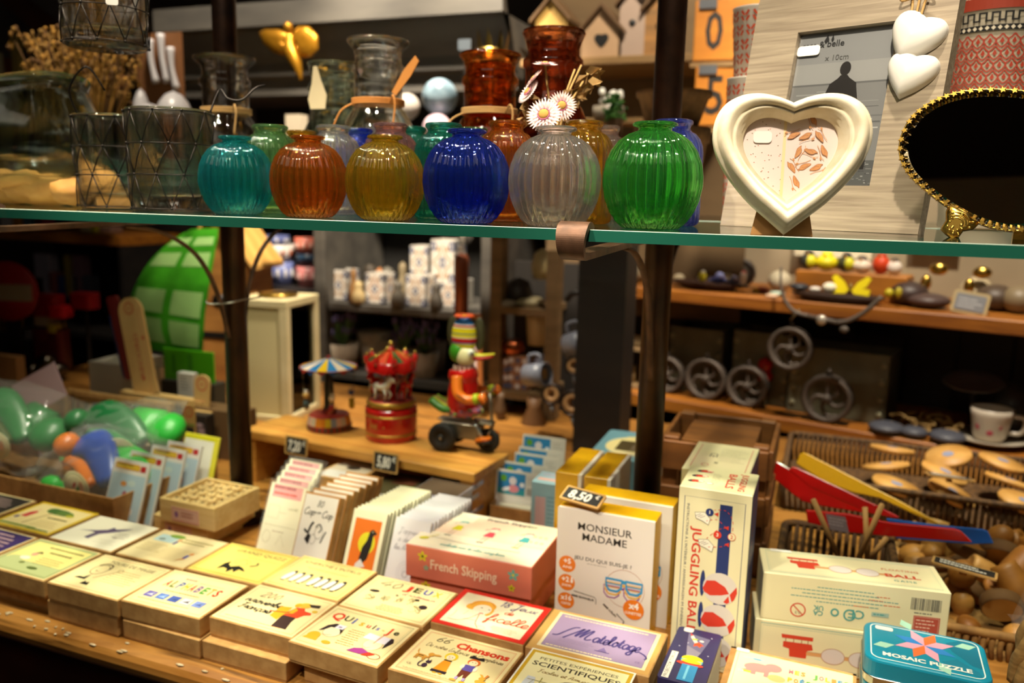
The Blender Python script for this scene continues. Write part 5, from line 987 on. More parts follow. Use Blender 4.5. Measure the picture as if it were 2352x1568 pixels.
def blister(x,y,lab,h=.105,w=.096,rz=0,z=.759):
    t=thing('blister_card',lab,'blister card',(x,y,z),rz,'blue blister cards in the tray',rot=(R(-8),0,rz)); mb=MB(); mb.box(0,w,0,.0006,0,h+.035,c_('#d9d5cb',.5)); cv=Cv(mb,frontT(0,0,0)); W,H=w*1000,h*1000
    cv.rect(3,H-14,W*.62,44,'#2a7fb8'); cv.rect(3,H-14,W*.62,12,'#2f93a0'); cv.rect(W*.66,H-14,W*.32,44,'#cfccc4'); cv.ell(16,H+18,7,7,'#5c9a2c'); cv.ell(36,H+14,8,8,'#d8d2d6'); cv.ell(38,H-2,12,8,'#d88a94'); cv.ell(56,H+8,5,5,'#e4e8ee'); cv.ell(22,H-4,9,4,'#e4e8ee',20)
    for i in range(10): cv.rect(W*.70+i*2.3,H-11,1.2,14,'#5a564e'); cv.z-=.024
    cv.greek(W*.70,H+22,W*.24,3,5,'#8a877e',1,3); mb.obj('header_card',t)
    MB().box(.006,w-.006,-.02,-.0004,.004,h-.02,film,b=.003).obj('blister',t); 
    MB().box(.012,w-.012,-.016,-.003,.008,h*.5,c_('#b8b29c',.5),b=.003).obj('toy',t)
for i,(dx,dy,h) in enumerate(((-.006,.0,.062),(-.004,.028,.070),(.010,.056,.082),(.008,.084,.086),(.006,.110,.105))):
    blister(-.585+dx,1.46+dy,'blue topped blister card, '+['front','second','third','fourth','tallest and rearmost'][i]+' in the brown tray',h)
p=at(1240,1200,z=.78); carton('blue_pack','upright light blue pack left of the yellow boxes','pack',(p.x,1.36,.7545),R(0),.062,.06,.128,c_('#8fb4c4',.45),lambda cv,W,H:(cv.rect(6,12,50,14,'#d8a8a0'),cv.greek(8,46,46,2,6,'#e0949a',2,4)),lambda cv,W,H:(cv.rect(8,40,20,60,'#c9a8b0'),cv.greek(32,100,26,10,8,'#5f88a0',2,4)))
# ---- slim boxes and booklets in leaning columns ----
def lean_col(n,x,y0,w,h,t,dy,mk,labs,grp,cat,name,dx=-.0005,lean=24):
    pr=None
    for i in range(n):
        if i<2:
            o=thing(name,labs(i),cat,(0,0,0),0,grp); mk(o,w,h,t,i); pr=o
        else: o=dup(pr,label=labs(i))
        o.location=(x+dx*i+rnd.uniform(-.0008,.0008),y0+dy*i,ZT+.001+t*math.sin(R(lean))); o.rotation_euler=(R(-lean+rnd.uniform(-.6,.6)),0,R(-2))
ordn=['front','second','third','fourth','fifth','sixth','seventh','eighth','ninth','tenth','eleventh','twelfth','thirteenth','fourteenth']
def mk_plastic(o,w,h,t,i):
    MB().box(0,w,0,t,0,h,film).obj('case',o)
    mb=MB(); mb.box(.002,w-.002,.003,.004,.002,h-.006,c_('#ece6c8',.5)); cv=Cv(mb,frontT(0,.003,0)); W,H=w*1000,h*1000; cv.rect(8,H-30,W-16,22,'#e5a0a0'); cv.greek(10,H-15,W-20,1,4,'#a8505a',5,3); cv.greek(12,H-25,W-24,1,4,'#d8544a',4,5)
    cv.frame(9,H-66,22,22,.6,'#b8ae8a'); cv.line([(31,H-55),(46,H-55)],.6,'#b8ae8a'); cv.script('la ferme' if 0 else 'uve',W-30,H-48,8,'#a8a07a',.7,20); cv.line([(6,H-78),(W-6,H-78)],.6,'#b8ae8a'); cv.ring(16,H-98,8,10,.6,'#b8ae8a'); cv.line([(38,H-110),(46,H-92),(56,H-110)],.6,'#b8ae8a'); cv.greek(26,H-88,24,1,4,'#b8a08a',1.4,2); mb.obj('card',o)
    MB().box(.006,w-.006,.006,t-.003,.004,h-.012,c_('#b79a94',.6)).obj('booklet',o)
lean_col(5,-.888,1.078,.078,.150,.016,.030,mk_plastic,lambda i:f'clear plastic case with a pink headed card, {ordn[i]} of its leaning row','pink headed plastic cases','case','plastic_case',-.012)
def mk_cap(o,w,h,t,i):
    MB().box(0,w,.0025,t,0,h,kraft,b=.001).obj('box',o)
    mb=MB(); mb.box(0,w,0,.0028,0,h,c_('#b87f3c',.6)); mb.box(.002,w-.002,-.0003,0,.002,h-.003,c_('#ddd7cf',.5)); cv=Cv(mb,frontT(0,-.0003,0)); W,H=w*1000,h*1000
    cv.script('80',W*.40,H*.84,11,'#2c2824',1.1,14); cv.script('Cap',W*.08,H*.73,12,'#2c2824',1.3,22); cv.script('Cap',W*.60,H*.72,12,'#2c2824',1.3,22); cv.script('ou pas',W*.38,H*.76,5,'#2c2824',.6,13)
    cv.curve([(14,H-62),(22,H-66),(26,H-54),(30,H-48)],4,'#1c1816'); cv.poly([(18,H-78),(24,H-66),(30,H-72),(27,H-86)],'#1c1816'); cv.curve([(36,H-56),(42,H-50),(48,H-56),(44,H-64)],2,'#1c1816'); cv.ring(44,H-64,8,10,.6,'#5a5450'); cv.curve([(58,H-60),(54,H-70),(51,H-80)],2.4,'#1c1816'); cv.ring(34,H-76,6,8,.6,'#5a5450'); mb.obj('front_card',o)
lean_col(7,-.812,1.080,.071,.137,.0165,.0195,mk_cap,lambda i:f'slim kraft box with a white face and black scribbles, {ordn[i]} in its leaning row','slim kraft boxes in a leaning row','game box','slim_box',.001)
def mk_bird(o,w,h,t,i):
    MB().box(0,w,.0008,t,0,h,c_('#d9d4b4',.6)).obj('pages',o)
    mb=MB(); mb.box(0,w,0,.0008,0,h,c_('#ece6c6',.5)); cv=Cv(mb,frontT(0,0,0)); W,H=w*1000,h*1000; cv.rect(7,8,W-14,H-22,'#e0711c'); cv.ell(W*.56,H*.58,16,18,'#d9d028'); cv.poly([(W*.42,H*.36),(W*.46,H*.52),(W*.56,H*.62),(W*.60,H*.74),(W*.68,H*.77),(W*.82,H*.72),(W*.72,H*.69),(W*.72,H*.56),(W*.66,H*.38),(W*.56,H*.32)],'#1e1a16'); cv.ell(W*.68,H*.735,1,1,'#e9e2c4',n=8); cv.poly([(W*.28,H*.1),(W*.36,H*.3),(W*.48,H*.37),(W*.64,H*.28),(W*.52,H*.26),(W*.5,H*.1)],'#d8d2d0')
    mb.obj('cover',o)
lean_col(14,-.716,1.086,.065,.125,.0060,.0098,mk_bird,lambda i:f'cream flip book with a black bird on orange, {ordn[i]} in its row','cream flip books','book','flip_book',.0012)
def mk_draw(o,w,h,t,i):
    MB().box(0,w,.0008,t,0,h,c_('#b9b4c0',.5)).obj('pages',o)
    mb=MB(); mb.box(0,w,0,.0008,0,h,c_('#dcd8dc',.5)); cv=Cv(mb,frontT(0,0,0)); W,H=w*1000,h*1000; cv.script("J'apprends",W*.14,H*.80,9,'#8a8690',.7,W*.7); cv.script('à dessiner'.replace('à','a'),W*.16,H*.69,9,'#8a8690',.7,W*.66); cv.script('les Animaux',W*.10,H*.58,9,'#8a8690',.7,W*.74)
    for r_ in (16,12,7): cv.ring(W*.54,H*.30,r_,r_*1.1,.5,'#b4b0ba')
    cv.ring(W*.54,H*.28,4,5,.9,'#9a96a0'); mb.obj('cover',o)
lean_col(13,-.636,1.090,.066,.122,.0062,.0104,mk_draw,lambda i:f'white drawing booklet with grey handwriting, {ordn[i]} in its row','white drawing booklets','book','drawing_booklet',.0012)
# boxes and cases lying flat under the wooden stand
def flat_stack(n,x,y,w,d,t,m,labs,grp,name,cat,top=None,rz=0,part='case'):
    for i in range(n):
        o=carton(name,labs(i),cat,(x+rnd.uniform(-.0015,.0015),y+rnd.uniform(-.0015,.0015),ZT+.0004+i*(t+.0003)),R(rz+rnd.uniform(-1,1)),w,d,t,m,top if i==n-1 else None,None,None,grp,.0008,part)
flat_stack(3,-.935,1.335,.098,.13,.0265,kraft,lambda i:['lowest','middle','topmost'][i]+' kraft box of the pile under the toy stand','kraft boxes under the toy stand','kraft_box','box',lambda cv,W,H:(cv.rect(6,6,W-12,H-12,'#c9b9a4'),cv.ell(W*.5,H*.55,16,12,'#3a3028'),cv.rect(6,6,W-12,H*.3,'#dcd6d2')),-3,'box')
flat_stack(7,-.816,1.322,.098,.125,.0098,c_('#aaa39a',.15,coat=.6),lambda i:f'disc case with a dark green cover, {ordn[6-i] if i<6 else "topmost"} from the top of its pile' if i<6 else 'disc case with a dark green cover, topmost of its pile','green covered disc cases','disc_case','case',lambda cv,W,H:(cv.rect(2,3,W-4,H-5,'#4a4226'),cv.rect(W*.3,H*.5,W*.5,H*.3,'#6a3a26'),cv.rect(W*.6,H*.3,W*.3,H*.2,'#6a7a2a')),-2)
flat_stack(9,-.700,1.305,.094,.125,.0100,c_('#a59fae',.15,coat=.6),lambda i:f'grey violet disc case, {ordn[8-i]} from the top of its pile under the stand' if i<8 else 'grey violet disc case, topmost of its pile under the stand','grey violet disc cases','disc_case','case',lambda cv,W,H:cv.rect(2,3,W-4,H-5,'#5c4a3a'),-2)
# ================= wooden stand with the tin toys =================
ZR=.873; ra=R(-5.3)
RT=MX.Translation((-1.180,1.433,ZT))@MX.Rotation(ra,4,'Z')
t=thing('toy_stand','low pine bench carrying the tin carousels and the duck','stand',(-1.180,1.433,ZT),ra); W=.579; hT=ZR-ZT
MB().box(-.006,W+.006,-.004,.140,hT-.019,hT,pine,b=.0015).obj('top',t)
for x in (0,W-.028): MB().box(x,x+.028,0,.134,0,hT-.019,pine,b=.001).obj('side',t)
MB().box(.028,W-.028,.128,.134,0,hT-.019,pine).obj('back',t)
def on_stand(x,y): p=at(x,y,z=ZR); return (p.x,p.y,ZR+.0003)
def clip_tag(px,py,txt,lab):
    n=V((math.sin(-ra)*-1,0,0)); f=RT@V((0,-.0165,0)); u=RT.to_3x3()@V((1,0,0)); o=RT.translation+RT.to_3x3()@V((0,-.0165,0))
    p=at(px,py,pl=(o,RT.to_3x3()@V((0,-1,0)))); slate_tag(lab,frameT(p,u,(0,.12,1)),.060,.040,txt)
clip_tag(680,1024,'7,20€','slate price tag reading 7,20 on the left of the pine bench'); clip_tag(885,1061,'5,80€','slate price tag reading 5,80 on the front of the pine bench')
redp=c_('#c01412',.18,coat=.6); goldp=c_('#b8923a',.3,.6); grn=c_('#1d5c3a',.25)
# ---- red wooden carousel ----
x,y,z=on_stand(899,1003); t=thing('music_carousel','red and gold wooden carousel music box with little horses, middle of the pine bench','toy',(x,y,z),R(15)); s=.056
mb=MB(); mb.lathe([(0,0),(s*.97,0),(s,.003),(s,.066),(s*.985,.070),(0,.070)],redp,n=40); mb.obj('drum',t)
mb=MB()
for zz in (.0155,.056): mb.lathe([(s*1.002,zz-.0025),(s*1.012,zz),(s*1.002,zz+.0025)],goldp,n=40,closed=True)
fl=MB(); cv=Cv(fl,MX.Identity(4),.0004)
for i in range(4): cv.curve([(-14+i*5,30),(-12+i*5,38),(-9+i*5,34),(-11+i*5,42)],.9,'#c9a24a',k=3)
cv.curve([(8,30),(3,36),(8,42)],.9,'#c9a24a'); cv.poly([(22+3*math.cos(R(90+36*k))*(1 if k%2==0 else .45),36+3*math.sin(R(90+36*k))*(1 if k%2==0 else .45)) for k in range(10)],'#c9a24a')
wrap(fl,MX.Rotation(R(-25),4,'Z'),s,s,.07); mb.v+=[]; o0=len(mb.v); mb.v+=fl.v; mb.f+=[[a+o0 for a in f] for f in fl.f]; mb.fm+=[mb.mi(fl.mats[k]) for k in fl.fm]; mb.sm+=fl.sm
mb.obj('gold_trim',t)
mb=MB(); mb.lathe([(0,.074),(s*.93,.074),(s*.95,.078),(s*.95,.084),(s*.90,.0865),(s*.86,.085),(0,.085)],goldp,n=40); mb.lathe([(0,.0865),(s*.86,.0865),(s*.86,.085)],c_('#c23a3a',.4),n=32); mb.cyl((0,0,.07),(0,0,.075),s*.5,goldp); mb.obj('turntable',t)
MB().lathe([(.011,.086),(.0105,.16),(.0,.16)],redp,n=20).obj('column',t)
mb=MB(); n=8; zc=.152; sc=s*.97
vs=[];fs=[];k=48
for i in range(k):
    a=2*pi*i/k; sc_=.004*abs(math.sin(4*a)); 
    vs+=[(sc*math.cos(a),sc*math.sin(a),zc-.004+sc_),(sc*math.cos(a),sc*math.sin(a),zc+.020),(sc*.93*math.cos(a),sc*.93*math.sin(a),zc+.021)]
for i in range(k):
    a=3*i;b=3*((i+1)%k); fs+=[(a,b,b+1,a+1),(a+1,b+1,b+2,a+2)]
mb.add(vs,fs,redp,True)
for i in range(16):
    a0=2*pi*i/16;a1=2*pi*(i+1)/16; m=grn if i%4 in(1,) else redp if i%2==0 else c_('#d8482a',.3)
    P=[(sc*.93*math.cos(a0),sc*.93*math.sin(a0),zc+.021),(sc*.93*math.cos(a1),sc*.93*math.sin(a1),zc+.021),(.012*math.cos(a1),.012*math.sin(a1),zc+.040),(.012*math.cos(a0),.012*math.sin(a0),zc+.040)]
    mb.add(P,[(0,1,2,3)],m)
    mb.tube([(sc*.93*math.cos(a0),sc*.93*math.sin(a0),zc+.0215),(.012*math.cos(a0),.012*math.sin(a0),zc+.0405)],.0008,goldp,5)
mb.cyl((0,0,zc+.038),(0,0,zc+.048),.012,redp,r2=.004); mb.lathe([(0,zc+.002),(sc*.95,zc)],redp,n=32); mb.obj('canopy',t)
MB().ball((0,0,zc+.055),.0065,gold).obj('finial',t)
for i in range(8): a=2*pi*(i+.5)/8; mb=MB(); mb.cyl((sc*.95*math.cos(a),sc*.95*math.sin(a),zc+.016),(sc*.95*math.cos(a),sc*.95*math.sin(a),zc+.030),.006,redp,10); mb.ball((sc*.95*math.cos(a),sc*.95*math.sin(a),zc+.034),.0048,gold,10,7); mb.obj('finial',t)
def horse(t,a,r,zz,body,mane,saddle,sc_):
    mb=MB(MX.Rotation(a,4,'Z')@MX.Translation((r,0,zz))@MX.Rotation(R(90),4,'Z')@MX.Scale(sc_,4))
    mb.tube([(-.016,0,.002),(-.008,0,.003),(.004,0,.002),(.014,0,.005),(.020,0,.014),(.024,0,.021)],[.007,.0085,.0082,.008,.0055,.0045],body,10); mb.tube([(.022,0,.022),(.029,0,.020),(.034,0,.014)],[.0052,.0044,.0028],body,8)
    for x,dx,y in ((.012,.010,.004),(.010,.004,-.004),(-.013,-.006,.004),(-.014,.002,-.004)): mb.tube([(x,y,-.002),(x+dx,y,-.014),(x+dx*.4-.001,y,-.025)],[.0036,.0026,.002],body,7); mb.ball((x+dx*.4,y,-.027),.0026,black,7,5)
    mb.tube([(.023,0,.027),(.016,0,.022),(.010,0,.012)],[.002,.0028,.002],mane,6); mb.tube([(-.02,0,.004),(-.028,0,.0),(-.030,0,-.010)],[.002,.0032,.0012],mane,6); mb.ball((.0,0,.0085),(.007,.0075,.0035),saddle,10,6)
    for e in (-.002,.002): mb.ball((.0225,e,.0275),(.0012,.0008,.0028),body,6,4)
    mb.cyl((0,0,-.032/sc_*.9),(0,0,.036/sc_*.9),.0014,goldp,6); return mb.obj('horse',t)
for i,(b,m,sd) in enumerate(((c_('#c01412',.2),black,goldp),(c_('#e9e2d4',.3),c_('#d8c9a8',.5),c_('#2a6ab0',.4)),(c_('#c01412',.2),black,goldp),(c_('#e9e2d4',.3),c_('#c8b08a',.5),c_('#b8402a',.4)))):
    horse(t,R(-20+90*i),s*.66,.118,b,m,sd,1.0)
# ---- tin carousel with a striped roof ----
x,y,z=on_stand(757,983); t=thing('tin_carousel','small tin carousel with a blue and yellow roof, left on the pine bench','toy',(x,y,z),R(8)); s=.049; tin=c_('#b9b2a4',.2,1); tr=c_('#8c1f1c',.3)
mb=MB(); mb.lathe([(0,0),(s,0),(s*1.01,.002),(s*1.0,.013),(s*.98,.014),(0,.014)],tr,n=40)
for i in range(24): a=2*pi*i/24; mb.box(-.0026,.0026,-.0004,.0006,.003,.012,c_('#26423c',.3),T=MX.Rotation(a,4,'Z')@MX.Translation((0,s*1.007,0)))
mb.obj('base',t)
mb=MB(); cols=['#d98a2a','#d8c83a','#8a9ab8','#d8b4a0','#c9bfa8','#d98a2a']; k=24
for i in range(k):
    a0,a1=2*pi*i/k,2*pi*(i+1)/k; r0,r1=s*.985,s*.90
    mb.add([(r0*math.cos(a0),r0*math.sin(a0),.014),(r0*math.cos(a1),r0*math.sin(a1),.014),(r1*math.cos(a1),r1*math.sin(a1),.033),(r1*math.cos(a0),r1*math.sin(a0),.033)],[(0,1,2,3)],c_(cols[i%6],.25))
mb.lathe([(s*.90,.033),(s*.88,.0345),(0,.0345)],c_('#c2403a',.35),n=32)
for i in range(10): a=2*pi*i/10; mb.add([(.016*math.cos(a),.016*math.sin(a),.0345),(.016*math.cos(a+.63),.016*math.sin(a+.63),.0345),(.019*math.cos(a+.31),.019*math.sin(a+.31),.050)],[(0,1,2)],tr)
mb.obj('drum',t)
MB().lathe([(.0115,.034),(.0105,.10),(.009,.12),(.003,.14),(.003,.155)],c_('#3a3d3a',.35,.6),n=18).obj('column',t)
mb=MB(); k=16; rr=.062
for i in range(k):
    a0,a1=2*pi*i/k,2*pi*(i+1)/k; c=c_(['#e0b41c','#2a78b8','#d8c4b0','#2a78b8'][i%4],.22)
    mb.add([(rr*math.cos(a0),rr*math.sin(a0),.142),(rr*math.cos(a1),rr*math.sin(a1),.142),(.006*math.cos(a1),.006*math.sin(a1),.160),(.006*math.cos(a0),.006*math.sin(a0),.160)],[(0,1,2,3)],c)
    mb.add([(rr*math.cos(a0),rr*math.sin(a0),.142),(rr*1.02*math.cos((a0+a1)/2),rr*1.02*math.sin((a0+a1)/2),.133),(rr*math.cos(a1),rr*math.sin(a1),.142)],[(0,1,2)],c_(['#a83a30','#33507a'][i%2],.25))
mb.lathe([(rr*.99,.1405),(0,.150)],tin,n=32); mb.tube([(rr*math.cos(2*pi*i/32),rr*math.sin(2*pi*i/32),.142) for i in range(32)],.0012,c_('#a8402e',.3),5,True); mb.ball((0,0,.162),.005,tr,10,7); mb.obj('roof',t)
mb=MB()
for i in range(4): a=2*pi*i/4+.5; mb.tube([(rr*.92*math.cos(a),rr*.92*math.sin(a),.142),(rr*.84*math.cos(a),rr*.84*math.sin(a),.045)],.0008,tin,5)
mb.obj('rods',t)
for i,(c1,c2) in enumerate((('#d8b41c','#2a4a9a'),('#7a1f1c','#d8b49a'),('#3a4a4a','#c8a05a'),('#8c1f1c','#e8d0b0'))):
    a=2*pi*i/4+.5; T=MX.Rotation(a,4,'Z')@MX.Translation((rr*.8,0,.06)); mb=MB(T); mb.tube([(0,-.008,-.012),(0,0,-.006),(0,.004,.006)],[.006,.007,.006],c_(c1,.3),9); mb.ball((0,.004,.020),.0075,c_(c2,.3),10,7); mb.ball((0,.004,.027),(.006,.006,.005),c_('#e9e0d0',.2,.5),8,5); mb.obj('rider',t)
# ---- tin duck on a tricycle ----
x,y,z=on_stand(1063,1030); t=thing('tin_duck','tin toy duck with a striped cap riding a tricycle, right on the pine bench','toy',(x,y,z),R(2))
met=c_('#8d8678',.3,.9); rub=c_('#171512',.7); u=1.0
orange=c_('#d8701c',.3); drd=c_('#b81410',.25)
for nm,xx,yy,r,wd in (('wheel',-.034,-.033,.031,.018),('wheel',-.034,.033,.031,.018),('wheel',.058,0,.026,.012)):
    mb=MB(MX.Translation((xx,yy,r))@MX.Rotation(R(90),4,'X')); mb.lathe([(r*.25,-wd/2),(r*.8,-wd/2),(r*.97,-wd*.38),(r,0),(r*.97,wd*.38),(r*.8,wd/2),(r*.25,wd/2)],rub,n=32,closed=True)
    for rr_ in (.42,.62): mb.lathe([(r*rr_,-wd*.52),(r*(rr_+.04),-wd*.55),(r*(rr_+.08),-wd*.52)],rub,n=28)
    mb.cyl((0,0,-wd*.56),(0,0,wd*.56),r*.25,rub,14); mb.ball((0,0,wd*.56),.003,chrome,8,5); mb.obj(nm,t)
mb=MB(); mb.box(-.045,.042,-.022,.022,.028,.062,met,b=.002); mb.box(-.055,.070,-.014,.014,.062,.066,met,b=.001); mb.tube([(.066,0,.066),(.060,0,.13)],.004,met,8); mb.tube([(.068,-.007,.064),(.058,-.010,.026)],.0024,chrome,8); mb.tube([(.068,.007,.064),(.058,.010,.026)],.0024,chrome,8); mb.cyl((-.034,-.036,.031),(-.034,.036,.031),.003,met); mb.box(.02,.066,-.010,.010,.064,.069,chrome,b=.001); mb.tube([(.03,-.018,.066),(.044,-.018,.050),(.052,-.018,.026)],.0042,c_('#a8b4b8',.3,.7),8); mb.obj('tricycle_frame',t)
mb=MB(); mb.tube(smooth_path([(.052,-.045,.128),(.060,-.03,.140),(.062,0,.132),(.060,.03,.140),(.052,.045,.128)],4),.0022,chrome,7); mb.obj('handlebar',t)
mb=MB()
mb.tube(smooth_path([(-.008,0,.083),(-.002,0,.10),(.0,0,.13),(-.001,0,.16),(-.003,0,.176)],4),[.030+.004*math.sin(i*.3) if i<12 else .034-.0012*(i-11) for i in range(17)],drd,16); mb.obj('body',t)
mb=MB(); 
for i in range(7):
    f=i/6; mb.tube(smooth_path([(.01-.02*f,-.020+.04*f,.098),(-.035,-.020+.04*f,.088),(-.070,-.012+.024*f,.104)],4),.0085,c_(['#3f7a2a','#8aa02a','#c8b43a','#5a7a4a','#a83a30'][i%5],.4),8)
mb.ball((0,0,.086),(.042,.032,.016),c_('#a8566a',.4),14,8)
q=random.Random(3)
for i in range(60): a=q.uniform(0,2*pi); b=q.uniform(-.9,.5); mb.ball((.041*math.cos(a)*math.cos(b),.032*math.sin(a)*math.cos(b),.086+.016*math.sin(b)),(.005,.003,.002),c_(q.choice(['#c8402e','#4f8a3a','#d8c86a','#6a7ab0','#d8a0a8']),.4),6,4)
mb.obj('tail',t)
mb=MB(); mb.lathe([(.021,.170),(.022,.176),(.020,.186)],c_('#7a3a34',.5),n=20)
for i in range(14): a=2*pi*i/14; mb.box(-.0016,.0016,.0205,.0225,.171,.185,c_('#e0d4c4',.5),T=MX.Rotation(a,4,'Z'))
mb.obj('collar',t)
mb=MB(); mb.ball((.004,0,.205),(.024,.021,.024),c_('#e0d9a8',.3),18,12); mb.ball((-.012,0,.212),(.020,.020,.024),c_('#3c8a1c',.35),14,9); mb.ball((.021,-.013,.214),(.008,.008,.009),c_('#e9e6da',.3),10,7); mb.ball((.025,-.019,.214),(.0036,.003,.004),black,8,5); mb.obj('head',t)
mb=MB(); mb.tube(smooth_path([(.020,0,.203),(.042,0,.203),(.066,0,.209)],5),[.012-.0008*i for i in range(11)],drd,12,flat=.6); mb.tube(smooth_path([(.022,0,.208),(.044,0,.209),(.069,0,.214)],5),[.010-.0006*i for i in range(11)],c_('#c8c01c',.3),12,flat=.5); mb.obj('beak',t)
mb=MB(); bands=[('#d8c81c',.222,.236),('#2a4fa0',.236,.240),('#b81818',.240,.252),('#d8d0c0',.252,.255),('#d8c81c',.255,.264),('#1f5f7a',.264,.267),('#d8c81c',.267,.282),('#d8d0c0',.282,.285),('#b81818',.285,.290),('#d8d0c0',.290,.293),('#1c6ab8',.293,.312)]
def cr(zz): f=(zz-.222)/.09; return .0235*math.sqrt(max(0,1-abs(f-.30)**2.2/.50)) if f>.3 else .0235*math.sqrt(max(0,1-(.3-f)**2/.22))
for c,z0,z1 in bands: mb.lathe([(1.2*cr(z0+(z1-z0)*k/4),z0+(z1-z0)*k/4) for k in range(5)],c_(c,.25),n=24,T=MX.Translation((0,0,.222*.28))@MX.Diagonal((1,.6,.72,1)))
mb.obj('striped_cap',t)
mb=MB(); 
for i in range(12): a=2*pi*i/12; mb.ball((.016*math.cos(a),.016*math.sin(a),.290),(.006,.006,.003),c_('#d8501c',.4),8,5)
mb.ball((0,0,.288),(.008,.008,.004),c_('#a8b81c',.4),8,5); mb.obj('cap_frill',t)
for yy in (-1,1):
    mb=MB(MX.Translation((yy*.030,.010,.252))); mb.ball((0,0,0),(.013,.0045,.036),c_('#3d3a22',.5),14,9); mb.obj('ear_flap',t)
for yy in (-1,1):
    mb=MB(); P=smooth_path([(-.002,yy*.030,.165),(.004,yy*.042,.135),(.022,yy*.044,.122),(.044,yy*.043,.124)],5); mb.tube(P,[.0125-.0002*i for i in range(len(P))],orange,12)
    mb.tube([(.042,yy*.043,.124),(.052,yy*.043,.126)],.0115,c_('#a8b81c',.4),12); mb.ball((.059,yy*.043,.128),(.010,.009,.010),orange,12,8)
    for k in range(4): mb.tube([(.062,yy*(.036+.0045*k),.132),(.067,yy*(.036+.0045*k),.124),(.062,yy*(.036+.0045*k),.118)],.0026,orange,6)
    mb.tube([(.056,yy*.034,.134),(.062,yy*.033,.138)],.0028,orange,6)
    for k in range(3): mb.tube([(.006+.006*k,yy*.0535,.133-.003*k),(.014+.006*k,yy*.0555,.129-.003*k)],.0011,black,5)
    mb.obj('arm',t)
mb=MB()
for yy in (-.022,.022): mb.tube([(.040,yy,.030),(.056,yy,.034),(.072,yy,.037)],[.009,.010,.008],orange,10,flat=.5); mb.tube([(.042,yy,.024),(.058,yy,.027),(.074,yy,.030)],[.008,.009,.007],black,10,flat=.5)
mb.obj('shoe',t)
t.scale=(.97,.97,.97)
# ================= left side of the table =================
# ---- two pale wooden trays with round pieces ----
def tray(lab,px,z,w,d,h,rz,n,fill):
    p=at(*px,z=z+h); t=thing('wooden_tray',lab,'tray',(p.x,p.y,z),rz,'pale wooden trays'); b=.006
    mb=MB(); mb.box(0,w,0,b,0,h,pale,.0008); mb.box(0,w,d-b,d,0,h,pale,.0008); mb.box(0,b,b,d-b,0,h,pale); mb.box(w-b,w,b,d-b,0,h,pale); mb.box(b,w-b,b,d-b,0,.004,pale); mb.obj('tray',t)
    mb=MB(); mb.box(w*.22,w*.72,-.0006,.0001,h*.12,h*.74,c_('#e2b8a2',.5)); cv=Cv(mb,frontT(0,-.0006,0)); W=w*1000;H=h*1000; cv.frame(W*.235,H*.16,W*.47,H*.54,.8,'#c8543e'); cv.ell(W*.31,H*.42,4.4,6,'#9a6a98'); cv.greek(W*.40,H*.50,W*.28,2,6,'#b8705a',2.6,3); mb.obj('paper_label',t)
    if fill:
        q=random.Random(5); m1=c_('#d8b87a',.6); m2=c_('#6a4a22',.7)
        for i in range(5):
            for j in range(5):
                o=MB(); o.lathe([(0,0),(.009,0),(.0105,.004),(.009,.0075),(.003,.0085),(.0,.007)],m1,n=14); o.lathe([(0,.0072),(.003,.0090),(0,.0092)],m2,n=8)
                one(o,'wooden_button','round pale wooden piece lying in the upper wooden tray','wooden piece',V((p.x,p.y,z))+V((.020+.0215*i+q.uniform(-.002,.002),.020+.0225*j+q.uniform(-.002,.002),h-.012)),q.uniform(0,6),'round pieces in the upper tray')
        MB().box(b,w-b,b,d-b,.004,h-.0122,c_('#c9a86a',.8)).obj('lining',t)
    else:
        MB().box(b,w-b,b,d-b,.004,h-.008,c_('#a8884a',.8)).obj('lining',t)
    return t
tray('lower pale wooden tray, shifted forward under the other',(352,1180),.7545,.130,.128,.038,R(-2),0,False)
tray('upper pale wooden tray filled with round wooden pieces',(366,1142),.7930,.128,.122,.044,R(-1.5),25,True)
# ---- white booklets leaning in a row ----
def mk_stick(o,w,h,t,i):
    MB().box(0,w,.0008,t,0,h,c_('#d9d4cc',.5)).obj('pages',o)
    mb=MB(); mb.box(0,w,0,.0008,0,h,c_('#e3ded8',.45)); cv=Cv(mb,frontT(0,0,0)); W,H=w*1000,h*1000
    cv.rrect(6,H-19,W*.70,12,4,'#d8902a'); cv.rrect(8,H-17,W*.70-4,8,3,'#e0b83a'); cv.greek(12,H-12,W*.55,1,4,'#7a6a2a',3,3); cv.rect(W-20,H-19,13,11,'#b82a2a'); cv.rect(3,3,W-6,H-30,'#b4cbd8')
    for x,y,a,b,c in ((.2,.2,7,8,'#5a9a3a'),(.16,.28,5,5,'#d8642a'),(.24,.12,5,5,'#d8642a'),(.55,.45,11,12,'#d8b0b8'),(.48,.5,6,9,'#a84a6a'),(.7,.3,9,8,'#e8e0dc'),(.4,.66,8,5,'#d8904a'),(.62,.68,10,6,'#c8d8d8'),(.5,.16,8,6,'#7a7ab8')): cv.ell(W*x,H*y,a,b,c)
    mb.obj('cover',o)
for i,(dx,dy) in enumerate(((0,0),(-.006,.045),(.004,.09),(.012,.125))):
    if i==0: o=thing('sticker_book','white booklet with an orange title bar, frontmost of its leaning row','booklet',(0,0,0),0,'white booklets leaning beside the trays'); mk_stick(o,.092,.135,.004,0); s0=o
    else: o=dup(s0,label='white booklet with an orange title bar, '+ordn[i]+' of its leaning row')
    o.location=(-1.258+dx,1.100+dy,ZT+.003); o.rotation_euler=(R(-20),0,R(-3))
o=carton('yellow_booklet','booklet with a yellow edge leaning behind the white ones','booklet',(-1.238,1.268,ZT+.003),R(-3),.095,.004,.142,c_('#d8cc3a',.45),None,lambda cv,W,H:(cv.rect(3,3,W-16,H-14,'#e6e1d6'),cv.rect(3,H-10,W-10,8,'#d8d01c'))); o.rotation_euler=(R(-18),0,R(-3))
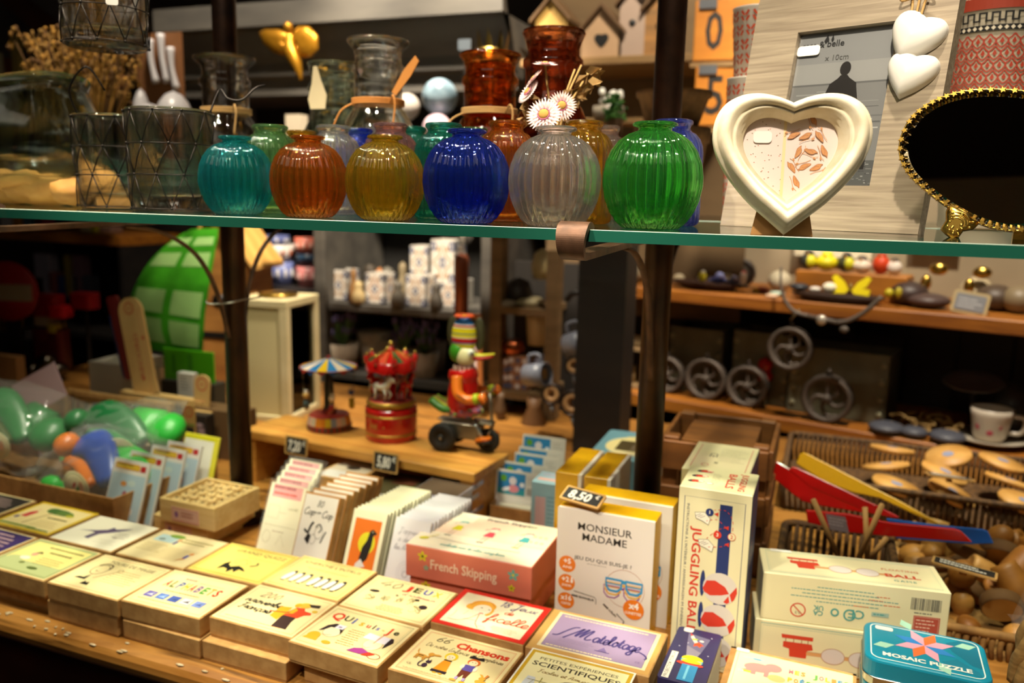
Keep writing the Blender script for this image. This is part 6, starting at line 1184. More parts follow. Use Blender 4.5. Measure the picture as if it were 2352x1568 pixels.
# ---- cardboard tray of bagged toys ----
t=thing('toy_carton','open brown cardboard carton of bagged plastic toys, left','carton',(-1.19,1.075,ZT+.0004),R(-1)); L=.70; dp=.27; h=.078; w=.004
mb=MB(); mb.box(-L,0,0,w,0,h,kraftd); mb.box(-L,0,dp-w,dp,0,h,kraftd); mb.box(-w,0,w,dp-w,0,h,kraftd); mb.box(-L,-L+w,w,dp-w,0,h,kraftd); mb.box(-L+w,-w,w,dp-w,0,w,kraftd); mb.obj('carton',t)
def crumple(w,d,h,seed,n=14):   # pillow shaped clear bag with creases
    q=random.Random(seed); vs=[];fs=[]; ph=[(q.uniform(20,70),q.uniform(20,70),q.uniform(0,6)) for _ in range(5)]
    for s_ in (1,-1):
        for i in range(n+1):
            for j in range(n+1):
                u,v=i/n*2-1,j/n*2-1; e=(1-u**4)*(1-v**4); z=s_*h*.5*e**.6+sum(.004*math.sin(a*u*w*3+b*v*d*3+c) for a,b,c in ph)*min(1,e*2)
                vs.append((u*w/2,v*d/2,z))
    m=(n+1)**2
    for s_ in range(2):
        for i in range(n):
            for j in range(n): a=s_*m+i*(n+1)+j; fs.append((a,a+1,a+n+2,a+n+1) if s_ else (a,a+n+1,a+n+2,a+1))
    return vs,fs
pb=c_('#2448a8',.3); po=c_('#e2761a',.3); pg=c_('#2fae3c',.35); pdg=c_('#1f7a3a',.35)
def bagged(lab,c,rot,seed,cols,size=(.24,.16,.10)):
    t=thing('bagged_toy',lab,'toy',c,0,'bagged toys in the carton',rot=rot); vs,fs=crumple(size[0],size[1],size[2],seed); MB().add(vs,fs,film,True).obj('bag',t)
    b,o_,g,g2=cols
    mb=MB(); mb.tube(smooth_path([(-.085,.03,.0),(-.04,.035,.018),(.01,.01,.012),(.05,-.025,0)],5),[.018,.024,.028,.030,.030,.030,.029,.028,.027,.026,.025,.024,.022,.020,.018,.014],b,14,flat=.6); mb.obj('blue_body',t)
    mb=MB(); mb.ball((-.085,.02,.025),(.022,.022,.022),o_,16,10); mb.cyl((-.085,.018,.008),(-.08,-.01,-.02),.010,o_); mb.tube(smooth_path([(-.045,-.012,.026),(.0,-.022,.030),(.05,-.05,.022)],4),.010,o_,10,flat=.7); mb.obj('orange_handle',t)
    mb=MB(); mb.tube([(.0,.035,-.005),(.06,.02,-.005)],.03,g,14,flat=.5); mb.ball((-.09,-.035,-.012),(.022,.013,.010),g,10,7); mb.ball((-.055,-.042,-.012),(.020,.012,.010),g,10,7); mb.ball((.085,.0,.0),(.034,.036,.026),g,14,9); mb.obj('green_shell',t)
    mb=MB(frameT((.038,-.062,.028),(1,0,0),(0,.35,.9))); mb.lathe([(0,0),(.030,0),(.030,.0006),(0,.0006)],c_('#dcd0a4',.5),n=28); cv=Cv(mb,MX.Translation((0,0,.0006))); cv.ring(0,0,26,26,1.4,'#c8c49a'); cv.ell(-4,4,7,3,'#c8402a',50); cv.ell(2,-4,10,3.4,'#3f8a3a',50); cv.ell(12,2,5,10,'#e8b08a'); mb.obj('round_label',t)
    for ch in t.children:
        if ch.name.split('.')[0]!='bag': ch.scale=(1.25,1.25,1.1)
    return t
p=at(190,1105,Y=1.22); bagged('bagged blue, orange and green plastic toy, right side of the carton',(-1.345,1.185,ZT+.082),(R(28),R(-4),R(-6)),3,(pb,po,pg,pdg),(.27,.19,.12))
bagged('bagged dark green plastic toy at the left edge of the picture',(-1.66,1.235,ZT+.12),(R(30),R(6),R(8)),9,(pdg,c_('#4a5a2a',.4),pdg,pdg),(.30,.2,.14))
bagged('bagged plastic toy behind the blue and orange one',(-1.40,1.30,ZT+.115),(R(35),R(-8),R(12)),5,(c_('#1f6a3a',.3),c_('#3a7a4a',.3),pg,pdg),(.25,.17,.08))
mb=MB(); vs,fs=crumple(.20,.006,.10,4,8); o=carton('paper_sheet','pinkish printed card sticking up behind the bagged toys, far left','card',(-1.74,1.335,ZT+.10),R(10),.14,.0012,.085,c_('#c8a0a8',.5)); o.rotation_euler=(R(-8),R(-28),R(8))
MB().box(.004,.012,-.001,.0,-.10,0,c_('#b8909a',.5)).obj('tab',o)
# ---- the plane sign ----
aT=at(160,892,Y=1.5); t=thing('plane_sign','framed AVION MOUSSE sign with a green and red plane','sign',(-1.788,1.487,ZT+.001),0,rot=(R(-7),0,R(0))); W=.345;H=.132
mb=MB(); 
for P in ([(0,0),(W,0),(W-.012,.012),(.012,.012)],[(W,0),(W,H),(W-.012,H-.012),(W-.012,.012)],[(W,H),(0,H),(.012,H-.012),(W-.012,H-.012)],[(0,H),(0,0),(.012,.012),(.012,H-.012)]): mb.prism(P,0,.014,kraft,frameT((0,0.0,0),(1,0,0),(0,0,1)))
mb.obj('frame',t)
mb=MB(); mb.box(.010,W-.010,.0,.004,.010,H-.010,c_('#e0d6b0',.5)); cv=Cv(mb,frontT(0,0,0)); w,h=W*1000,H*1000; cv.frame(13,13,w-26,h-26,2.6,'#2f3a56')
for i,(ch,c) in enumerate(zip('AVION',('#a83a30','#4a6a34','#5a6a7a','#9a8a1c','#b84a5a'))): cv.text(ch,32+i*28,h*.60,26,c,bold=.03,wid=15)
for i,(ch,c) in enumerate(zip('MOUSSE',('#6a3a4a','#3f6a34','#c05a6a','#4a6a34','#3a5a78','#5a2a3a'))): cv.text(ch,40+i*26,h*.24,26,c,bold=.03,wid=15)
cv.poly([(212,h*.87),(232,h*.87),(250,h*.60),(262,h*.44),(298,h*.20),(300,h*.14),(284,h*.12),(262,h*.26),(236,h*.44),(214,h*.58)],'#2f7a2a'); cv.poly([(262,h*.80),(272,h*.80),(286,h*.62),(276,h*.56)],'#a81a24'); cv.poly([(276,h*.52),(292,h*.53),(316,h*.30),(308,h*.26),(298,h*.34)],'#a81a24'); cv.poly([(198,h*.50),(222,h*.55),(262,h*.56),(300,h*.68),(304,h*.66),(270,h*.49),(226,h*.46),(204,h*.45)],'#3a5f96'); cv.ell(212,h*.42,9,7,'#a8901c'); mb.obj('panel',t)
# ---- balsa glider standing above the sign ----
bal=mixmat('balsa','#dcb678','#cfa566',.6,(5,40,8),4)
p=at(322,905,Y=1.545); t=thing('balsa_glider','balsa toy glider with red rings, one wing standing upright above the plane sign','toy plane',(p.x,p.y,p.z)); gz=p.z
def plank(w,h,lean,arts,name,base):
    pts=[(-w/2,0),(w/2,0)]+[(w/2*math.cos(R(a)),h-w*.42+w*.42*math.sin(R(a))) for a in range(0,181,20)]
    T=frameT(base,(math.cos(lean),0,math.sin(lean)),(-math.sin(lean),0.05,math.cos(lean))); mb=MB(); mb.prism(pts,-.0025,.0025,bal,T); cv=Cv(mb,T@MX.Translation((0,0,.0025))); arts(cv,w*1000,h*1000); mb.obj(name,t)
def w1(cv,W,H):
    c='#c4482c'; cv.ring(-3,H-27,14,14,3.4,c); cv.ell(-3,H-27,3,3,c); cv.text('RECORD',-8,H*.43,13,'#c87a5c',rot=-90,wid=H*.48,bold=.02) if 0 else cv.text('RECORD',8,H*.40,14,'#c4704e',rot=90,wid=H*.46,bold=.02); cv.line([(W*.30,H-40),(W*.33,H*.3),(W*.26,4)],1.6,'#cf7c5c'); cv.line([(W*.36,H-30),(W*.30,H-44)],1.4,'#cf7c5c'); cv.rect(W*.27,H*.55,8,9,c); cv.rect(-2,H*.14,9,7,c)
plank(.079,.245,R(13),w1,'wing',(.022,0,.004))
mb=MB(); P=frameT((0,-.004,0),(1,0,0),(0,1,0)); mb.prism([(-.055,-.012),(-.02,-.018),(.06,-.016),(.205,-.012),(.215,0),(.205,.012),(.06,.016),(-.02,.018),(-.055,.008)],-.006,.006,bal); mb.obj('fuselage',t)
plank(.047,.078,R(-3),lambda cv,W,H:(cv.ring(0,H-24,14,15,3,'#c8482c'),cv.ell(0,H-24,3,3,'#c8482c'),cv.rect(-16,12,30,1.6,'#cf7c5c')),'tail_fin',(.200,-.006,-.006))
mb=MB(); mb.box(.172,.245,-.05,.03,-.028,-.012,bal,b=.004); mb.obj('tailplane',t)
MB().box(-.03,-.008,.0,.006,-.0*1,.001,bal).obj('peg',t)
mb=MB(frameT((p.x-.055,p.y+.02,gz),(math.cos(R(13)),0,math.sin(R(13))),(-math.sin(R(13)),0,math.cos(R(13))))); mb.rbox(-.01,.03,.03,.20,-.002,.002,.01,c_('#1f4f96',.4)); one(mb,'blue_board','blue board edge standing just left of the upright balsa wing','board')
mb=MB(frameT((p.x-.040,p.y+.012,gz),(math.cos(R(13)),0,math.sin(R(13))),(-math.sin(R(13)),0,math.cos(R(13))))); mb.rbox(-.01,.03,.03,.247,-.002,.002,.01,c_('#7a2a2a',.4)); one(mb,'red_board','dull red board edge between the blue board and the balsa wing','board')
# ---- stand of boxes behind the sign ----
p=at(252,905,Y=1.72); carton('white_box','white box behind the plane sign, left of the balsa wing','box',(-1.965,1.72,ZT+.0005),R(6),.24,.15,.145,c_('#d3cbbd',.5),lambda cv,W,H:cv.rect(2,2,W-4,H-4,'#e6e0d0'))
carton('display_carton','plain dark carton behind the plane sign carrying the balsa glider','box',(-1.63,1.525,ZT+.0005),0,.36,.06,gz-.0075-ZT,c_('#6a4c2c',.7))
# ---- green display sheet ----
gs=mixmat('green_sheet','#3f9a1c','#2f7a14',.35,(9,9,9)); gl=c_('#8cb46a',.45)
rows=[((462,524),(500,524),1.86),((420,530),(497,540),1.84),((372,562),(492,585),1.80),((330,615),(484,640),1.76),((303,665),(474,705),1.735),((297,712),(468,760),1.725),((330,770),(465,800),1.72),((362,818),(463,822),1.72)]
rows=[((440,526),(500,524),1.87),((400,548),(498,545),1.84),((352,590),(490,590),1.80),((318,640),(480,650),1.765),((299,690),(470,715),1.74),((298,745),(466,770),1.725),((332,800),(464,822),1.72)]
LP=smooth_path([tuple(at(*a,Y=Y)) for a,b,Y in rows],4); RP=smooth_path([tuple(at(*b,Y=Y)) for a,b,Y in rows],4)
n=len(LP); vs=[];fs=[]
for l,r_ in zip(LP,RP): vs+=[l.lerp(r_,k/6) for k in range(7)]
for i in range(n-1):
    for j in range(6): a=i*7+j; fs.append((a,a+1,a+8,a+7))
vs2=[v+V((0,.003,0)) for v in vs]; m=len(vs)
mb=MB(); mb.add(vs+vs2,fs+[tuple(x_+m for x_ in f[::-1]) for f in fs],gs,True)
for i in range(n-1): # light printed fields
    pass
def field(u0,u1,v0,v1):
    P=[];Q=[]
    for k in range(5):
        f=v0+(v1-v0)*k/4; i=min(int(f*(n-1)),n-2); g=f*(n-1)-i; l=LP[i].lerp(LP[i+1],g); r_=RP[i].lerp(RP[i+1],g); P.append(l.lerp(r_,u0)+V((0,-.0015,0))); Q.append(l.lerp(r_,u1)+V((0,-.0015,0)))
    mb.add(P+Q,[(k,k+1,k+6,k+5) for k in range(4)],gl,True)
for u in ((.05,.45),(.55,.95)):
    for v in ((.16,.24),(.30,.40),(.56,.72),(.76,.92)): field(u[0],u[1],*v)
one(mb,'green_display_sheet','curling bright green display sheet with pale printed panels, left of the iron post','display')
carton('green_card','bright green card standing low behind the balsa glider','card',(-1.665,1.70,.885),R(2),.165,.004,.085,c_('#4fae14',.4),None,lambda cv,W,H:(cv.rect(28,20,10,50,'#3a8a14'),cv.rect(80,30,16,44,'#3f8f1a')))
carton('card_holder','dark carton standing under the bright green card','box',(-1.67,1.69,ZT+.0005),R(2),.175,.05,.1298,c_('#2c2a20',.6))
carton('white_card','small white card with grey print, right of the balsa wing','card',(-1.545,1.62,ZT+.0005),0,.050,.02,.175,c_('#d6d2cc',.5),None,lambda cv,W,H:cv.greek(8,H-12,30,5,8,'#8a8a86',3,3))
def owl(cv,W,H): 
    q=random.Random(2)
    for i in range(40): cv.ell(q.uniform(10,W-10),q.uniform(20,H-20),q.uniform(4,12),q.uniform(3,9),q.choice(['#8a7e7c','#5a504e','#b0a4a2','#3a3230','#9a8488']),q.uniform(0,90),10)
    cv.ell(W*.5,H*.4,16,22,'#a8929a'); cv.ell(W*.42,H*.42,5,6,'#2a2220'); cv.rect(4,H*.3,6,H*.5,'#14110f')
carton('picture_pack','dark picture pack with a furry grey animal, left of the iron post','pack',(-1.435,1.475,ZT+.0005),R(2),.105,.03,.118,c_('#2a2420',.5),None,owl)
t=carton('tag_card','tan card with a red ring and a small slate, against the iron post','card',(-1.335,1.41,ZT+.0005),R(2),.035,.003,.165,c_('#b58a4e',.6),None,lambda cv,W,H:(cv.ring(W*.5,H-18,11,11,3.4,'#b8482c'),cv.ell(W*.5,H-18,2.4,2.4,'#b8482c'),cv.rect(5,H-95,25,42,'#2a2a26'),cv.rect(2,H-50,31,4,'#4f7a2a')))
# ---- lantern ----
lc=mixmat('cream_lantern_paint','#d6cba0','#c4b689',.45,(6,6,10)); p=at(652,972,z=ZT)
t=thing('lantern','tall cream painted lantern with glass sides, behind the pine bench','lantern',(-1.372,1.850,ZT+.0005),R(7)); w,d,h=.165,.19,.345; b=.022
MB().box(-w,0,0,d,0,.018,lc,.002).obj('base',t); MB().box(-w,0,0,d,h-.022,h,lc,.002).obj('top',t); MB().box(-.030,-.026,b,d-b,.018,h-.022,c_('#d6cba0',.4)).obj('lit_inside_panel',t)  # cream panel added behind the side pane in place of a lit interior
for x in (-w,-b):
    for y in (0,d-b): MB().box(x,x+b,y,y+b,.018,h-.022,lc).obj('corner_post',t)
MB().box(-w+b,-b,.004,.010,.018,h-.022,c_('#cfc493',.3)).obj('front_panel',t)
mb=MB(); mb.box(-.012,-.009,b,d-b,.018,h-.022,thin_glass('lantern_glass','#e4efe4',rough=.02)); mb.obj('side_pane',t)
mb=MB(); mb.lathe([(0,0),(.03,0),(.03,.10),(0,.10)],c_('#e0d7b0',.5),c=(-w/2,d*.55,.018)); mb.obj('candle',t)
p=at(615,664,d=2.05)
mb=MB(); mb.lathe([(0,.0),(.048,.0),(.056,.006),(.054,.010),(.03,.014),(0,.015)],brass,n=36); one(mb,'metal_lid','round brassy metal lid lying on the lantern','lid',(-1.372-.085,1.93,ZT+h+.0008))
# ---- bird house behind ----
t=thing('bird_house','plain wooden bird house with a sloping roof, behind the lantern and the iron post','bird house',(-1.86,2.02,ZT+.0005),R(10)); bw=mixmat('bird_house_wood','#b07a38','#94602a',.6,(6,6,30),4)
mb=MB(); pr_=[(0,0),(.20,0),(.20,.43),(.10,.56),(0,.43)]; mb.prism(pr_,-.16,0,bw,frameT((0,0,0),(1,0,0),(0,0,1))); mb.obj('body',t)
for s_ in (0,1):
    a_,c=((-.03,.40),(.10,.575)) if s_==0 else ((.10,.575),(.23,.40)); mb=MB(); mb.prism([a_,c,(c[0],c[1]+.014),(a_[0],a_[1]+.014)],-.18,.02,mixmat('bird_house_roof','#c89a52','#b5843e',.6,(6,30,6)),frameT((0,0,0),(1,0,0),(0,0,1))); mb.obj('roof_board',t)
mb=MB(frontT(.10,-.0005,.30)); mb.lathe([(0,0),(.022,0),(.022,.001),(0,.001)],black,n=20); mb.obj('entrance_hole',t); MB(frontT(.10,-.0005,.30)).rbox(-.07,.07,-.12,-.10,0,.002,.004,black).obj('slot',t)
# thin wire hook hanging off the post
P=[at(472,690,d=1.5),at(478,697,d=1.5),at(500,698,d=1.5),at(530,695,d=1.5),at(560,688,d=1.52),at(600,682,d=1.55)]
mb=MB(); mb.tube(smooth_path([tuple(a) for a in P],4),.0016,c_('#8a857a',.3,.8),6); one(mb,'wire_hook','thin bent wire hook across the left iron post','hook')
# ================= right side of the table: crate, paddles, baskets of wooden pieces =================
crw=mixmat('crate_wood','#8a5624','#6a3f18',.6,(4,30,30),4)
a=at(1530,1035,Y=1.43); b=at(1768,1035,Y=1.43); X0,X1=a.x,b.x; zt=at(1640,1003,Y=1.43).z
t=thing('wooden_crate','brown slatted wooden crate behind the juggling ball boxes','crate',(X0,1.40,ZT+.0005)); w=X1-X0; h=zt-ZT; d=.20
for x in (0,w-.026):
    for y in (0,d-.026): MB().box(x,x+.026,y,y+.026,0,h,crw,.002).obj('corner_post',t)
for k in range(3):
    z0=.012+k*(h-.07)/2
    for y in (-.008,d): MB().box(0,w,y,y+.008,z0,z0+.052,crw,.0015).obj('slat',t)
    for x in (-.008,w): MB().box(x,x+.008,0,d,z0,z0+.052,crw,.0015).obj('slat',t)
MB().box(.026,w-.026,.026,d-.026,h-.02,h-.012,crw).obj('inner_board',t)
# wicker box with sticks and painted paddles
wk=mixmat('dark_wicker','#6a4a22','#3a2610',.8,(90,90,12),5,bump=.5); wk2=mixmat('tan_wicker','#9a7238','#6e4c20',.8,(40,40,40),5,bump=.5)
def basket(name,lab,x0,x1,y0,y1,z0,z1,m,strands=40):
    t=thing(name,lab,'basket',((x0+x1)/2,(y0+y1)/2,z0)); hx,hy=(x1-x0)/2,(y1-y0)/2; h=z1-z0
    mb=MB(); mb.box(-hx,hx,-hy,hy,0,.006,m)
    for s_,(dx,dy) in enumerate(((1,0),(1,0),(0,1),(0,1))):
        L=hx if dx else hy; o=(hy,-hy,hx,-hx)[s_]; n=int(L*2/.011)
        for i in range(n):
            u=-L+L*2*(i+.5)/n; p0=(u,o,0) if dx else (o,u,0); p1=(u,o,h) if dx else (o,u,h)
            mb.tube([p0,(p0[0]*1.01,p0[1]*1.01,h*.5),p1],.0042,m,6)
    mb.obj('woven_side',t)
    mb=MB(); mb.tube([(p[0],p[1],h) for p in mb._rr(-hx-.003,hx+.003,-hy-.003,hy+.003,.02,0,4)],.0065,m,8,True); mb.obj('rim',t); return t
basket('wicker_box','dark wicker box holding the sticks, behind the long cream boxes',-.03,.13,1.29,1.43,ZT+.0005,ZT+.098,wk)
basket('wicker_basket','low wide wicker basket heaped with small wooden pieces',.15,.78,1.27,1.66,ZT+.0005,ZT+.040,wk2)
basket('rear_basket','shallow wicker basket of flat wooden discs at the back right',-.05,.85,1.76,2.10,ZT+.0005,ZT+.075,wk)
stk=c_('#bb8c52',.6)
for (x0,y0,x1,y1,Y0,Y1,lab) in ((1868,1147,1925,1278,1.32,1.34,'slanting to the left, in the dark wicker box'),(1987,1165,1992,1280,1.36,1.36,'standing straight in the dark wicker box'),(2026,1158,1972,1282,1.32,1.34,'slanting to the right across the others'),(2036,1235,1996,1285,1.36,1.38,'shortest of those in the dark wicker box')):
    p0,p1=at(x0,y0,Y=Y0),at(x1,y1,Y=Y1); e=p1+(p1-p0).normalized()*.02; mb=MB(); mb.cyl(p0-e,(0,0,0),.0042,stk,10); one(mb,'wooden_stick','thin pale wooden stick '+lab,'stick',e,0,'sticks in the wicker box')
def paddle(lab,pts,Y,tilt,col,edge=None,lbl=None):
    P0=at(*pts[0],Y=Y); N=V((-.15,-1,tilt)).normalized(); U=V((1,0,0)); U=(U-N*U.dot(N)).normalized(); Vv=N.cross(U)
    c=at(sum(p[0] for p in pts)/len(pts),sum(p[1] for p in pts)/len(pts),pl=(P0,N)); T=frameT(c,U,Vv); Ti=T.inverted()
    q_=[Ti@at(x,y,pl=(P0,N)) for x,y in pts]; poly=[(p.x,p.y) for p in q_]
    if sum(poly[i][0]*poly[(i+1)%len(poly)][1]-poly[(i+1)%len(poly)][0]*poly[i][1] for i in range(len(poly)))<0: poly=poly[::-1]
    t=thing('toy_paddle',lab,'paddle',c,0,'painted wooden paddles'); t.matrix_world=T; mb=MB(); mb.prism(poly,-.006,0,col); 
    o=mb.obj('blade',t); bv=o.modifiers.new('soft_edge','BEVEL'); bv.width=.0018; bv.segments=2; bv.limit_method='ANGLE'
    if lbl:
        l=[Ti@at(x,y,pl=(P0,N)) for x,y in lbl]; mb=MB(); mb.add([(p.x,p.y,.0004) for p in l],[(0,1,2,3)],c_('#7a6a6c',.5)); cx_=sum(p.x for p in l)/4; cy_=sum(p.y for p in l)/4; Cv(mb,MX.Translation((cx_,cy_,.0005))).greek(-14,6,28,3,5,'#b0a4a2',1.4,2); mb.obj('label',t)
    return t
f=lambda L: [(1740+x/3.843,1020+y/3.843) for x,y in L]
rdp=c_('#b8100c',.25,coat=.4); ywp=c_('#d8a010',.3,coat=.4); blp=c_('#1a5ab0',.3,coat=.4)
paddle('yellow painted wooden paddle, highest of those lying across the basket',f([(338,170),(372,86),(405,68),(440,80),(960,350),(1240,488),(1640,712),(1585,712),(1080,475),(840,425),(600,340)]),1.60,.45,ywp)
paddle('red painted paddle with its square end highest, under the yellow one',f([(5,235),(78,128),(110,118),(270,208),(520,330),(900,500),(1000,600),(900,600),(560,545),(400,505),(290,425),(180,330)]),1.545,.35,rdp)
paddle('red painted paddle lying just in front of the square ended one',f([(272,225),(310,195),(350,205),(850,440),(1060,540),(1260,642),(1225,655),(1000,612),(700,480),(470,380)]),1.49,.35,rdp)
paddle('blue painted wooden paddle behind the lowest red one',f([(1130,655),(1500,705),(1990,752),(2032,770),(2085,880),(1890,885),(1220,835)]),1.47,.1,blp)
paddle('red painted wooden paddle with a grey label, lowest one',f([(425,580),(800,615),(1160,690),(1740,748),(1790,765),(1895,868),(1660,852),(1100,810),(810,782),(440,692)]),1.41,.1,rdp,None,f([(600,612),(775,640),(808,782),(640,752)]))
# heap of small turned pieces, each its own
wd=[mixmat('turned_wood%d'%i,a_,b_,.5,(20,20,60),4) for i,(a_,b_) in enumerate((('#c08a42','#a87230'),('#d0a058','#b8863e'),('#a86e2a','#8e5a20')))]
bark=c_('#6a4822',.8)
def k_top(m): mb=MB(); mb.lathe([(0,-.018),(.004,-.012),(.017,-.002),(.018,.004),(.010,.009),(.003,.011),(.003,.022),(0,.023)],m,n=18); return mb
def k_disc(m): mb=MB(); mb.lathe([(.019,-.007),(.0205,-.006),(.0205,.006),(.019,.007)],bark,n=20); mb.lathe([(0,.0072),(.019,.0072)],m,n=20); mb.lathe([(0,-.0072),(.019,-.0072)],m,n=20); mb.lathe([(.011,.0075),(.0125,.0076)],wd[2],n=20); return mb
def k_barrel(m): mb=MB(); mb.lathe([(0,-.022),(.013,-.022),(.0145,-.016),(.0150,.0),(.0142,.016),(.013,.022),(.007,.022),(.006,.012),(0,.012)],m,n=18); return mb
def k_egg(m): mb=MB(); mb.ball((0,0,0),(.013,.013,.016),m,14,9); mb.lathe([(0,-.026),(.011,-.026),(.013,-.020),(.006,-.012)],m,n=14); return mb
kinds=[('spinning_top','turned wooden spinning top in the heap in the low wicker basket','spinning top',k_top),('wood_slice','small round slice of wood with bark in the low wicker basket','wood slice',k_disc),('wooden_barrel','small hollow wooden barrel in the heap in the low wicker basket','wooden toy',k_barrel),('wooden_mushroom','small wooden mushroom shape in the heap in the low wicker basket','wooden toy',k_egg)]
proto={}; q=random.Random(21); cnt=0
for lay in range(3):
    for i in range(9-lay):
        for j in range(6-lay):
            x=.185+.030*lay+i*.064+q.uniform(-.012,.012); y=1.305+.034*lay+j*.062+q.uniform(-.012,.012); z=ZT+.026+lay*.026+q.uniform(-.003,.006)
            if lay and q.random()<.32: continue
            k=q.randrange(4); mi=q.randrange(3); key=(k,mi); nm,lab,cat,fn=kinds[k]
            if key not in proto: o=one(fn(wd[mi]),nm,lab,cat,(x,y,z),0,'turned pieces heaped in the basket'); proto[key]=o
            else: o=dup(proto[key],(x,y,z))
            o.rotation_euler=(q.uniform(-1.3,1.3),q.uniform(-.9,.9),q.uniform(0,6)); s_=q.uniform(1.2,1.65); o.scale=(s_,s_,s_)
MB_=MB(); 
o=None
for i in range(6):
    for j in range(3):
        x=.16+.115*i+q.uniform(-.01,.01); y=1.80+.095*j; z=ZT+.070+j*.012
        if o is None:
            mb=MB(); mb.lathe([(0,-.005),(.046,-.005),(.048,0),(.046,.005),(0,.006)],wd[1],n=24); mb.lathe([(0,.0065),(.012,.0065)],c_('#8a90a8',.5),n=12); o=one(mb,'wooden_disc','flat round wooden disc with a bluish mark in the rear basket','wooden disc',(x,y,z),0,'wooden discs in the rear basket'); d0=o
        else: o=dup(d0,(x,y,z))
        o.rotation_euler=(R(q.uniform(8,24)),R(q.uniform(-8,8)),q.uniform(0,6))
p=at(2178,1131,Y=1.77); slate_tag('slate tag seen edge-on above the rear basket of discs',frameT((p.x,1.78,ZT+.112),(.98,.1,-.05),(-.08,.97,-.16)),.085,.04,'')
p=at(2215,1302,z=ZT+.125); slate_tag('slate price tag lying on the heap of turned wooden pieces',frameT(p,(.97,-.2,-.05),(.16,.98,-.10)),.085,.036,'')
# basket with a plaited handle and cellophane at the right edge
bp=[(2275,1400),(2290,1430),(2300,1470),(2308,1510),(2325,1550),(2352,1590)]
t=thing('gift_basket','basket with a thick plaited straw handle in cellophane, right edge of the picture','basket',(.345,1.06,ZT+.0005))
strw=mixmat('straw_rope','#a8834a','#7c5c2c',.8,(30,30,120),5,bump=.5)
mb=MB(); mb.lathe([(0,0),(.075,0),(.095,.06),(.10,.10),(.092,.10),(.07,.008),(0,.008)],strw,n=40); mb.obj('bowl',t)
L=[]
for i in range(25): a=pi*i/24; L.append(V((-.098*math.cos(a),.0,.095+.165*math.sin(a)**.8)))
mb=MB()
for k in range(3):
    P=[]
    for i in range(121):
        f_=i/120*24; j=min(int(f_),23); p=L[j].lerp(L[j+1],f_-j); ph=2*pi*k/3+i*.22; P.append(p+V((.0075*math.cos(ph)*.7,.0075*math.sin(ph),.004*math.cos(ph))))
    mb.tube(P,.0078,strw,8)
mb.obj('plaited_handle',t)
mb=MB(); mb.tube([L[4]+V((.011*math.cos(2*pi*j/12*1),.011*math.sin(2*pi*j/12),0)) for j in range(12)],.004,c_('#8a8478',.9),6,True); mb.tube([L[4]+V((.011*math.cos(2*pi*j/12*1),.011*math.sin(2*pi*j/12),.006)) for j in range(12)],.004,c_('#8a8478',.9),6,True); mb.obj('binding',t)
vs,fs=crumple(.20,.18,.26,12,16); 
mb=MB(MX.Translation((.02,0,.135))); mb.add(vs,fs,film,True); mb.obj('cellophane',t)
t.rotation_euler=(0,0,R(12))
# ================= furniture and goods behind =================
# ---- right wall unit, set at an angle ----
ZU=1.13; A=at(1285,642,z=ZU); B=at(2352,738,z=ZU); UU=(B-A).normalized(); UN=V((UU.y,-UU.x,0)); UB=-UN; WU=(B-A).length+.25
UM=frameT(A,UU,(0,0,1)); ang=math.atan2(UU.y,UU.x)     # local x along the shelf, y into the wall
ZL=sum(at(*p,pl=(A,UN)).z for p in ((1390,890),(1750,957),(2352,1052)))/3
def ul(x,y,z,back=0): p=at(x,y,z=z) if back==0 else at(x,y,pl=(A+UB*back,UN)); return p
t=thing('wall_shelving','dark wooden wall shelving with two orange-brown shelves, right background','shelving',A-V((0,0,ZU)),ang)
for z,th,nm in ((ZU,.036,'upper_shelf'),(ZL,.040,'lower_shelf')): MB().box(0,WU,0,.42,z-th,z,oak,.003).obj(nm,t)
mb=MB(); n=11
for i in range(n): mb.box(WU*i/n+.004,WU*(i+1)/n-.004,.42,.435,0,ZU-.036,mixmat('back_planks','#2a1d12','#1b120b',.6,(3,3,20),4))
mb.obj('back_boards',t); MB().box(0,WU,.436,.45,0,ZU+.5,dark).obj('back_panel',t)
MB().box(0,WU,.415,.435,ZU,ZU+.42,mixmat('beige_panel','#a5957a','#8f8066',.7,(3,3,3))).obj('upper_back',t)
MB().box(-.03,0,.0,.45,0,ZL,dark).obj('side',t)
def upl(px,py,z,back): # point on a shelf, 'back' metres behind its front edge, under a pixel column
    p=at(px,py,pl=(A+UB*back,UN)); return V((p.x,p.y,z+.0005))
def sz(p,px): return px/pxm(p)
def bgball(name,lab,cat,px,z,back,rx,ry,c,grp=None,extra=None):
    p=upl(px[0],px[1],z,back); a,b=sz(p,rx),sz(p,ry); mb=MB(); mb.ball((0,0,b),(a,a,b),c_(c,.5),14,9)
    if extra: extra(mb,a,b)
    return one(mb,name,lab,cat,p,ang,grp)
def beak(col,hd=None):
    def f(mb,a,b):
        if hd: mb.ball((a*.1,0,b*1.75),(a*.62,a*.62,a*.62),c_(hd,.5),10,7)
        mb.cyl((a*.5,-a*.5,b*1.75),(a*.9,-a*1.0,b*1.7),a*.14,c_(col,.4),6,r2=.0005); mb.tube([(-a*.6,0,b*.8),(-a*1.5,a*.2,b*.6)],[a*.35,a*.12],c_(hd or col,.5),7)
    return f
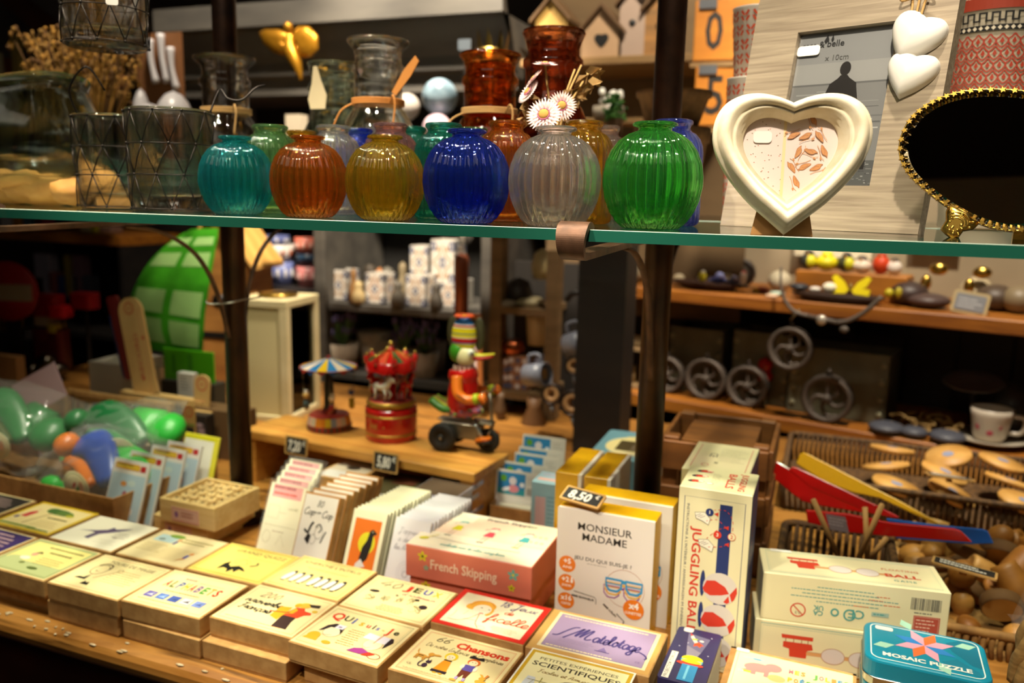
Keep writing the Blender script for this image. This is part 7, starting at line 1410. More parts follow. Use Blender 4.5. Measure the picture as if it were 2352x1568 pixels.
# wooden boat bowl with little birds
p=upl(1625,660,ZU,.10); w=sz(p,88); mb=MB(MX.Scale(1,4)); 
prof=[(0,0),(.55,.0),(.85,.25),(1,.55),(.95,.55),(.8,.3),(.5,.12),(0,.1)]; mb.lathe([(r*w,h*sz(p,30)) for r,h in prof],c_('#3c2418',.5),n=28)
for v in mb.v: v.y*=.5
one(mb,'wooden_bowl','long dark wooden bowl of little birds on the upper shelf, right of the post','bowl',p,ang)
bw_=sz(p,15)
for (x,y,rx,ry,c,h,lab) in ((1612,650,9,13,'#d8c01c','#d8d0c0','little yellow bird with a white head in the long dark bowl'),(1650,650,18,9,'#5a62a8','#8a8ec0','little blue bird lying in the long dark bowl'),(1683,652,16,7,'#6a6478','#7a7488','little grey bird lying in the long dark bowl'),(1706,650,8,17,'#d8cfc0','#c8402e','little white bird with a red head in the long dark bowl')):
    o=bgball('bird_figure',lab,'bird figure',(x,y),ZU+sz(p,14),.10,rx,ry,c,'little birds on the upper shelf',beak('#c8781c',h))
for (x,y,rx,ry,c,lab,cat,nm,bk) in ((1562,640,20,24,'#c8b894','cream ceramic rose nearest the post on the upper shelf','ornament','ceramic_rose',.20),(1592,640,15,26,'#b8a684','second cream ceramic rose on the upper shelf','ornament','ceramic_rose',.22),(1632,640,18,24,'#a8967a','third cream ceramic rose, behind the blue bird','ornament','ceramic_rose',.22),(1672,640,19,28,'#cdbc96','fourth cream ceramic rose, left of the dark dial','ornament','ceramic_rose',.22),
    (1738,660,11,10,'#d8a81c','small yellow duck figure right of the long dark bowl','figure','duck_figure',.12),(1752,664,16,13,'#a84a2c','small red and brown duck figure beside the yellow one','figure','duck_figure',.13),(1790,650,26,44,'#c2b69a','cream shell shaped ornament left of the bird row','ornament','shell_ornament',.20),(1785,672,18,10,'#9fb0a0','pale green pebble on the upper shelf','pebble','pebble',.08),(1772,690,16,7,'#c8a68a','pinkish pebble at the front of the upper shelf','pebble','pebble',.03)):
    bgball(nm,lab,cat,(x,y),ZU,bk,rx,ry*.55,c)
p=upl(1702,640,ZU,.24); r=sz(p,32); mb=MB(MX.Translation((0,0,r))@MX.Rotation(R(90),4,'X')); mb.lathe([(0,-.01),(r,-.01),(r,.01),(r*.8,.012),(r*.78,.006),(0,.006)],c_('#4a423c',.4),n=28); mb.lathe([(0,.0062),(r*.7,.0062)],c_('#7c7a70',.5),n=24); one(mb,'dial','round dark dial standing behind the birds on the upper shelf','clock',p,ang)
# orange box with the row of round birds
p=upl(1822,690,ZU,.12); w=sz(p,235); h=sz(p,60); mb=MB(); mb.box(0,w,0,.10,0,h,mixmat('amber_wood','#a8681c','#8a5214',.5,(5,5,20),3),.004); one(mb,'amber_box','amber wooden box carrying the row of round birds','box',p,ang); zb=ZU+h+.001
for (x,rx,ry,c,hd,lab) in ((1855,20,19,'#2c2a22','#1e1c1a','black and yellow round bird, first in the row on the amber box'),(1897,25,18,'#d8c814','#d8c814','bright yellow round bird in the row on the amber box'),(1942,20,19,'#3a3a24','#1e1c1a','black round bird right of the bright yellow one'),(1978,22,16,'#d8c4b0','#5a4a40','pinkish white round bird in the row on the amber box'),(2022,19,22,'#c83c10','#a8300c','orange red round bird in the row on the amber box'),(2053,17,17,'#dccdc0','#4a3c34','white round bird with a dark head, last in the row')):
    p=upl(x,625,zb,.15); a,b=sz(p,rx),sz(p,ry); mb=MB(); mb.ball((0,0,b),(a,a,b),c_(c,.5),14,9); mb.ball((0,0,b*1.85),(a*.55,a*.55,a*.5),c_(hd,.5),10,7); mb.cyl((0,-a*.5,b*1.8),(0,-a*.95,b*1.75),a*.15,c_('#c88a1c',.4),6,r2=.0005)
    if c in('#2c2a22','#3a3a24'): mb.ball((a*.35,-a*.45,b),(a*.65,a*.65,b*.8),c_('#c8c01c',.5),10,7)
    one(mb,'round_bird',lab,'bird figure',p,ang,'row of round birds on the amber box')
# flat dish with a yellow butterfly, egg and pebbles in front
p=upl(1920,708,ZU,.06); w=sz(p,105); mb=MB(); mb.lathe([(0,0),(w*.7,0),(w,.02),(w*.96,.022),(w*.66,.006),(0,.006)],c_('#2c1c14',.5),n=32)
for v in mb.v: v.y*=.45
one(mb,'dark_dish','dark oval dish under the yellow butterfly on the upper shelf','dish',p,ang); zd=ZU+.024
mb=MB(); p=upl(1950,690,zd,.05); k=sz(p,1); yb=c_('#e0cc10',.4)
for sx in (-1,1):
    mb.prism([(sx*3*k,8*k),(sx*14*k,28*k),(sx*34*k,44*k),(sx*43*k,38*k),(sx*34*k,20*k),(sx*12*k,6*k)][::sx],-.003,.003,yb,frameT((0,0,0),(1,0,0),(0,.2,1))); mb.prism([(sx*3*k,6*k),(sx*30*k,10*k),(sx*44*k,8*k),(sx*42*k,-6*k),(sx*10*k,-4*k)][::sx],-.003,.003,yb,frameT((0,0,.006),(1,0,0),(0,.2,1)))
mb.tube([(0,0,.0),(0,.004,26*k)],3*k,c_('#6a5a10',.5),7); one(mb,'butterfly','bright yellow butterfly with spread wings in the dark dish','butterfly',p,ang)
for (x,y,rx,ry,c,lab,nm,cat) in ((1903,686,16,20,'#dcd4bc','white egg left of the yellow butterfly','egg','egg'),(1870,690,13,10,'#cfc8bc','white pebble in the dark dish','pebble','pebble'),(1835,675,22,14,'#27282e','dark blue stone at the left end of the dark dish','stone','pebble'),(2040,692,10,18,'#b8a81c','yellow leaf ornament right of the butterfly','leaf_ornament','ornament'),(2062,690,8,22,'#a8981c','second yellow leaf ornament right of the butterfly','leaf_ornament','ornament')):
    bgball(nm,lab,cat,(x,y),zd,.05,rx,ry*.6,c)
# cast antler hook on the shelf front
p=upl(1830,700,ZU-.02,-.02); k=sz(p,1); mb=MB(); an=c_('#5a5048',.6)
mb.tube(smooth_path([(-40*k,-.01,95*k),(-36*k,-.012,50*k),(-22*k,-.012,15*k),(0,-.01,-6*k),(30*k,-.008,-12*k)],5),[.5*k*9*(.5+.5*min(1,i/10)) for i in range(21)],an,8); mb.tube(smooth_path([(95*k,-.01,-20*k),(120*k,-.012,-12*k),(150*k,-.012,10*k),(180*k,-.01,45*k)],5),[5*k]*16,an,8); mb.tube([(30*k,-.008,-12*k),(95*k,-.01,-20*k)],5*k,an,8); mb.ball((60*k,-.012,-18*k),(12*k,8*k,12*k),c_('#c9c2b4',.3,.6),10,7); mb.ball((110*k,-.012,-34*k),(10*k,6*k,8*k),an,8,6); one(mb,'antler_hook','greyish antler shaped hook bar fixed to the front of the upper shelf','hook',p,ang)
# gilt bulbs, dark animal, cream slate, jars at the right end
for x,lab in ((2122,'left of the two gilt spoon shapes on the upper shelf'),(2222,'right of the two gilt spoon shapes on the upper shelf')):
    p=upl(x,690,ZU,.16); k=sz(p,1); mb=MB(); mb.tube([(-8*k,0,0),(-4*k,0,30*k)],4*k,c_('#8a7a3a',.4),7); mb.ball((0,0,52*k),(12*k,10*k,18*k),gold,10,7); mb.ball((22*k,.01,84*k),(20*k,10*k,14*k),gold,10,7); one(mb,'gilt_spoon',lab,'ornament',p,ang,'gilt spoon shapes')
for (x,y,rx,ry,c,lab,nm,cat,bk) in ((2085,705,42,55,'#3a2a26','dark brown animal figure right of the butterfly','animal_figure','figure',.13),(2130,708,48,34,'#4a3834','dark pinkish brown lump on the upper shelf','animal_figure','figure',.11),(2285,700,45,60,'#4a3a2c','dark jar with a cream lid at the right end of the upper shelf','jar','jar',.18),(2340,705,38,64,'#7a6a50','brown jar at the right edge of the upper shelf','jar','jar',.16),(2240,690,36,70,'#b8a684','cream jar behind the small slate','jar','jar',.22),(2320,640,40,40,'#c8b88e','cream bowl at the right edge of the upper shelf','bowl','bowl',.25)):
    bgball(nm,lab,cat,(x,y),ZU,bk,rx,ry*.5,c)
p=upl(2222,715,ZU,.05); k=sz(p,1); mb=MB(frameT((0,0,0),(1,0,-.12),(.12,.25,1))); mb.rbox(-38*k,38*k,0,52*k,-.006,0,.008,c_('#a8946a',.6)); mb.rbox(-31*k,31*k,7*k,45*k,-.002,.002,.004,c_('#77787c',.6)); Cv(mb,MX.Translation((0,26*k,.002))).greek(-24*k*1000,6,48*k*1000,3,9,'#b8b8ba',3,3); one(mb,'small_slate','small cream framed slate leaning on the upper shelf','slate',p,ang)
p=upl(2078,640,ZU+.13,.38); k=sz(p,1); mb=MB(); mb.box(0,105*k,0,.004,0,60*k,c_('#b8cfc0',.5)); cv=Cv(mb,frontT(0,0,0)); cv.rect(20*k*1000,10*k*1000,6*k*1000,45*k*1000,'#c8a090'); cv.rect(50*k*1000,10*k*1000,4*k*1000,45*k*1000,'#c8b0a0'); one(mb,'pale_sheet','pale green printed sheet on the wall above the upper shelf','sheet',p,ang)
p=upl(1900,640,ZU+.10,.37); k=sz(p,1); mb=MB(); mb.box(-80*k,90*k,0,.004,0,90*k,c_('#ded2b4',.6)); one(mb,'cream_sheet','cream sheet on the wall behind the round birds','sheet',p,ang)
# riveted grey crates and wheels on the lower shelf
gm=mixmat('grey_zinc','#6c6853','#59553f',.5,(12,12,12),4,metal=.3); rv=c_('#8a866c',.35,.5)
def crate(x0,x1,y1,y0,bk,lab,dp=.16):
    p=upl(x0,y1,ZL,bk); k=sz(p,1); w=(x1-x0)*k*1.0; h=(y1-y0)*k; t=thing('zinc_crate',lab,'crate',p,ang,'riveted zinc crates on the lower shelf'); mb=MB(); mb.box(0,w,0,.004,0,h,gm); mb.box(0,w,dp-.004,dp,0,h,gm); mb.box(0,.004,0,dp,0,h,gm); mb.box(w-.004,w,0,dp,0,h,gm); mb.box(0,w,0,dp,0,.004,gm); mb.obj('crate',t)
    mb=MB()
    for e in (.06,.94):
        for i in range(4): mb.ball((w*e,-.001,h*(.14+.24*i)),(7*k,.004,7*k),rv,10,6)
    mb.obj('rivets',t); return t
crate(1528,1655,935,790,.13,'riveted grey zinc crate beside the right iron post'); crate(1672,1800,960,800,.125,'riveted grey zinc crate between the wheels',.15); crate(1800,2010,1000,848,.10,'largest riveted grey zinc crate, right one')
iw=mixmat('cast_iron_grey','#5c5148','#463d35',.6,(30,30,30),4,metal=.3)
def wheel(px,py,r_px,z,bk,lab,hang=False):
    p=at(px,py,pl=(A+UB*bk,UN)); r=sz(p,r_px); 
    if not hang: p=V((p.x,p.y,z+r+.001))
    t=thing('pulley_wheel',lab,'pulley wheel',p,ang,'old pulley wheels'); T=MX.Rotation(R(90),4,'X')
    MB(T).lathe([(r,-.014),(r*.96,0),(r,.014),(r*.80,.012),(r*.78,0),(r*.80,-.012)],iw,n=36,closed=True).obj('rim',t)
    MB(T).lathe([(0,-.016),(r*.17,-.016),(r*.2,0),(r*.17,.016),(0,.016)],iw,n=16).obj('hub',t)
    for i in range(5):
        a=R(90+72*i); P=smooth_path([(r*.15*math.cos(a),r*.15*math.sin(a),0),(r*.45*math.cos(a+.25),r*.45*math.sin(a+.25),0),(r*.72*math.cos(a+.75),r*.72*math.sin(a+.75),0),(r*.80*math.cos(a+1.2),r*.80*math.sin(a+1.2),0)] if i else [(0,0,0),(0,r*.3,0),(0,r*.6,0),(0,r*.82,0)],4); MB(T).tube(P,r*.085,iw,8).obj('spoke',t)
    if hang or True: MB(T).tube([(-r*.1,r*.98,0),(0,r*1.22,0),(r*.1,r*.98,0)],r*.06,iw,6).obj('eye',t)
    return t
for a in ((1530,885,42,ZL,.075,'pulley wheel half hidden by the right iron post'),(1620,890,48,ZL,.07,'pulley wheel right of the iron post, first full one'),(1716,893,48,ZL,.065,'pulley wheel touching the first full one'),(1898,930,56,ZL,.035,'largest pulley wheel, before the right zinc crate')): wheel(*a)
wheel(1815,800,50,0,-.015,'pulley wheel hanging from the antler hook',True)
p=at(1815,735,pl=(A+UB*-.015,UN)); b=at(1836,712,pl=(A+UB*-.02,UN)); mb=MB(); mb.tube([p-p,b-p],.003,c_('#8a7a5a',.8),6); one(mb,'hanging_cord','short cord between the antler hook and the hanging wheel','cord',p)
p=upl(1760,850,ZL+.125,.10); 
crystal=c_('#c8140c',.1,coat=.5)
p=at(1755,872,pl=(A+UB*.11,UN)); k=sz(p,1); mb=MB(); mb.lathe([(0,0),(17*k,0),(19*k,12*k),(13*k,20*k),(13*k,26*k),(17*k,34*k),(14*k,46*k),(5*k,50*k),(0,54*k)],crystal,n=16); mb.box(-9*k,9*k,-9*k,9*k,-sz(p,90),0,gm); one(mb,'red_lantern','small bright red glass lantern in front of the middle zinc crate','lantern',p,ang)
q=random.Random(4)
p=upl(1925,850,ZL+.11,.16); k=sz(p,1); mb=MB()
for i in range(60): a_=q.uniform(-50,50); mb.ball((a_*k,q.uniform(-.03,.03),q.uniform(-10,30)*k+abs(a_)*-.1*k),(q.uniform(3,9)*k,)*3,c_(q.choice(['#c87a14','#d8901c','#8a6a2a','#5a4a24']),.6),7,5)
for i in range(5): mb.tube([(q.uniform(-30,30)*k,0,0),(q.uniform(-10,10)*k,.0,-sz(p,110))],.002,c_('#5a5a2a',.7),5)
one(mb,'dried_flowers','orange dried flowers in the largest zinc crate','flowers',p,ang)
# pebbles, twine, cup and plate at the right of the lower shelf
for (x,y,rx,ry,lab) in ((2035,992,40,13,'left of the three flat grey pebbles on the lower shelf'),(2098,1003,30,13,'middle one of three flat grey pebbles on the lower shelf'),(2175,1012,40,15,'right of the three flat grey pebbles on the lower shelf')): bgball('pebble',lab,'pebble',(x,y),ZL,.035,rx,ry,'#4a4c56')
p=upl(2090,975,ZL,.12); k=sz(p,1); mb=MB()
for i in range(50):
    x,y,z=q.uniform(-55,110)*k,q.uniform(-.05,.05),q.uniform(4,40)*k*(1 if i%3 else .4); mb.tube(smooth_path([(x,y,z),(x+q.uniform(-15,15)*k,y+.01,z+q.uniform(-8,8)*k),(x+q.uniform(-25,25)*k,y,max(2*k,z+q.uniform(-18,8)*k))],3),.004,c_('#9a7a44',.8),5)
one(mb,'raffia_heap','tangle of tan raffia between the pebbles on the lower shelf','raffia',p,ang)
p=upl(2270,1015,ZL,.10); k=sz(p,1); mb=MB(); mb.lathe([(0,.004),(45*k,.004),(78*k,16*k),(80*k,19*k),(44*k,8*k),(0,8*k)],c_('#b8ae9c',.3),n=36); one(mb,'saucer','pale saucer under the rose cup on the lower shelf','saucer',p,ang)
t=thing('tea_cup','white tea cup with red roses on the lower shelf at the right','cup',V((p.x,p.y,ZL+10*k)),ang); mb=MB(); mb.lathe([(0,0),(28*k,0),(34*k,10*k),(43*k,60*k),(45*k,74*k),(42*k,74*k),(32*k,14*k),(0,8*k)],c_('#cbbfae',.3),n=32); mb.obj('cup',t); mb=MB(); mb.tube(smooth_path([(42*k,0,62*k),(66*k,0,58*k),(62*k,0,26*k),(36*k,0,22*k)],5),5*k,c_('#cbbfae',.3),8); mb.obj('handle',t)
mb=MB()
for x_,z_ in ((-20,34),(2,24),(18,38),(-4,46)): a_=x_/38; mb.ball((39*k*math.sin(a_),-39*k*math.cos(a_)+4*k,z_*k),(8*k,3*k,8*k),c_('#a8384a',.5),8,6)
mb.obj('roses',t)
p=upl(2232,912,ZL+.135,.16); k=sz(p,1); mb=MB(MX.Rotation(R(12),4,'X')); mb.lathe([(0,0),(40*k,0),(64*k,8*k),(62*k,11*k),(38*k,4*k),(0,4*k)],c_('#5c5650',.3),n=32); mb.tube([(0,.02,0),(0,.03,-.13)],.006,c_('#3a342e',.5),8); one(mb,'plate_stand','dark plate raised on a stand left of the rose cup','plate',p,ang)
p=upl(2330,905,ZL,.2); k=sz(p,1); mb=MB(); mb.lathe([(0,0),(34*k,0),(52*k,60*k),(40*k,120*k),(34*k,120*k),(44*k,60*k),(0,5*k)],c_('#2c2a28',.4),n=28); one(mb,'dark_pot','dark pot at the right edge of the lower shelf','pot',p,ang)
# ---- grey painted dresser in the middle background ----
GY=2.40
def gp(px,py,Y=GY): return at(px,py,Y=Y)
gx0,gx1=gp(722,700).x,gp(1132,700).x; zs=(gp(735,692).z+gp(1090,722).z)/2; zc0=gp(800,200).z
t=thing('grey_dresser','grey painted dresser with shelves and a deep cornice, middle background','dresser',(gx0,GY,0)); gw=gx1-gx0
for x in (0,gw-.045): MB().box(x,x+.045,0,.40,0,zc0,greyw,.004).obj('upright',t)
for z in (.55,zs): MB().box(.045,gw-.045,.02,.40,z-.028,z,greyw,.003).obj('shelf',t)
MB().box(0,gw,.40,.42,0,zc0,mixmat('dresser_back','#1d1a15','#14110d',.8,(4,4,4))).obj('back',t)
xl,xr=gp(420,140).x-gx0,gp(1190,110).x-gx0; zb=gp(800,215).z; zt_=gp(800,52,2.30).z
mb=MB(); prof=[(0,0),(.0,.05),(-.03,.06),(-.03,.10),(-.05,.13),(-.10,.22),(-.105,.25),(-.13,.27),(-.13,zt_-zb),(.40,zt_-zb),(.40,0)]
vs=[(x,y,zb+z) for x in (xl,xr) for y,z in prof]; m=len(prof)
mb.add(vs,[(i,(i+1)%m,m+(i+1)%m,m+i) for i in range(m)]+[tuple(range(m-1,-1,-1)),tuple(range(m,2*m))],greyw); mb.obj('cornice',t)
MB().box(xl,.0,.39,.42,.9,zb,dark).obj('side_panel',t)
def gobj(px,py,Y=GY+.10,z=None): p=at(px,py,Y=Y); return V((p.x,p.y,(z if z is not None else p.z)+.0006))
def tilebox(x0,x1,y0,y1,lab,z=zs,Y=GY+.06,rz=0,pat=0):
    p=gobj(x0,y1,Y,z); k=sz(p,1); w,h=(x1-x0)*k,(y1-y0)*k; t=thing('tile_cube',lab,'pot',p,rz,'tile patterned cubes on the dresser'); mb=MB(); d=min(w,h)
    mb.box(0,w,0,.004,0,h,c_('#d6cec2',.35)); mb.box(0,w,d-.004,d,0,h,c_('#d6cec2',.35)); mb.box(0,.004,0,d,0,h,c_('#d6cec2',.35)); mb.box(w-.004,w,0,d,0,h,c_('#d6cec2',.35)); mb.box(0,w,0,d,0,.004,c_('#d6cec2',.35)); mb.obj('cube',t)
    mb=MB()
    for T,L in ((frontT(0,0,0),w),(rightT(w,0,0),d)):
        cv=Cv(mb,T); W,H=L*1000,h*1000; n=1
        cx,cy=W/2,H/2
        cv.line([(cx,cy-H*.40),(cx+W*.13,cy-H*.14),(cx+W*.40,cy),(cx+W*.13,cy+H*.14),(cx,cy+H*.40),(cx-W*.13,cy+H*.14),(cx-W*.40,cy),(cx-W*.13,cy-H*.14)],W*.06,'#b08a62' if pat==0 else '#a8642c',True)
        cv.ell(cx,cy,W*.12,H*.12,'#5f6680'); cv.ell(cx,cy,W*.05,H*.05,'#d6cec2')
        for sx in (-1,1):
            for sy in (-1,1): cv.ell(cx+sx*W*.36,cy+sy*H*.36,W*.11,H*.11,'#525a78' if pat==0 else '#3a4058'); cv.ell(cx+sx*W*.36,cy+sy*H*.36,W*.045,H*.045,'#d6cec2'); cv.z-=.03
            cv.ell(cx+sx*W*.18,cy+H*.30,W*.06,H*.05,'#a8763c'); cv.ell(cx+sx*W*.18,cy-H*.30,W*.06,H*.05,'#a8763c')
    mb.obj('pattern',t); return t
tilebox(756,806,612,682,'leftmost tile patterned cube on the dresser shelf'); tilebox(838,890,624,694,'tile patterned cube with brown scrolls, second from the left',Y=GY+.04,pat=1); tilebox(930,984,634,706,'tile patterned cube below the tall pair',Y=GY+.05)
tilebox(940,990,566,640,'tall tile patterned cube left of the tallest',z=gp(940,640,GY+.14).z,Y=GY+.16); tilebox(988,1050,550,652,'tallest tile patterned cube on the dresser',z=gp(988,652,GY+.14).z,Y=GY+.13); tilebox(1010,1052,655,712,'tile patterned cube with brown scrolls by the copper tube',Y=GY+.09,pat=1)
carton('tile_stand','low white box under the two tall tile patterned cubes','box',gobj(944,706,GY+.14,zs),0,sz(gobj(944,706),120),.13,gp(940,640,GY+.14).z-zs-.0008,c_('#c9c1b4',.5))
for (x,y,rx,ry,c,lab) in ((812,690,11,46,'#8a6234','slim brown figurine between the two left tile cubes'),(824,690,16,30,'#b8a070','cream and brown figurine behind the tile cubes'),(872,640,14,40,'#b8743a','orange brown figurine above the scrolled tile cube'),(914,690,18,34,'#5a5348','dark grey pot left of the lower tile cube'),(925,650,15,50,'#8a7a5c','greyish figurine with a raised arm'),(1002,712,16,36,'#4c453c','dark grey mug before the tallest tile cube'),(850,640,24,44,'#4a4034','dark carved figure behind the scrolled cube'),(890,640,22,42,'#6a6458','grey carved figure at the back of the shelf')):
    p=gobj(x,y,GY+(.03 if y>680 else .20),zs); a,b=sz(p,rx),sz(p,ry); mb=MB(); mb.lathe([(0,0),(a*.8,0),(a,b*.25),(a*.85,b*.8),(a*.5,b*1.1),(a*.62,b*1.35),(a*.55,b*1.6),(0,b*1.75)],c_(c,.6),n=18); one(mb,'figurine',lab,'figurine',p)
# copper tube thermometer and hanging glass
p=gobj(1068,740,GY-.02,zs-.16); k=sz(p,1); z0=gp(1068,765).z; mb=MB(); h=gp(1068,578).z-z0; mb.lathe([(0,0),(16*k,0),(16*k,h-14*k),(12*k,h-4*k),(0,h)],c_('#8a4a30',.35,.4),n=24); one(mb,'copper_tube','tall reddish copper tube standing at the right of the dresser','tube',V((p.x,GY-.05,z0)))
p=gobj(1068,535,GY-.05); mb=MB(); mb.lathe([(0,0),(12*k,3*k),(18*k,18*k),(18*k,40*k),(15*k,40*k),(14*k,18*k),(0,6*k)],clear,n=20); one(mb,'glass_jar','small glass jar above the copper tube','jar',p-V((0,0,.04)))
MB().box(-.03,.03,-.03,.03,zs-.0*1-z0,zs-z0,greyw) if 0 else None
t=thing('pepper_stand','grey shelf bracket carrying the copper tube','bracket',(p.x,GY-.05,z0-.012)); MB().box(-.03,.03,-.03,.075,0,.0115,greyw).obj('plate',t)
# lavender and pots on the lower dresser shelf
gz2=gp(800,850,GY+.05).z
MB_=None
o=[ch for ch in D.objects['grey_dresser'].children if ch.name.startswith('shelf')][0]; o.location.z=gz2-.55
lav=c_('#5c5078',.8); lgn=c_('#4a6a34',.8)
for (x,y0,y1,c,cp,lab) in ((790,735,850,'#c9b8a0','#b8703c','lavender in a pale pot, left on the lower dresser shelf'),(930,750,850,'#bdb09c','#bdb09c','lavender behind the red carousel, lower dresser shelf'),(975,760,850,'#b8aea0','#b8aea0','lavender in a grey pot left of the duck, lower dresser shelf')):
    p=gobj(x,y1,GY+.08,gz2); k=sz(p,1); hp=58*k; t=thing('lavender_pot',lab,'potted plant',p,0,'lavender pots on the dresser'); MB().lathe([(0,0),(28*k,0),(36*k,hp),(32*k,hp),(26*k,4*k),(0,4*k)],c_(c,.7),n=24).obj('pot',t)
    mb=MB(); q=random.Random(x)
    for i in range(34): a_=q.uniform(0,6.28); r_=q.uniform(4,34)*k; hh=hp+q.uniform(20,66)*k; mb.tube([(0,0,hp*.8),(r_*.6*math.cos(a_),r_*.6*math.sin(a_),hp+(hh-hp)*.6),(r_*math.cos(a_),r_*math.sin(a_),hh)],1.6*k,lgn,5); mb.ball((r_*math.cos(a_),r_*math.sin(a_),hh+5*k),(3.6*k,3.6*k,9*k),lav,6,5)
    mb.obj('lavender',t)
for (x,y1,rx,h_,c,lab) in ((860,850,40,78,'#b4a896','large pale pot behind the red carousel'),(900,850,32,64,'#a89c8c','pale pot right of the large one'),(1000,850,28,70,'#aaa49c','grey white pot behind the duck'),(815,850,26,50,'#8a4c22','rust coloured pot with a round handle, lower dresser shelf')):
    p=gobj(x,y1,GY+.18,gz2); k=sz(p,1); mb=MB(); mb.lathe([(0,0),(rx*.8*k,0),(rx*k,h_*k),(rx*.88*k,h_*k),(rx*.7*k,5*k),(0,5*k)],c_(c,.7),n=24); one(mb,'plant_pot',lab,'pot',p)
# stacked cups left of the dresser
side=thing('side_cabinet','dark low cabinet left of the grey dresser, carrying the stacked cups','cabinet',(gx0-.52,GY+.05,0)); zcb=gp(640,652,GY+.15).z; MB().box(0,.50,0,.40,0,zcb,dark,.004).obj('body',side)
for (x,y0,y1,rx,c,pc,lab) in ((648,598,652,30,'#6a74a8','#d6d2d0','blue patterned cup at the bottom of the left stack'),(640,560,600,36,'#c8c0b8','#a8583a','white cup with rust patches, middle of the left stack'),(625,540,562,40,'#5c6494','#cfcbd0','blue and white cup at the top of the left stack'),(710,605,652,29,'#c87a78','#d6a8a0','pink cup at the bottom of the right stack'),(708,582,606,27,'#16324a','#16324a','dark blue cup in the right stack'),(705,545,583,28,'#d2705c','#e0b0a0','coral cup at the top of the right stack')):
    p=gobj(x,y1,GY+.15,gp(x,y1,GY+.15).z if y1<650 else zcb); k=sz(p,1); h=(y1-y0)*k; t=thing('stacked_cup',lab,'cup',p,0,'stacked cups beside the dresser'); MB().lathe([(0,0),(rx*.8*k,0),(rx*k,h*.97),(rx*.9*k,h*.97),(rx*.7*k,3*k),(0,3*k)],c_(c,.4),n=28).obj('cup',t)
    mb=MB()
    for i in range(10): a_=2*pi*i/10; mb.ball((rx*.90*k*math.cos(a_),rx*.90*k*math.sin(a_),h*.5),(4*k,4*k,h*.22),c_(pc,.4),7,5)
    mb.obj('motif',t)
# ---- wooden rack, mugs, spools and small goods between dresser and shelving ----
rk=mixmat('rack_wood','#7c6240','#665030',.7,(5,5,30),4); rY=2.20
def rp(x,y,Y=rY): return at(x,y,Y=Y)
t=thing('wooden_rack','upright rack of pale old wood with a shelf, right of the dresser','rack',(rp(1125,700).x,rY,0)); rx0=rp(1125,700).x; rx1=rp(1280,700).x; zr1=rp(1200,708).z; zr2=rp(1180,900).z; ztop=rp(1150,530).z
MB().box(0,.035,0,.05,0,ztop,rk).obj('post',t); MB().box(rx1-rx0-.035,rx1-rx0,0,.05,0,ztop-.05,rk).obj('post',t); MB().box(.035,rx1-rx0-.035,0,.22,zr1-.02,zr1,rk).obj('shelf',t); MB().box(-.05,rx1-rx0-.035,0,.22,zr2-.022,zr2,rk).obj('shelf',t); MB().box(0,rx1-rx0,.20,.22,0,ztop-.1,c_('#1c1610',.8)).obj('back',t)
def rob(name,lab,cat,x,y1,prof,c,Y=rY+.08,z=None,m=None,rot=None,grp=None):
    p=rp(x,y1,Y); 
    if z is not None: p=V((p.x,p.y,z+.0006))
    k=sz(p,1); mb=MB(); mb.lathe([(r*k,h*k) for r,h in prof],m or c_(c,.5),n=20); return one(mb,name,lab,cat,p,0,grp,rot)
pot=lambda r,h: [(0,0),(r*.85,0),(r,h*.9),(r,h),(r*.85,h),(r*.75,4),(0,4)]
blob=lambda r,h: [(0,0),(r*.8,0),(r,h*.4),(r*.7,h*.85),(0,h)]
rob('cream_block','cream paper lantern block on the rack shelf','block',1235,790,pot(28,70),'#b8a884',z=None); rob('cream_bowl','cream bowl on the rack shelf','bowl',1215,706,blob(40,20),'#a89a74',z=zr1); rob('dark_animal','dark carved animal on the rack shelf','figure',1190,706,blob(34,62),'#2c241c',z=zr1); rob('cream_figure','cream bent figure above the dark animal','figure',1245,640,blob(26,70),'#b0a070',Y=rY+.12); rob('white_bottle','small white bottle lying on the rack shelf','bottle',1165,690,blob(22,14),'#b8ae98',z=zr1,Y=rY+.03)
for (x,y0,y1,pt,lab) in ((1148,828,900,1,'left brown and white tile patterned box on the rack'),(1190,826,905,1,'right brown and white tile patterned box on the rack')):
    p=rp(x-26,y1,rY+.02); p.z=zr2+.0006; k=sz(p,1); mb=MB(); w=50*k; mb.box(0,w,0,w,0,(y1-y0)*k,c_('#8a6044',.5)); cv=Cv(mb,frontT(0,0,0))
    for i in range(3):
        for j in range(4): cv.ell((i+.5)*w*333,(j+.5)*(y1-y0)*k*250,w*120,w*120,'#c9c2c4' if (i+j)%2 else '#4a5270'); cv.z-=.02
    one(mb,'tile_box',lab,'box',p,0,'tile patterned boxes on the rack')
p=rp(1178,826,rY+.06); rob('copper_pot','shiny copper pot above the tile patterned boxes','pot',1176,828,[(0,0),(22,0),(30,14),(26,30),(18,34),(0,30)],'',m=copper,Y=rY+.05,z=zr2+80*sz(rp(1176,828),1))
rob('blue_ornament','blue and white round ornament beside the copper pot','ornament',1245,850,[(0,0),(16,4),(20,18),(12,34),(0,38)],'#8a90a8',Y=rY+.05)
t=thing('thermometer_board','orange brown wooden board with a white tube, leaning by the dresser','thermometer',rp(1090,890,2.12)); k=sz(t.location,1); T=frameT((0,0,0),(.97,-.1,.12),(.20,.12,.97)); mb=MB(T); mb.rbox(-20*k,20*k,0,170*k,-.006,0,.004,c_('#a05e2c',.5)); mb.obj('board',t); mb=MB(T); mb.rbox(-8*k,8*k,8*k,112*k,0,.004,.003,c_('#d8c0bc',.4)); mb.obj('tube_scale',t); MB(T@MX.Translation((0,152*k,.0008))).lathe([(0,0),(7*k,0)],black,n=16).obj('hole',t)
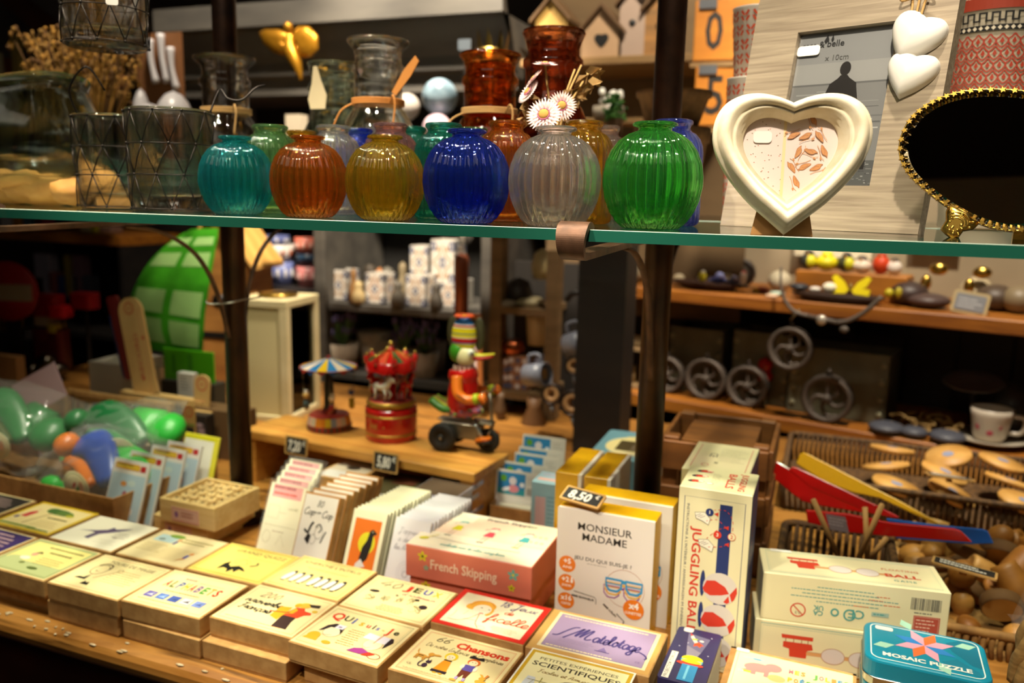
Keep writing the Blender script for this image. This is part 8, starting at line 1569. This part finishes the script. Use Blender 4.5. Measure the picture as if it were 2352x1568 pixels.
# enamel mugs and wooden spools hanging on a stand
t=thing('mug_stand','dark stand with arms holding grey mugs and wooden spools','stand',(rp(1340,900,2.05).x,2.05,0)); zt2=rp(1335,690,2.05).z; MB().cyl((0,0,0),(0,0,zt2),.012,c_('#1c1510',.5),12).obj('pole',t)
k=sz(rp(1340,850,2.05),1); mb=MB(); P=[rp(1300,690,2.05),rp(1320,672,2.05),rp(1352,690,2.05),rp(1362,780,2.05),rp(1360,880,2.05)]; o0=t.location; mb.tube(smooth_path([tuple(a-o0) for a in P],4),.008,c_('#1c1510',.5),8); mb.obj('curved_arm',t)
gm2=c_('#7d8290',.3)
for i,(x,y,r,L,aa,lab) in enumerate(((1328,790,32,56,R(20),'grey enamel mug hanging highest on the dark stand'),(1232,860,28,56,R(10),'grey enamel mug hanging at the left of the dark stand'))):
    p=rp(x,y,2.02); T=frameT((0,0,0),(math.cos(aa),-.2,math.sin(aa)),(-math.sin(aa),0,math.cos(aa)))@MX.Rotation(R(90),4,'Y'); m_=thing('enamel_mug',lab,'mug',p,0,'grey enamel mugs'); mb=MB(T); mb.lathe([(0,-L/2*k),(r*.9*k,-L/2*k),(r*k,L/2*k),(r*.94*k,L/2*k),(r*.85*k,-L*.44*k),(0,-L*.44*k)],gm2,n=28); mb.obj('mug',m_); mb=MB(T); mb.tube(smooth_path([(0,r*k,L*.3*k),(0,(r+18)*k,L*.25*k),(0,(r+18)*k,-L*.2*k),(0,r*k,-L*.3*k)],5),4*k,gm2,7); mb.obj('handle',m_)
    MB(T).lathe([(0,L*.40*k),(r*.5*k,L*.40*k)],c_('#b08a58',.7),n=16).obj('wooden_plug',m_)
for (x,y,r,lab) in ((1316,926,30,'round wooden spool in a dark ring, lowest on the stand'),(1268,905,24,'small wooden spool left of the lowest one'),(1320,840,22,'pale wooden spool under the highest mug')):
    p=rp(x,y,2.0); m_=thing('wooden_spool',lab,'spool',p,0,'wooden spools on the stand'); T=frameT((0,0,0),(1,0,0),(0,.15,1)); MB(T).lathe([(r*.35*k,.006),(r*.78*k,.006),(r*.8*k,-.03),(r*.35*k,-.03)],c_('#b48a58',.6),n=24,closed=True).obj('core',m_); MB(T).lathe([(r*.8*k,.008),(r*k,.010),(r*1.05*k,-.005),(r*k,-.03),(r*.8*k,-.03)],c_('#3a302a',.4,.5),n=28,closed=True).obj('ring',m_)
    MB(T).cyl((0,-r*k,0),(r*.3*k,-r*1.7*k,.005),5*k,c_('#7d8288',.3,.5)).obj('tap',m_)
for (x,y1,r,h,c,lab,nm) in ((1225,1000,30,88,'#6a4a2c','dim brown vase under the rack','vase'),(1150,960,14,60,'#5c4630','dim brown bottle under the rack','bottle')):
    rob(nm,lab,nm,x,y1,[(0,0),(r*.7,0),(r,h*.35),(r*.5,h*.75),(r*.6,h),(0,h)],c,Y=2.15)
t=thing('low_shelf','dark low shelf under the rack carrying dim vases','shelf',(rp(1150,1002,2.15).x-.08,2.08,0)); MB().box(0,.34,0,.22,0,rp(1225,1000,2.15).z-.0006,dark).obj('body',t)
# cream roller and small cabinet left part of the shelving
p=upl(1392,880,ZL,.05); k=sz(p,1); t=thing('small_cabinet','small open wooden cabinet on the lower shelf behind the right post','cabinet',p,ang); w,h=95*k,92*k
for a_ in ((0,w,0,.01),(0,w,h-.008,h)): MB().box(a_[0],a_[1],0,.10,a_[2],a_[3],rk).obj('board',t)
for x in (0,w-.008): MB().box(x,x+.008,0,.10,.01,h-.008,rk).obj('side',t)
MB().box(.008,w-.008,.09,.10,.01,h-.008,c_('#2c2218',.8)).obj('back',t)
for i in range(4): MB().cyl((.015+.02*i,.05,.011),(.015+.02*i,.05,h*.5),.007,c_('#a08a60',.6),10).obj('peg',t)
mb=MB(); mb.cyl((0,.05,h+12*k),(w,.05,h+12*k),12*k,c_('#c2b490',.6),18); one(mb,'cream_roller','cream fabric roll lying on the small cabinet','roll',p,ang)
for (x,y,rx,ry,c,lab,cat) in ((1300,640,16,40,'#b89866','tan box standing at the left end of the upper shelf','box'),(1345,640,30,34,'#4a342c','dark brown carved pair on the upper shelf left of the post','figure'),(1380,640,26,50,'#c2b48c','cream statue left of the right iron post','statue'),(1420,640,32,42,'#4c3026','dark reddish animal left of the right iron post','figure'),(1460,645,18,34,'#c8bd9c','cream figure beside the right iron post','figure'),(1330,560,34,20,'#5a4034','dark plate on the wall left of the post','plate')):
    p=upl(x,y,ZU if y>600 else ZU+.12,.14 if y>600 else .33); bgball(cat if cat!='figure' else 'carved_figure',lab,cat,(x,y),ZU if y>600 else ZU+.12,.14 if y>600 else .33,rx,ry*.55,c)
# ---- upper right: shelf of bird houses, number boards, plant ----
hY=2.35
def hp_(x,y,Y=hY): return at(x,y,Y=Y)
zsh=hp_(1420,128).z; xs0=hp_(1195,120).x; xs1=hp_(1720,100).x
t=thing('upper_shelf','pale wooden wall shelf of bird houses at the top','shelf',(xs0,hY,zsh-.022)); sw=mixmat('birdhouse_shelf','#8a6a40','#75582f',.6,(3,20,20),4); MB().box(0,xs1-xs0,0,.30,0,.022,sw,.002).obj('board',t); MB().box(0,xs1-xs0,.29,.32,-.75,.75,mixmat('tan_wall_board','#6e5738','#5c472c',.8,(3,3,10),4)).obj('back_board',t)
for (x0,x1,y0,c,hole,lab) in ((1228,1305,0,'#b8924a','o','yellow bird house with a round hole, left on the upper shelf'),(1335,1428,40,'#a58564','h','bird house with a heart shaped hole on the upper shelf'),(1420,1480,-40,'#9a8474','o','tall greyish bird house with a round hole on the upper shelf'),(1478,1545,-20,'#9c6c34','o','brown bird house beside the right iron post, upper shelf')):
    p=hp_(x0,125,hY+.03); p.z=zsh+.0006; k=sz(p,1); w=(x1-x0)*k; h=(120-y0)*k*.74; t=thing('bird_house',lab,'bird house',p,0,'bird houses on the upper shelf'); hw=mixmat('bh'+c,c,'#6a4c26' if c=='#9c6c34' else c,.6,(6,6,30),3)
    mb=MB(frameT((0,0,0),(1,0,0),(0,0,1))); mb.prism([(0,0),(w,0),(w,h),(w/2,h+w*.55),(0,h)],-.12,0,hw); mb.obj('body',t)
    for a_,b_ in (((-.012,h-.012),(w/2,h+w*.55)),((w/2,h+w*.55),(w+.012,h-.012))): MB(frameT((0,0,0),(1,0,0),(0,0,1))).prism([a_,b_,(b_[0],b_[1]+.010),(a_[0],a_[1]+.010)],-.13,.02,c_('#5a4022',.7)).obj('roof_board',t)
    mb=MB(frontT(w/2,-.0006,h*.62)); 
    if hole=='o': mb.lathe([(0,0),(w*.13,0),(w*.13,.001),(0,.001)],black,n=18)
    else: mb.add([(x_*w*.36,y_*w*.36,.0006) for x_,y_ in heart(28)],[tuple(range(len(heart(28))))],black)
    mb.obj('entrance_hole',t)
nY=2.25
for (y0,y1,txt,lab) in ((8,142,'01','orange number board reading 0 1, upper of the two'),(152,290,'50','orange number board reading 5 0, under the other')):
    p=hp_(1590,y1,nY); k=sz(p,1); w=150*k; h=(y1-y0)*k; t=thing('number_board',lab,'board',p,R(2),'orange number boards'); MB().box(0,w,0,.03,0,h,mixmat('orange_board','#b8741e','#a86414',.5,(6,6,20),3),.003).obj('board',t)
    mb=MB(); cv=Cv(mb,frontT(0,0,0)); 
    for ch,u in zip(txt,(.30,.78)): cv.text(ch,w*u*1000,h*200,h*620,'#1c1712',bold=.015,wid=w*260)
    cv.frame(w*20,h*25,w*960,h*950,1.2,'#8a5616'); mb.obj('numerals',t)
    q_=MB(); q_.rbox(0,40*k,0,20*k,-.002,.002,.003,c_('#4a4c50',.6)); o=q_.obj('slate_label',t,(8*k,-.003,h-24*k if y0>100 else h-20*k),(R(90),0,0))
rod=MB(); rod.box(0,.32,0,.04,-.015,0,sw); p=hp_(1585,291,nY); one(rod,'number_ledge','narrow ledge under the orange number boards','ledge',(p.x,nY,p.z-.001))
rod=MB(); rod.box(0,.32,0,.04,-.012,0,sw); p=hp_(1585,143,nY); one(rod,'number_ledge','narrow ledge between the two orange number boards','ledge',(p.x,nY,p.z-.001))
p=hp_(1412,300,2.0); k=sz(p,1); mb=MB(); q=random.Random(6)
for i in range(90): a_=q.uniform(0,6.28); r_=q.uniform(0,30)*k; mb.ball((r_*math.cos(a_),r_*math.sin(a_),q.uniform(20,76)*k),(q.uniform(3,8)*k,q.uniform(3,8)*k,4*k),c_(q.choice(['#3f7a2c','#2c5c20','#5a9440']),.6),6,4)
mb.lathe([(0,-30*k),(14*k,-30*k),(20*k,22*k),(0,22*k)],c_('#6a4a2c',.7),n=18); one(mb,'green_plant','small green plant behind the amber vases','plant',p+V((0,0,.004)))
t=thing('plant_table','tall dark stand under the small green plant','stand',(p.x,p.y,0)); MB().box(-.06,.06,-.06,.06,0,p.z-30*k+.003,dark).obj('body',t)
p=hp_(1398,245,2.28); k=sz(p,1); mb=MB(); q=random.Random(3)
for i in range(16): mb.ball((q.uniform(-30,30)*k,q.uniform(-.02,.02),q.uniform(0,34)*k),(q.uniform(5,10)*k,)*3,c_('#d8d4c8',.3),8,6)  # plain white balls put in place of the white lights
mb.lathe([(0,-.03),(34*k,-.03),(36*k,0),(0,0)],c_('#8a8070',.5),n=20); one(mb,'white_light_balls','dish of white balls standing in for white lights behind the dried flowers','bowl',p); 
mb=MB(); mb.box(-.10,.10,-.02,.09,-.015,0,sw); one(mb,'small_ledge','short ledge under the white balls that stand in for lights','ledge',p+V((0,0,-.031)))
# ---- on and under the cornice ----
gzt=zt_
def onc(x,y,Y=2.34): p=at(x,y,Y=Y); return V((p.x,p.y,gzt+.0008))
for i,x in enumerate((470,505,545,590,632,672,712,752)):
    p=onc(x,60,2.36+.03*(i%2)); k=sz(p,1); mb=MB(); mb.lathe([(0,0),(17*k,0),(20*k,60*k),(18*k,60*k),(15*k,4*k),(0,4*k)],clear,n=20); 
    one(mb,'tumbler','clear drinking glass standing in the row on top of the dresser','glass',p,0,'drinking glasses on top of the dresser')
for (x,r,h,c,lab,nm) in ((795,16,46,'#b86a24','small amber pot on top of the dresser','pot'),(840,22,44,'#cfc4b4','white cup with a pink flower on top of the dresser','cup'),(895,18,40,'#1c2a6a','dark blue pot on top of the dresser','pot'),(960,40,36,'#a87a34','tan basket on top of the dresser','basket'),(1030,34,44,'#8a6428','brown basket at the right on top of the dresser','basket')):
    p=onc(x,40); k=sz(p,1); mb=MB(); mb.lathe([(r*k_,h_*k) for r,h_,k_ in [(a*r,b*h,k) for a,b in ((0,0),(.8,0),(1,.9),(1,1),(.85,1),(.7,.1),(0,.1))]],c_(c,.4),n=22)
    if c=='#cfc4b4': mb.lathe([(0,0),(30*k,1*k),(34*k,5*k),(0,3*k)],c_('#c8bfae',.3),n=26); mb.ball((0,-20*k,20*k),(8*k,4*k,8*k),c_('#c8707a',.5),8,6)
    one(mb,nm,lab,nm,p)
p=at(668,110,Y=2.215); k=sz(p,1); t=thing('golden_angel','gilded angel with spread wings fixed to the cornice','angel',p); gd=c_('#b07a1c',.35,.7)
mb=MB(); mb.tube(smooth_path([(0,0,60*k*.5),(0,-.005,0),(18*k,-.004,-40*k),(26*k,0,-72*k)],5),[9*k,11*k,12*k,13*k,14*k,15*k,16*k,16*k,15*k,14*k,12*k,10*k,8*k,6*k,4*k,2*k],gd,10); mb.ball((-2*k,-.006,44*k),(11*k,11*k,13*k),gd,12,8); mb.obj('figure',t)
for sx,pts in ((-1,[(0,30),(-30,42),(-70,44),(-86,38),(-76,14),(-50,-8),(-20,-16),(4,-4)]),(1,[(0,30),(24,46),(50,44),(72,24),(74,-4),(58,-20),(30,-24),(6,-6)])):
    mb=MB(frameT((0,0,0),(1,0,0),(0,0,1))); P=[(a_*k,b_*k) for a_,b_ in pts]; P=P[::-1] if sx<0 else P[::-1]; c=(sum(a_ for a_,b_ in P)/8,sum(b_ for a_,b_ in P)/8); loft(mb,[(a_-c[0],b_-c[1]) for a_,b_ in P],[(1,-.004),(1,.002),(.75,.010),(.3,.013)],gd,MX.Translation((c[0],c[1],0)))
    for i in range(6): mb.tube([(c[0]*.4,c[1]*.6+.0,.011),((pts[1+i][0])*k*.95,(pts[1+i][1])*k*.95,.004)],2.2*k,gd,5)
    mb.obj('wing',t)
for (x,y,r,c,lab,nm,Y) in ((1010,222,41,'#8fa6b4','pale blue mottled ball between the clear and the amber jar','ball',2.10),(1004,296,34,'#c9aab4','pale pink ball below the blue one','ball',2.05),(935,245,30,'#b8aea4','dull white ball right of the large clear jar','ball',2.15)):
    p=at(x,y,Y=Y); a=sz(p,r); mb=MB(); mb.ball((0,0,0),a,mixmat('mottled'+c,c,'#5f7480' if c=='#8fa6b4' else c,.35,(30,30,30),3),24,14); mb.cyl((0,0,-a*.96),(0,0,-a*.96-.10),.004,gm2,8); one(mb,nm,lab,'ball',p)
MB_=MB(); MB_.box(-.45,.35,-.08,.12,-.02,0,dark); p=at(1000,360,Y=2.1); one(MB_,'dark_ledge','dark ledge behind the jars carrying the coloured balls','ledge',(p.x,2.1,p.z))
p=at(682,305,Y=2.2); k=sz(p,1); mb=MB(); mb.box(-20*k,20*k,-.02,.02,-.15,40*k,c_('#b4a690',.5)); one(mb,'cream_candle','cream candle block under the angel','candle',p)
p=at(1130,118,Y=2.0); k=sz(p,1); mb=MB()
for i in range(9): a_=R(200+i*20); c_s=(34*k*math.cos(2*pi*i/9),34*k*math.sin(2*pi*i/9)); mb.add([(c_s[0]-8*k*math.sin(2*pi*i/9),c_s[1]+8*k*math.cos(2*pi*i/9),0),(c_s[0]+8*k*math.sin(2*pi*i/9),c_s[1]-8*k*math.cos(2*pi*i/9),0),(c_s[0]*1.25,c_s[1]*1.25,46*k)],[(0,1,2)],brass)
mb.lathe([(34*k,-60*k),(34*k,4*k),(36*k,4*k),(36*k,-60*k)],brass,n=24); mb.box(-20*k,20*k,-20*k,20*k,-.2,-60*k,dark); one(mb,'brass_crown','brass crown candle holder behind the amber jar','crown',p)
p=at(1068,103,Y=2.05); k=sz(p,1); mb=MB(); mb.rbox(-16*k,16*k,-12*k,12*k,0,.004,.003,c_('#5c646c',.5),T=frontT(0,0,0)); mb.box(-2*k,2*k,.002,.006,-.12,0,dark); one(mb,'small_label','small grey label beside the brass crown','label',p)
# ---- upper left: dried bouquet, rack of white utensils ----
p=at(200,330,Y=1.52); k=sz(p,1); zc_=p.z-ZS; t=thing('dried_bouquet','big bouquet of golden dried grasses in a glass, behind the candle glasses','bouquet',(p.x,p.y,ZS+.0004)); mb=MB(); q=random.Random(14); gcs=[c_('#a8792c',.9),c_('#7c5518',.9),c_('#8f6a2c',.9),c_('#5c3c12',.9)]
for i in range(170):
    a_=q.uniform(-1,1); yy=q.uniform(-.10,.10); L=q.uniform(120,245)*k+zc_; e=V((a_*130*k*(L/(230*k+zc_)),yy,L)); mb.tube([(a_*12*k,yy*.1,.02),tuple(e*.6+V((0,0,.01))),tuple(e)],1.3*k,q.choice(gcs),4)
    for j in range(3): mb.ball(tuple(e+V((q.uniform(-12,12)*k,q.uniform(-.015,.015),q.uniform(-26,8)*k))),(q.uniform(3,8)*k,q.uniform(3,8)*k,q.uniform(4,10)*k),q.choice(gcs),6,4)
mb.obj('dried_grass',t); mb=MB(); mb.lathe([(0,0),(36*k,0),(44*k,zc_+40*k),(41*k,zc_+40*k),(33*k,5*k),(0,5*k)],clear,n=28); mb.obj('glass_vase',t)
t=thing('utensil_board','brown board with white ceramic spoons hanging on it, left of the iron post','board',at(368,270,Y=1.95)); k=sz(t.location,1); mb=MB(); mb.box(-60*k,66*k,0,.012,-.25,185*k,c_('#8a5a34',.6)); mb.obj('board',t); wc=c_('#c4bfc0',.3)
for x,z,L in ((-10,170,95),(22,180,105),(48,150,90)): mb=MB(); mb.tube(smooth_path([(x*k,-.012,z*k),((x+4)*k,-.016,(z-L*.5)*k),((x+14)*k,-.014,(z-L)*k)],4),[9*k,9*k,8*k,7*k,6.5*k,6.5*k,7*k,8*k,9*k],wc,9); mb.obj('spoon',t)
for (x,y,rx,ry,lab) in ((325,250,22,46,'white ceramic bird with a long tail beside the brown board'),(345,262,40,24,'low white ceramic figure in front of the brown board'),(400,250,44,40,'round white ceramic jug in front of the brown board')):
    p=at(x,y,Y=1.80); a,b=sz(p,rx),sz(p,ry); mb=MB(); mb.lathe([(0,-b),(a*.7,-b),(a,-b*.3),(a*.7,b*.4),(a*.4,b*.8),(0,b)],wc,n=22); mb.box(-.01,.01,-.01,.01,-.22,-b*.98,dark); one(mb,'ceramic_figure',lab,'ceramic',p)
for (x0,x1,y0,c,lab) in ((-20,22,130,'#a59a78','cream upright board at the far left'),(22,40,140,'#5a2c12','narrow rust brown board at the far left'),(40,62,90,'#8a7a3c','ochre upright board at the far left')):
    p=at(x0,300,Y=2.3); k=sz(p,1); mb=MB(); mb.box(0,(x1-x0)*k,0,.02,-.3,(300-y0)*k,c_(c,.6)); one(mb,'upright_board',lab,'board',p)
a,b=at(-40,-60,Y=2.6),at(190,130,Y=2.3); mb=MB(); mb.box(-.03,.03,-.03,.03,0,(b-a).length+.3,c_('#5a3014',.6)); one(mb,'ceiling_beam','brown slanting beam in the top left corner','beam',a,rot=(b-a).to_track_quat('Z','Y').to_euler())
p=at(60,140,Y=3.0); mb=MB(); mb.box(-.9,.5,0,.03,-.6,.9,c_('#5c5450',.8)); one(mb,'grey_panel','dull grey panel on the rear wall at the upper left','panel',p)
# ---- lower left background ----
lY=2.55; zl_=at(150,540,Y=lY).z; x0,x1=at(-60,525,Y=lY).x,at(300,560,Y=lY).x
t=thing('left_shelving','dark shelving with an orange-brown top shelf at the left','shelving',(x0,lY,0),R(-3)); L=x1-x0; MB().box(0,L,0,.4,zl_-.03,zl_+.012,oak,.003).obj('top_shelf',t); MB().box(0,L,.38,.4,0,zl_-.03,dark).obj('back',t); MB().box(0,L,0,.38,zl_-.42,zl_-.40,dark).obj('middle_shelf',t); MB().box(L-.02,L,0,.38,0,zl_-.03,dark).obj('side',t)
zz=zl_+.0125
for (x,w,h,c,lab) in ((10,26,18,'#c8c4c8','white packet at the far left on the left shelf'),(38,24,28,'#d8941c','orange yellow packet on the left shelf'),(62,26,26,'#7aa0c0','light blue packet on the left shelf'),(90,26,20,'#b8304a','pinkish red packet on the left shelf'),(195,30,12,'#b8a87c','cream packet on the left shelf'),(214,20,14,'#a89a1c','yellow green packet on the left shelf'),(240,40,10,'#7a5a4a','brown packet at the right of the left shelf')):
    p=at(x,520,Y=lY+.08); k=sz(p,1); mb=MB(); mb.box(-w*k/2,w*k/2,0,.06,0,h*k*1.4,c_(c,.5),.003); one(mb,'small_packet',lab,'packet',V((p.x,p.y,zz)),R(-3),'packets on the left shelf')
zm=zl_-.3995; q=random.Random(9)
for (x,y,w,h,c,lab) in ((95,600,48,30,'#8a8494','row of pale spines on the dark left shelf'),(150,600,14,26,'#8a7a2c','ochre spine on the dark left shelf'),(176,602,30,28,'#7a5a64','dull pink spines on the dark left shelf'),(90,650,26,24,'#1c3c34','dark green tin in the left shelving'),(118,640,20,26,'#8a4a44','dull red tin in the left shelving'),(146,655,34,36,'#2c3c7a','dark blue tin in the left shelving'),(172,660,16,46,'#9a948c','pale bottle in the left shelving'),(198,655,26,36,'#4a4c5a','grey tin in the left shelving')):
    p=at(x,y,Y=lY+.12); k=sz(p,1); mb=MB(); mb.box(-w*k/2,w*k/2,0,.05,-(.16 if y<620 else .06),h*k*.6,c_(c,.6),.003); one(mb,'shelved_tin',lab,'tin',p)
t=thing('round_sign','large round red sign with a white bar at the left edge','sign',at(18,668,Y=1.95),R(22)); k=sz(t.location,1); T=frontT(0,0,0); MB(T).lathe([(0,-.01),(66*k,-.01),(70*k,0),(66*k,.008),(0,.008)],c_('#9a0f0c',.4),n=40).obj('disc',t); MB(T).box(-58*k,58*k,-22*k,16*k,.008,.010,c_('#a89a84',.5)).obj('bar',t); MB().box(-.02,.02,.01,.03,-(t.location.z-.756),-40*k,dark).obj('stand',t)
for (x,y,rx,ry,c,lab,nm) in ((105,700,42,30,'#8a0c0a','bright red enamel piece beside the round sign','red_piece'),(140,715,24,16,'#c0141a','shiny red bulb right of the round sign','red_bulb'),(195,690,30,22,'#7a0c0c','dark red piece at the right of the red ones','red_piece'),(120,800,40,60,'#5a1612','dark red box below the shiny red bulb','red_box'),(70,765,24,14,'#8a848a','pale packet below the round sign','packet'),(20,745,30,16,'#8a6a1c','ochre piece under the round sign','ochre_piece'),(108,735,26,14,'#9a8468','cream piece below the red ones','cream_piece'),(130,752,16,12,'#a8901c','yellow piece below the red ones','yellow_piece')):
    p=at(x,y,Y=2.05); a,b=sz(p,rx),sz(p,ry); mb=MB(); mb.rbox(-a,a,-.03,.03,-b*.8,b*.8,.02,c_(c,.3)); mb.box(-.004,.004,0,.008,-(p.z-.76),-b*.79,dark); one(mb,nm,lab,'ornament',p,R(10))
for (x,y,r,lab) in ((108,832,22,'round shiny metal pot below the red things'),(75,850,20,'second shiny metal pot, left of the round one'),(135,850,20,'third shiny metal pot, right of the round one')):
    p=at(x,y,Y=1.95); a=sz(p,r); mb=MB(); mb.ball((0,0,0),a,c_('#6a6054',.15,1),18,11); mb.cyl((0,0,-a*.9),(0,0,-(p.z-.756)),a*.5,dark); one(mb,'metal_pot',lab,'pot',p,0,'shiny metal pots')
p=at(25,1000,Y=1.75); mb=MB(); mb.box(-.10,.05,0,.03,0,.12,c_('#8a5c30',.6)); one(mb,'brown_packet','dim brown packet at the far left behind the bags','packet',V((p.x,p.y,ZT+.0006)))
# ---- large cloth seen only in the mirror ----
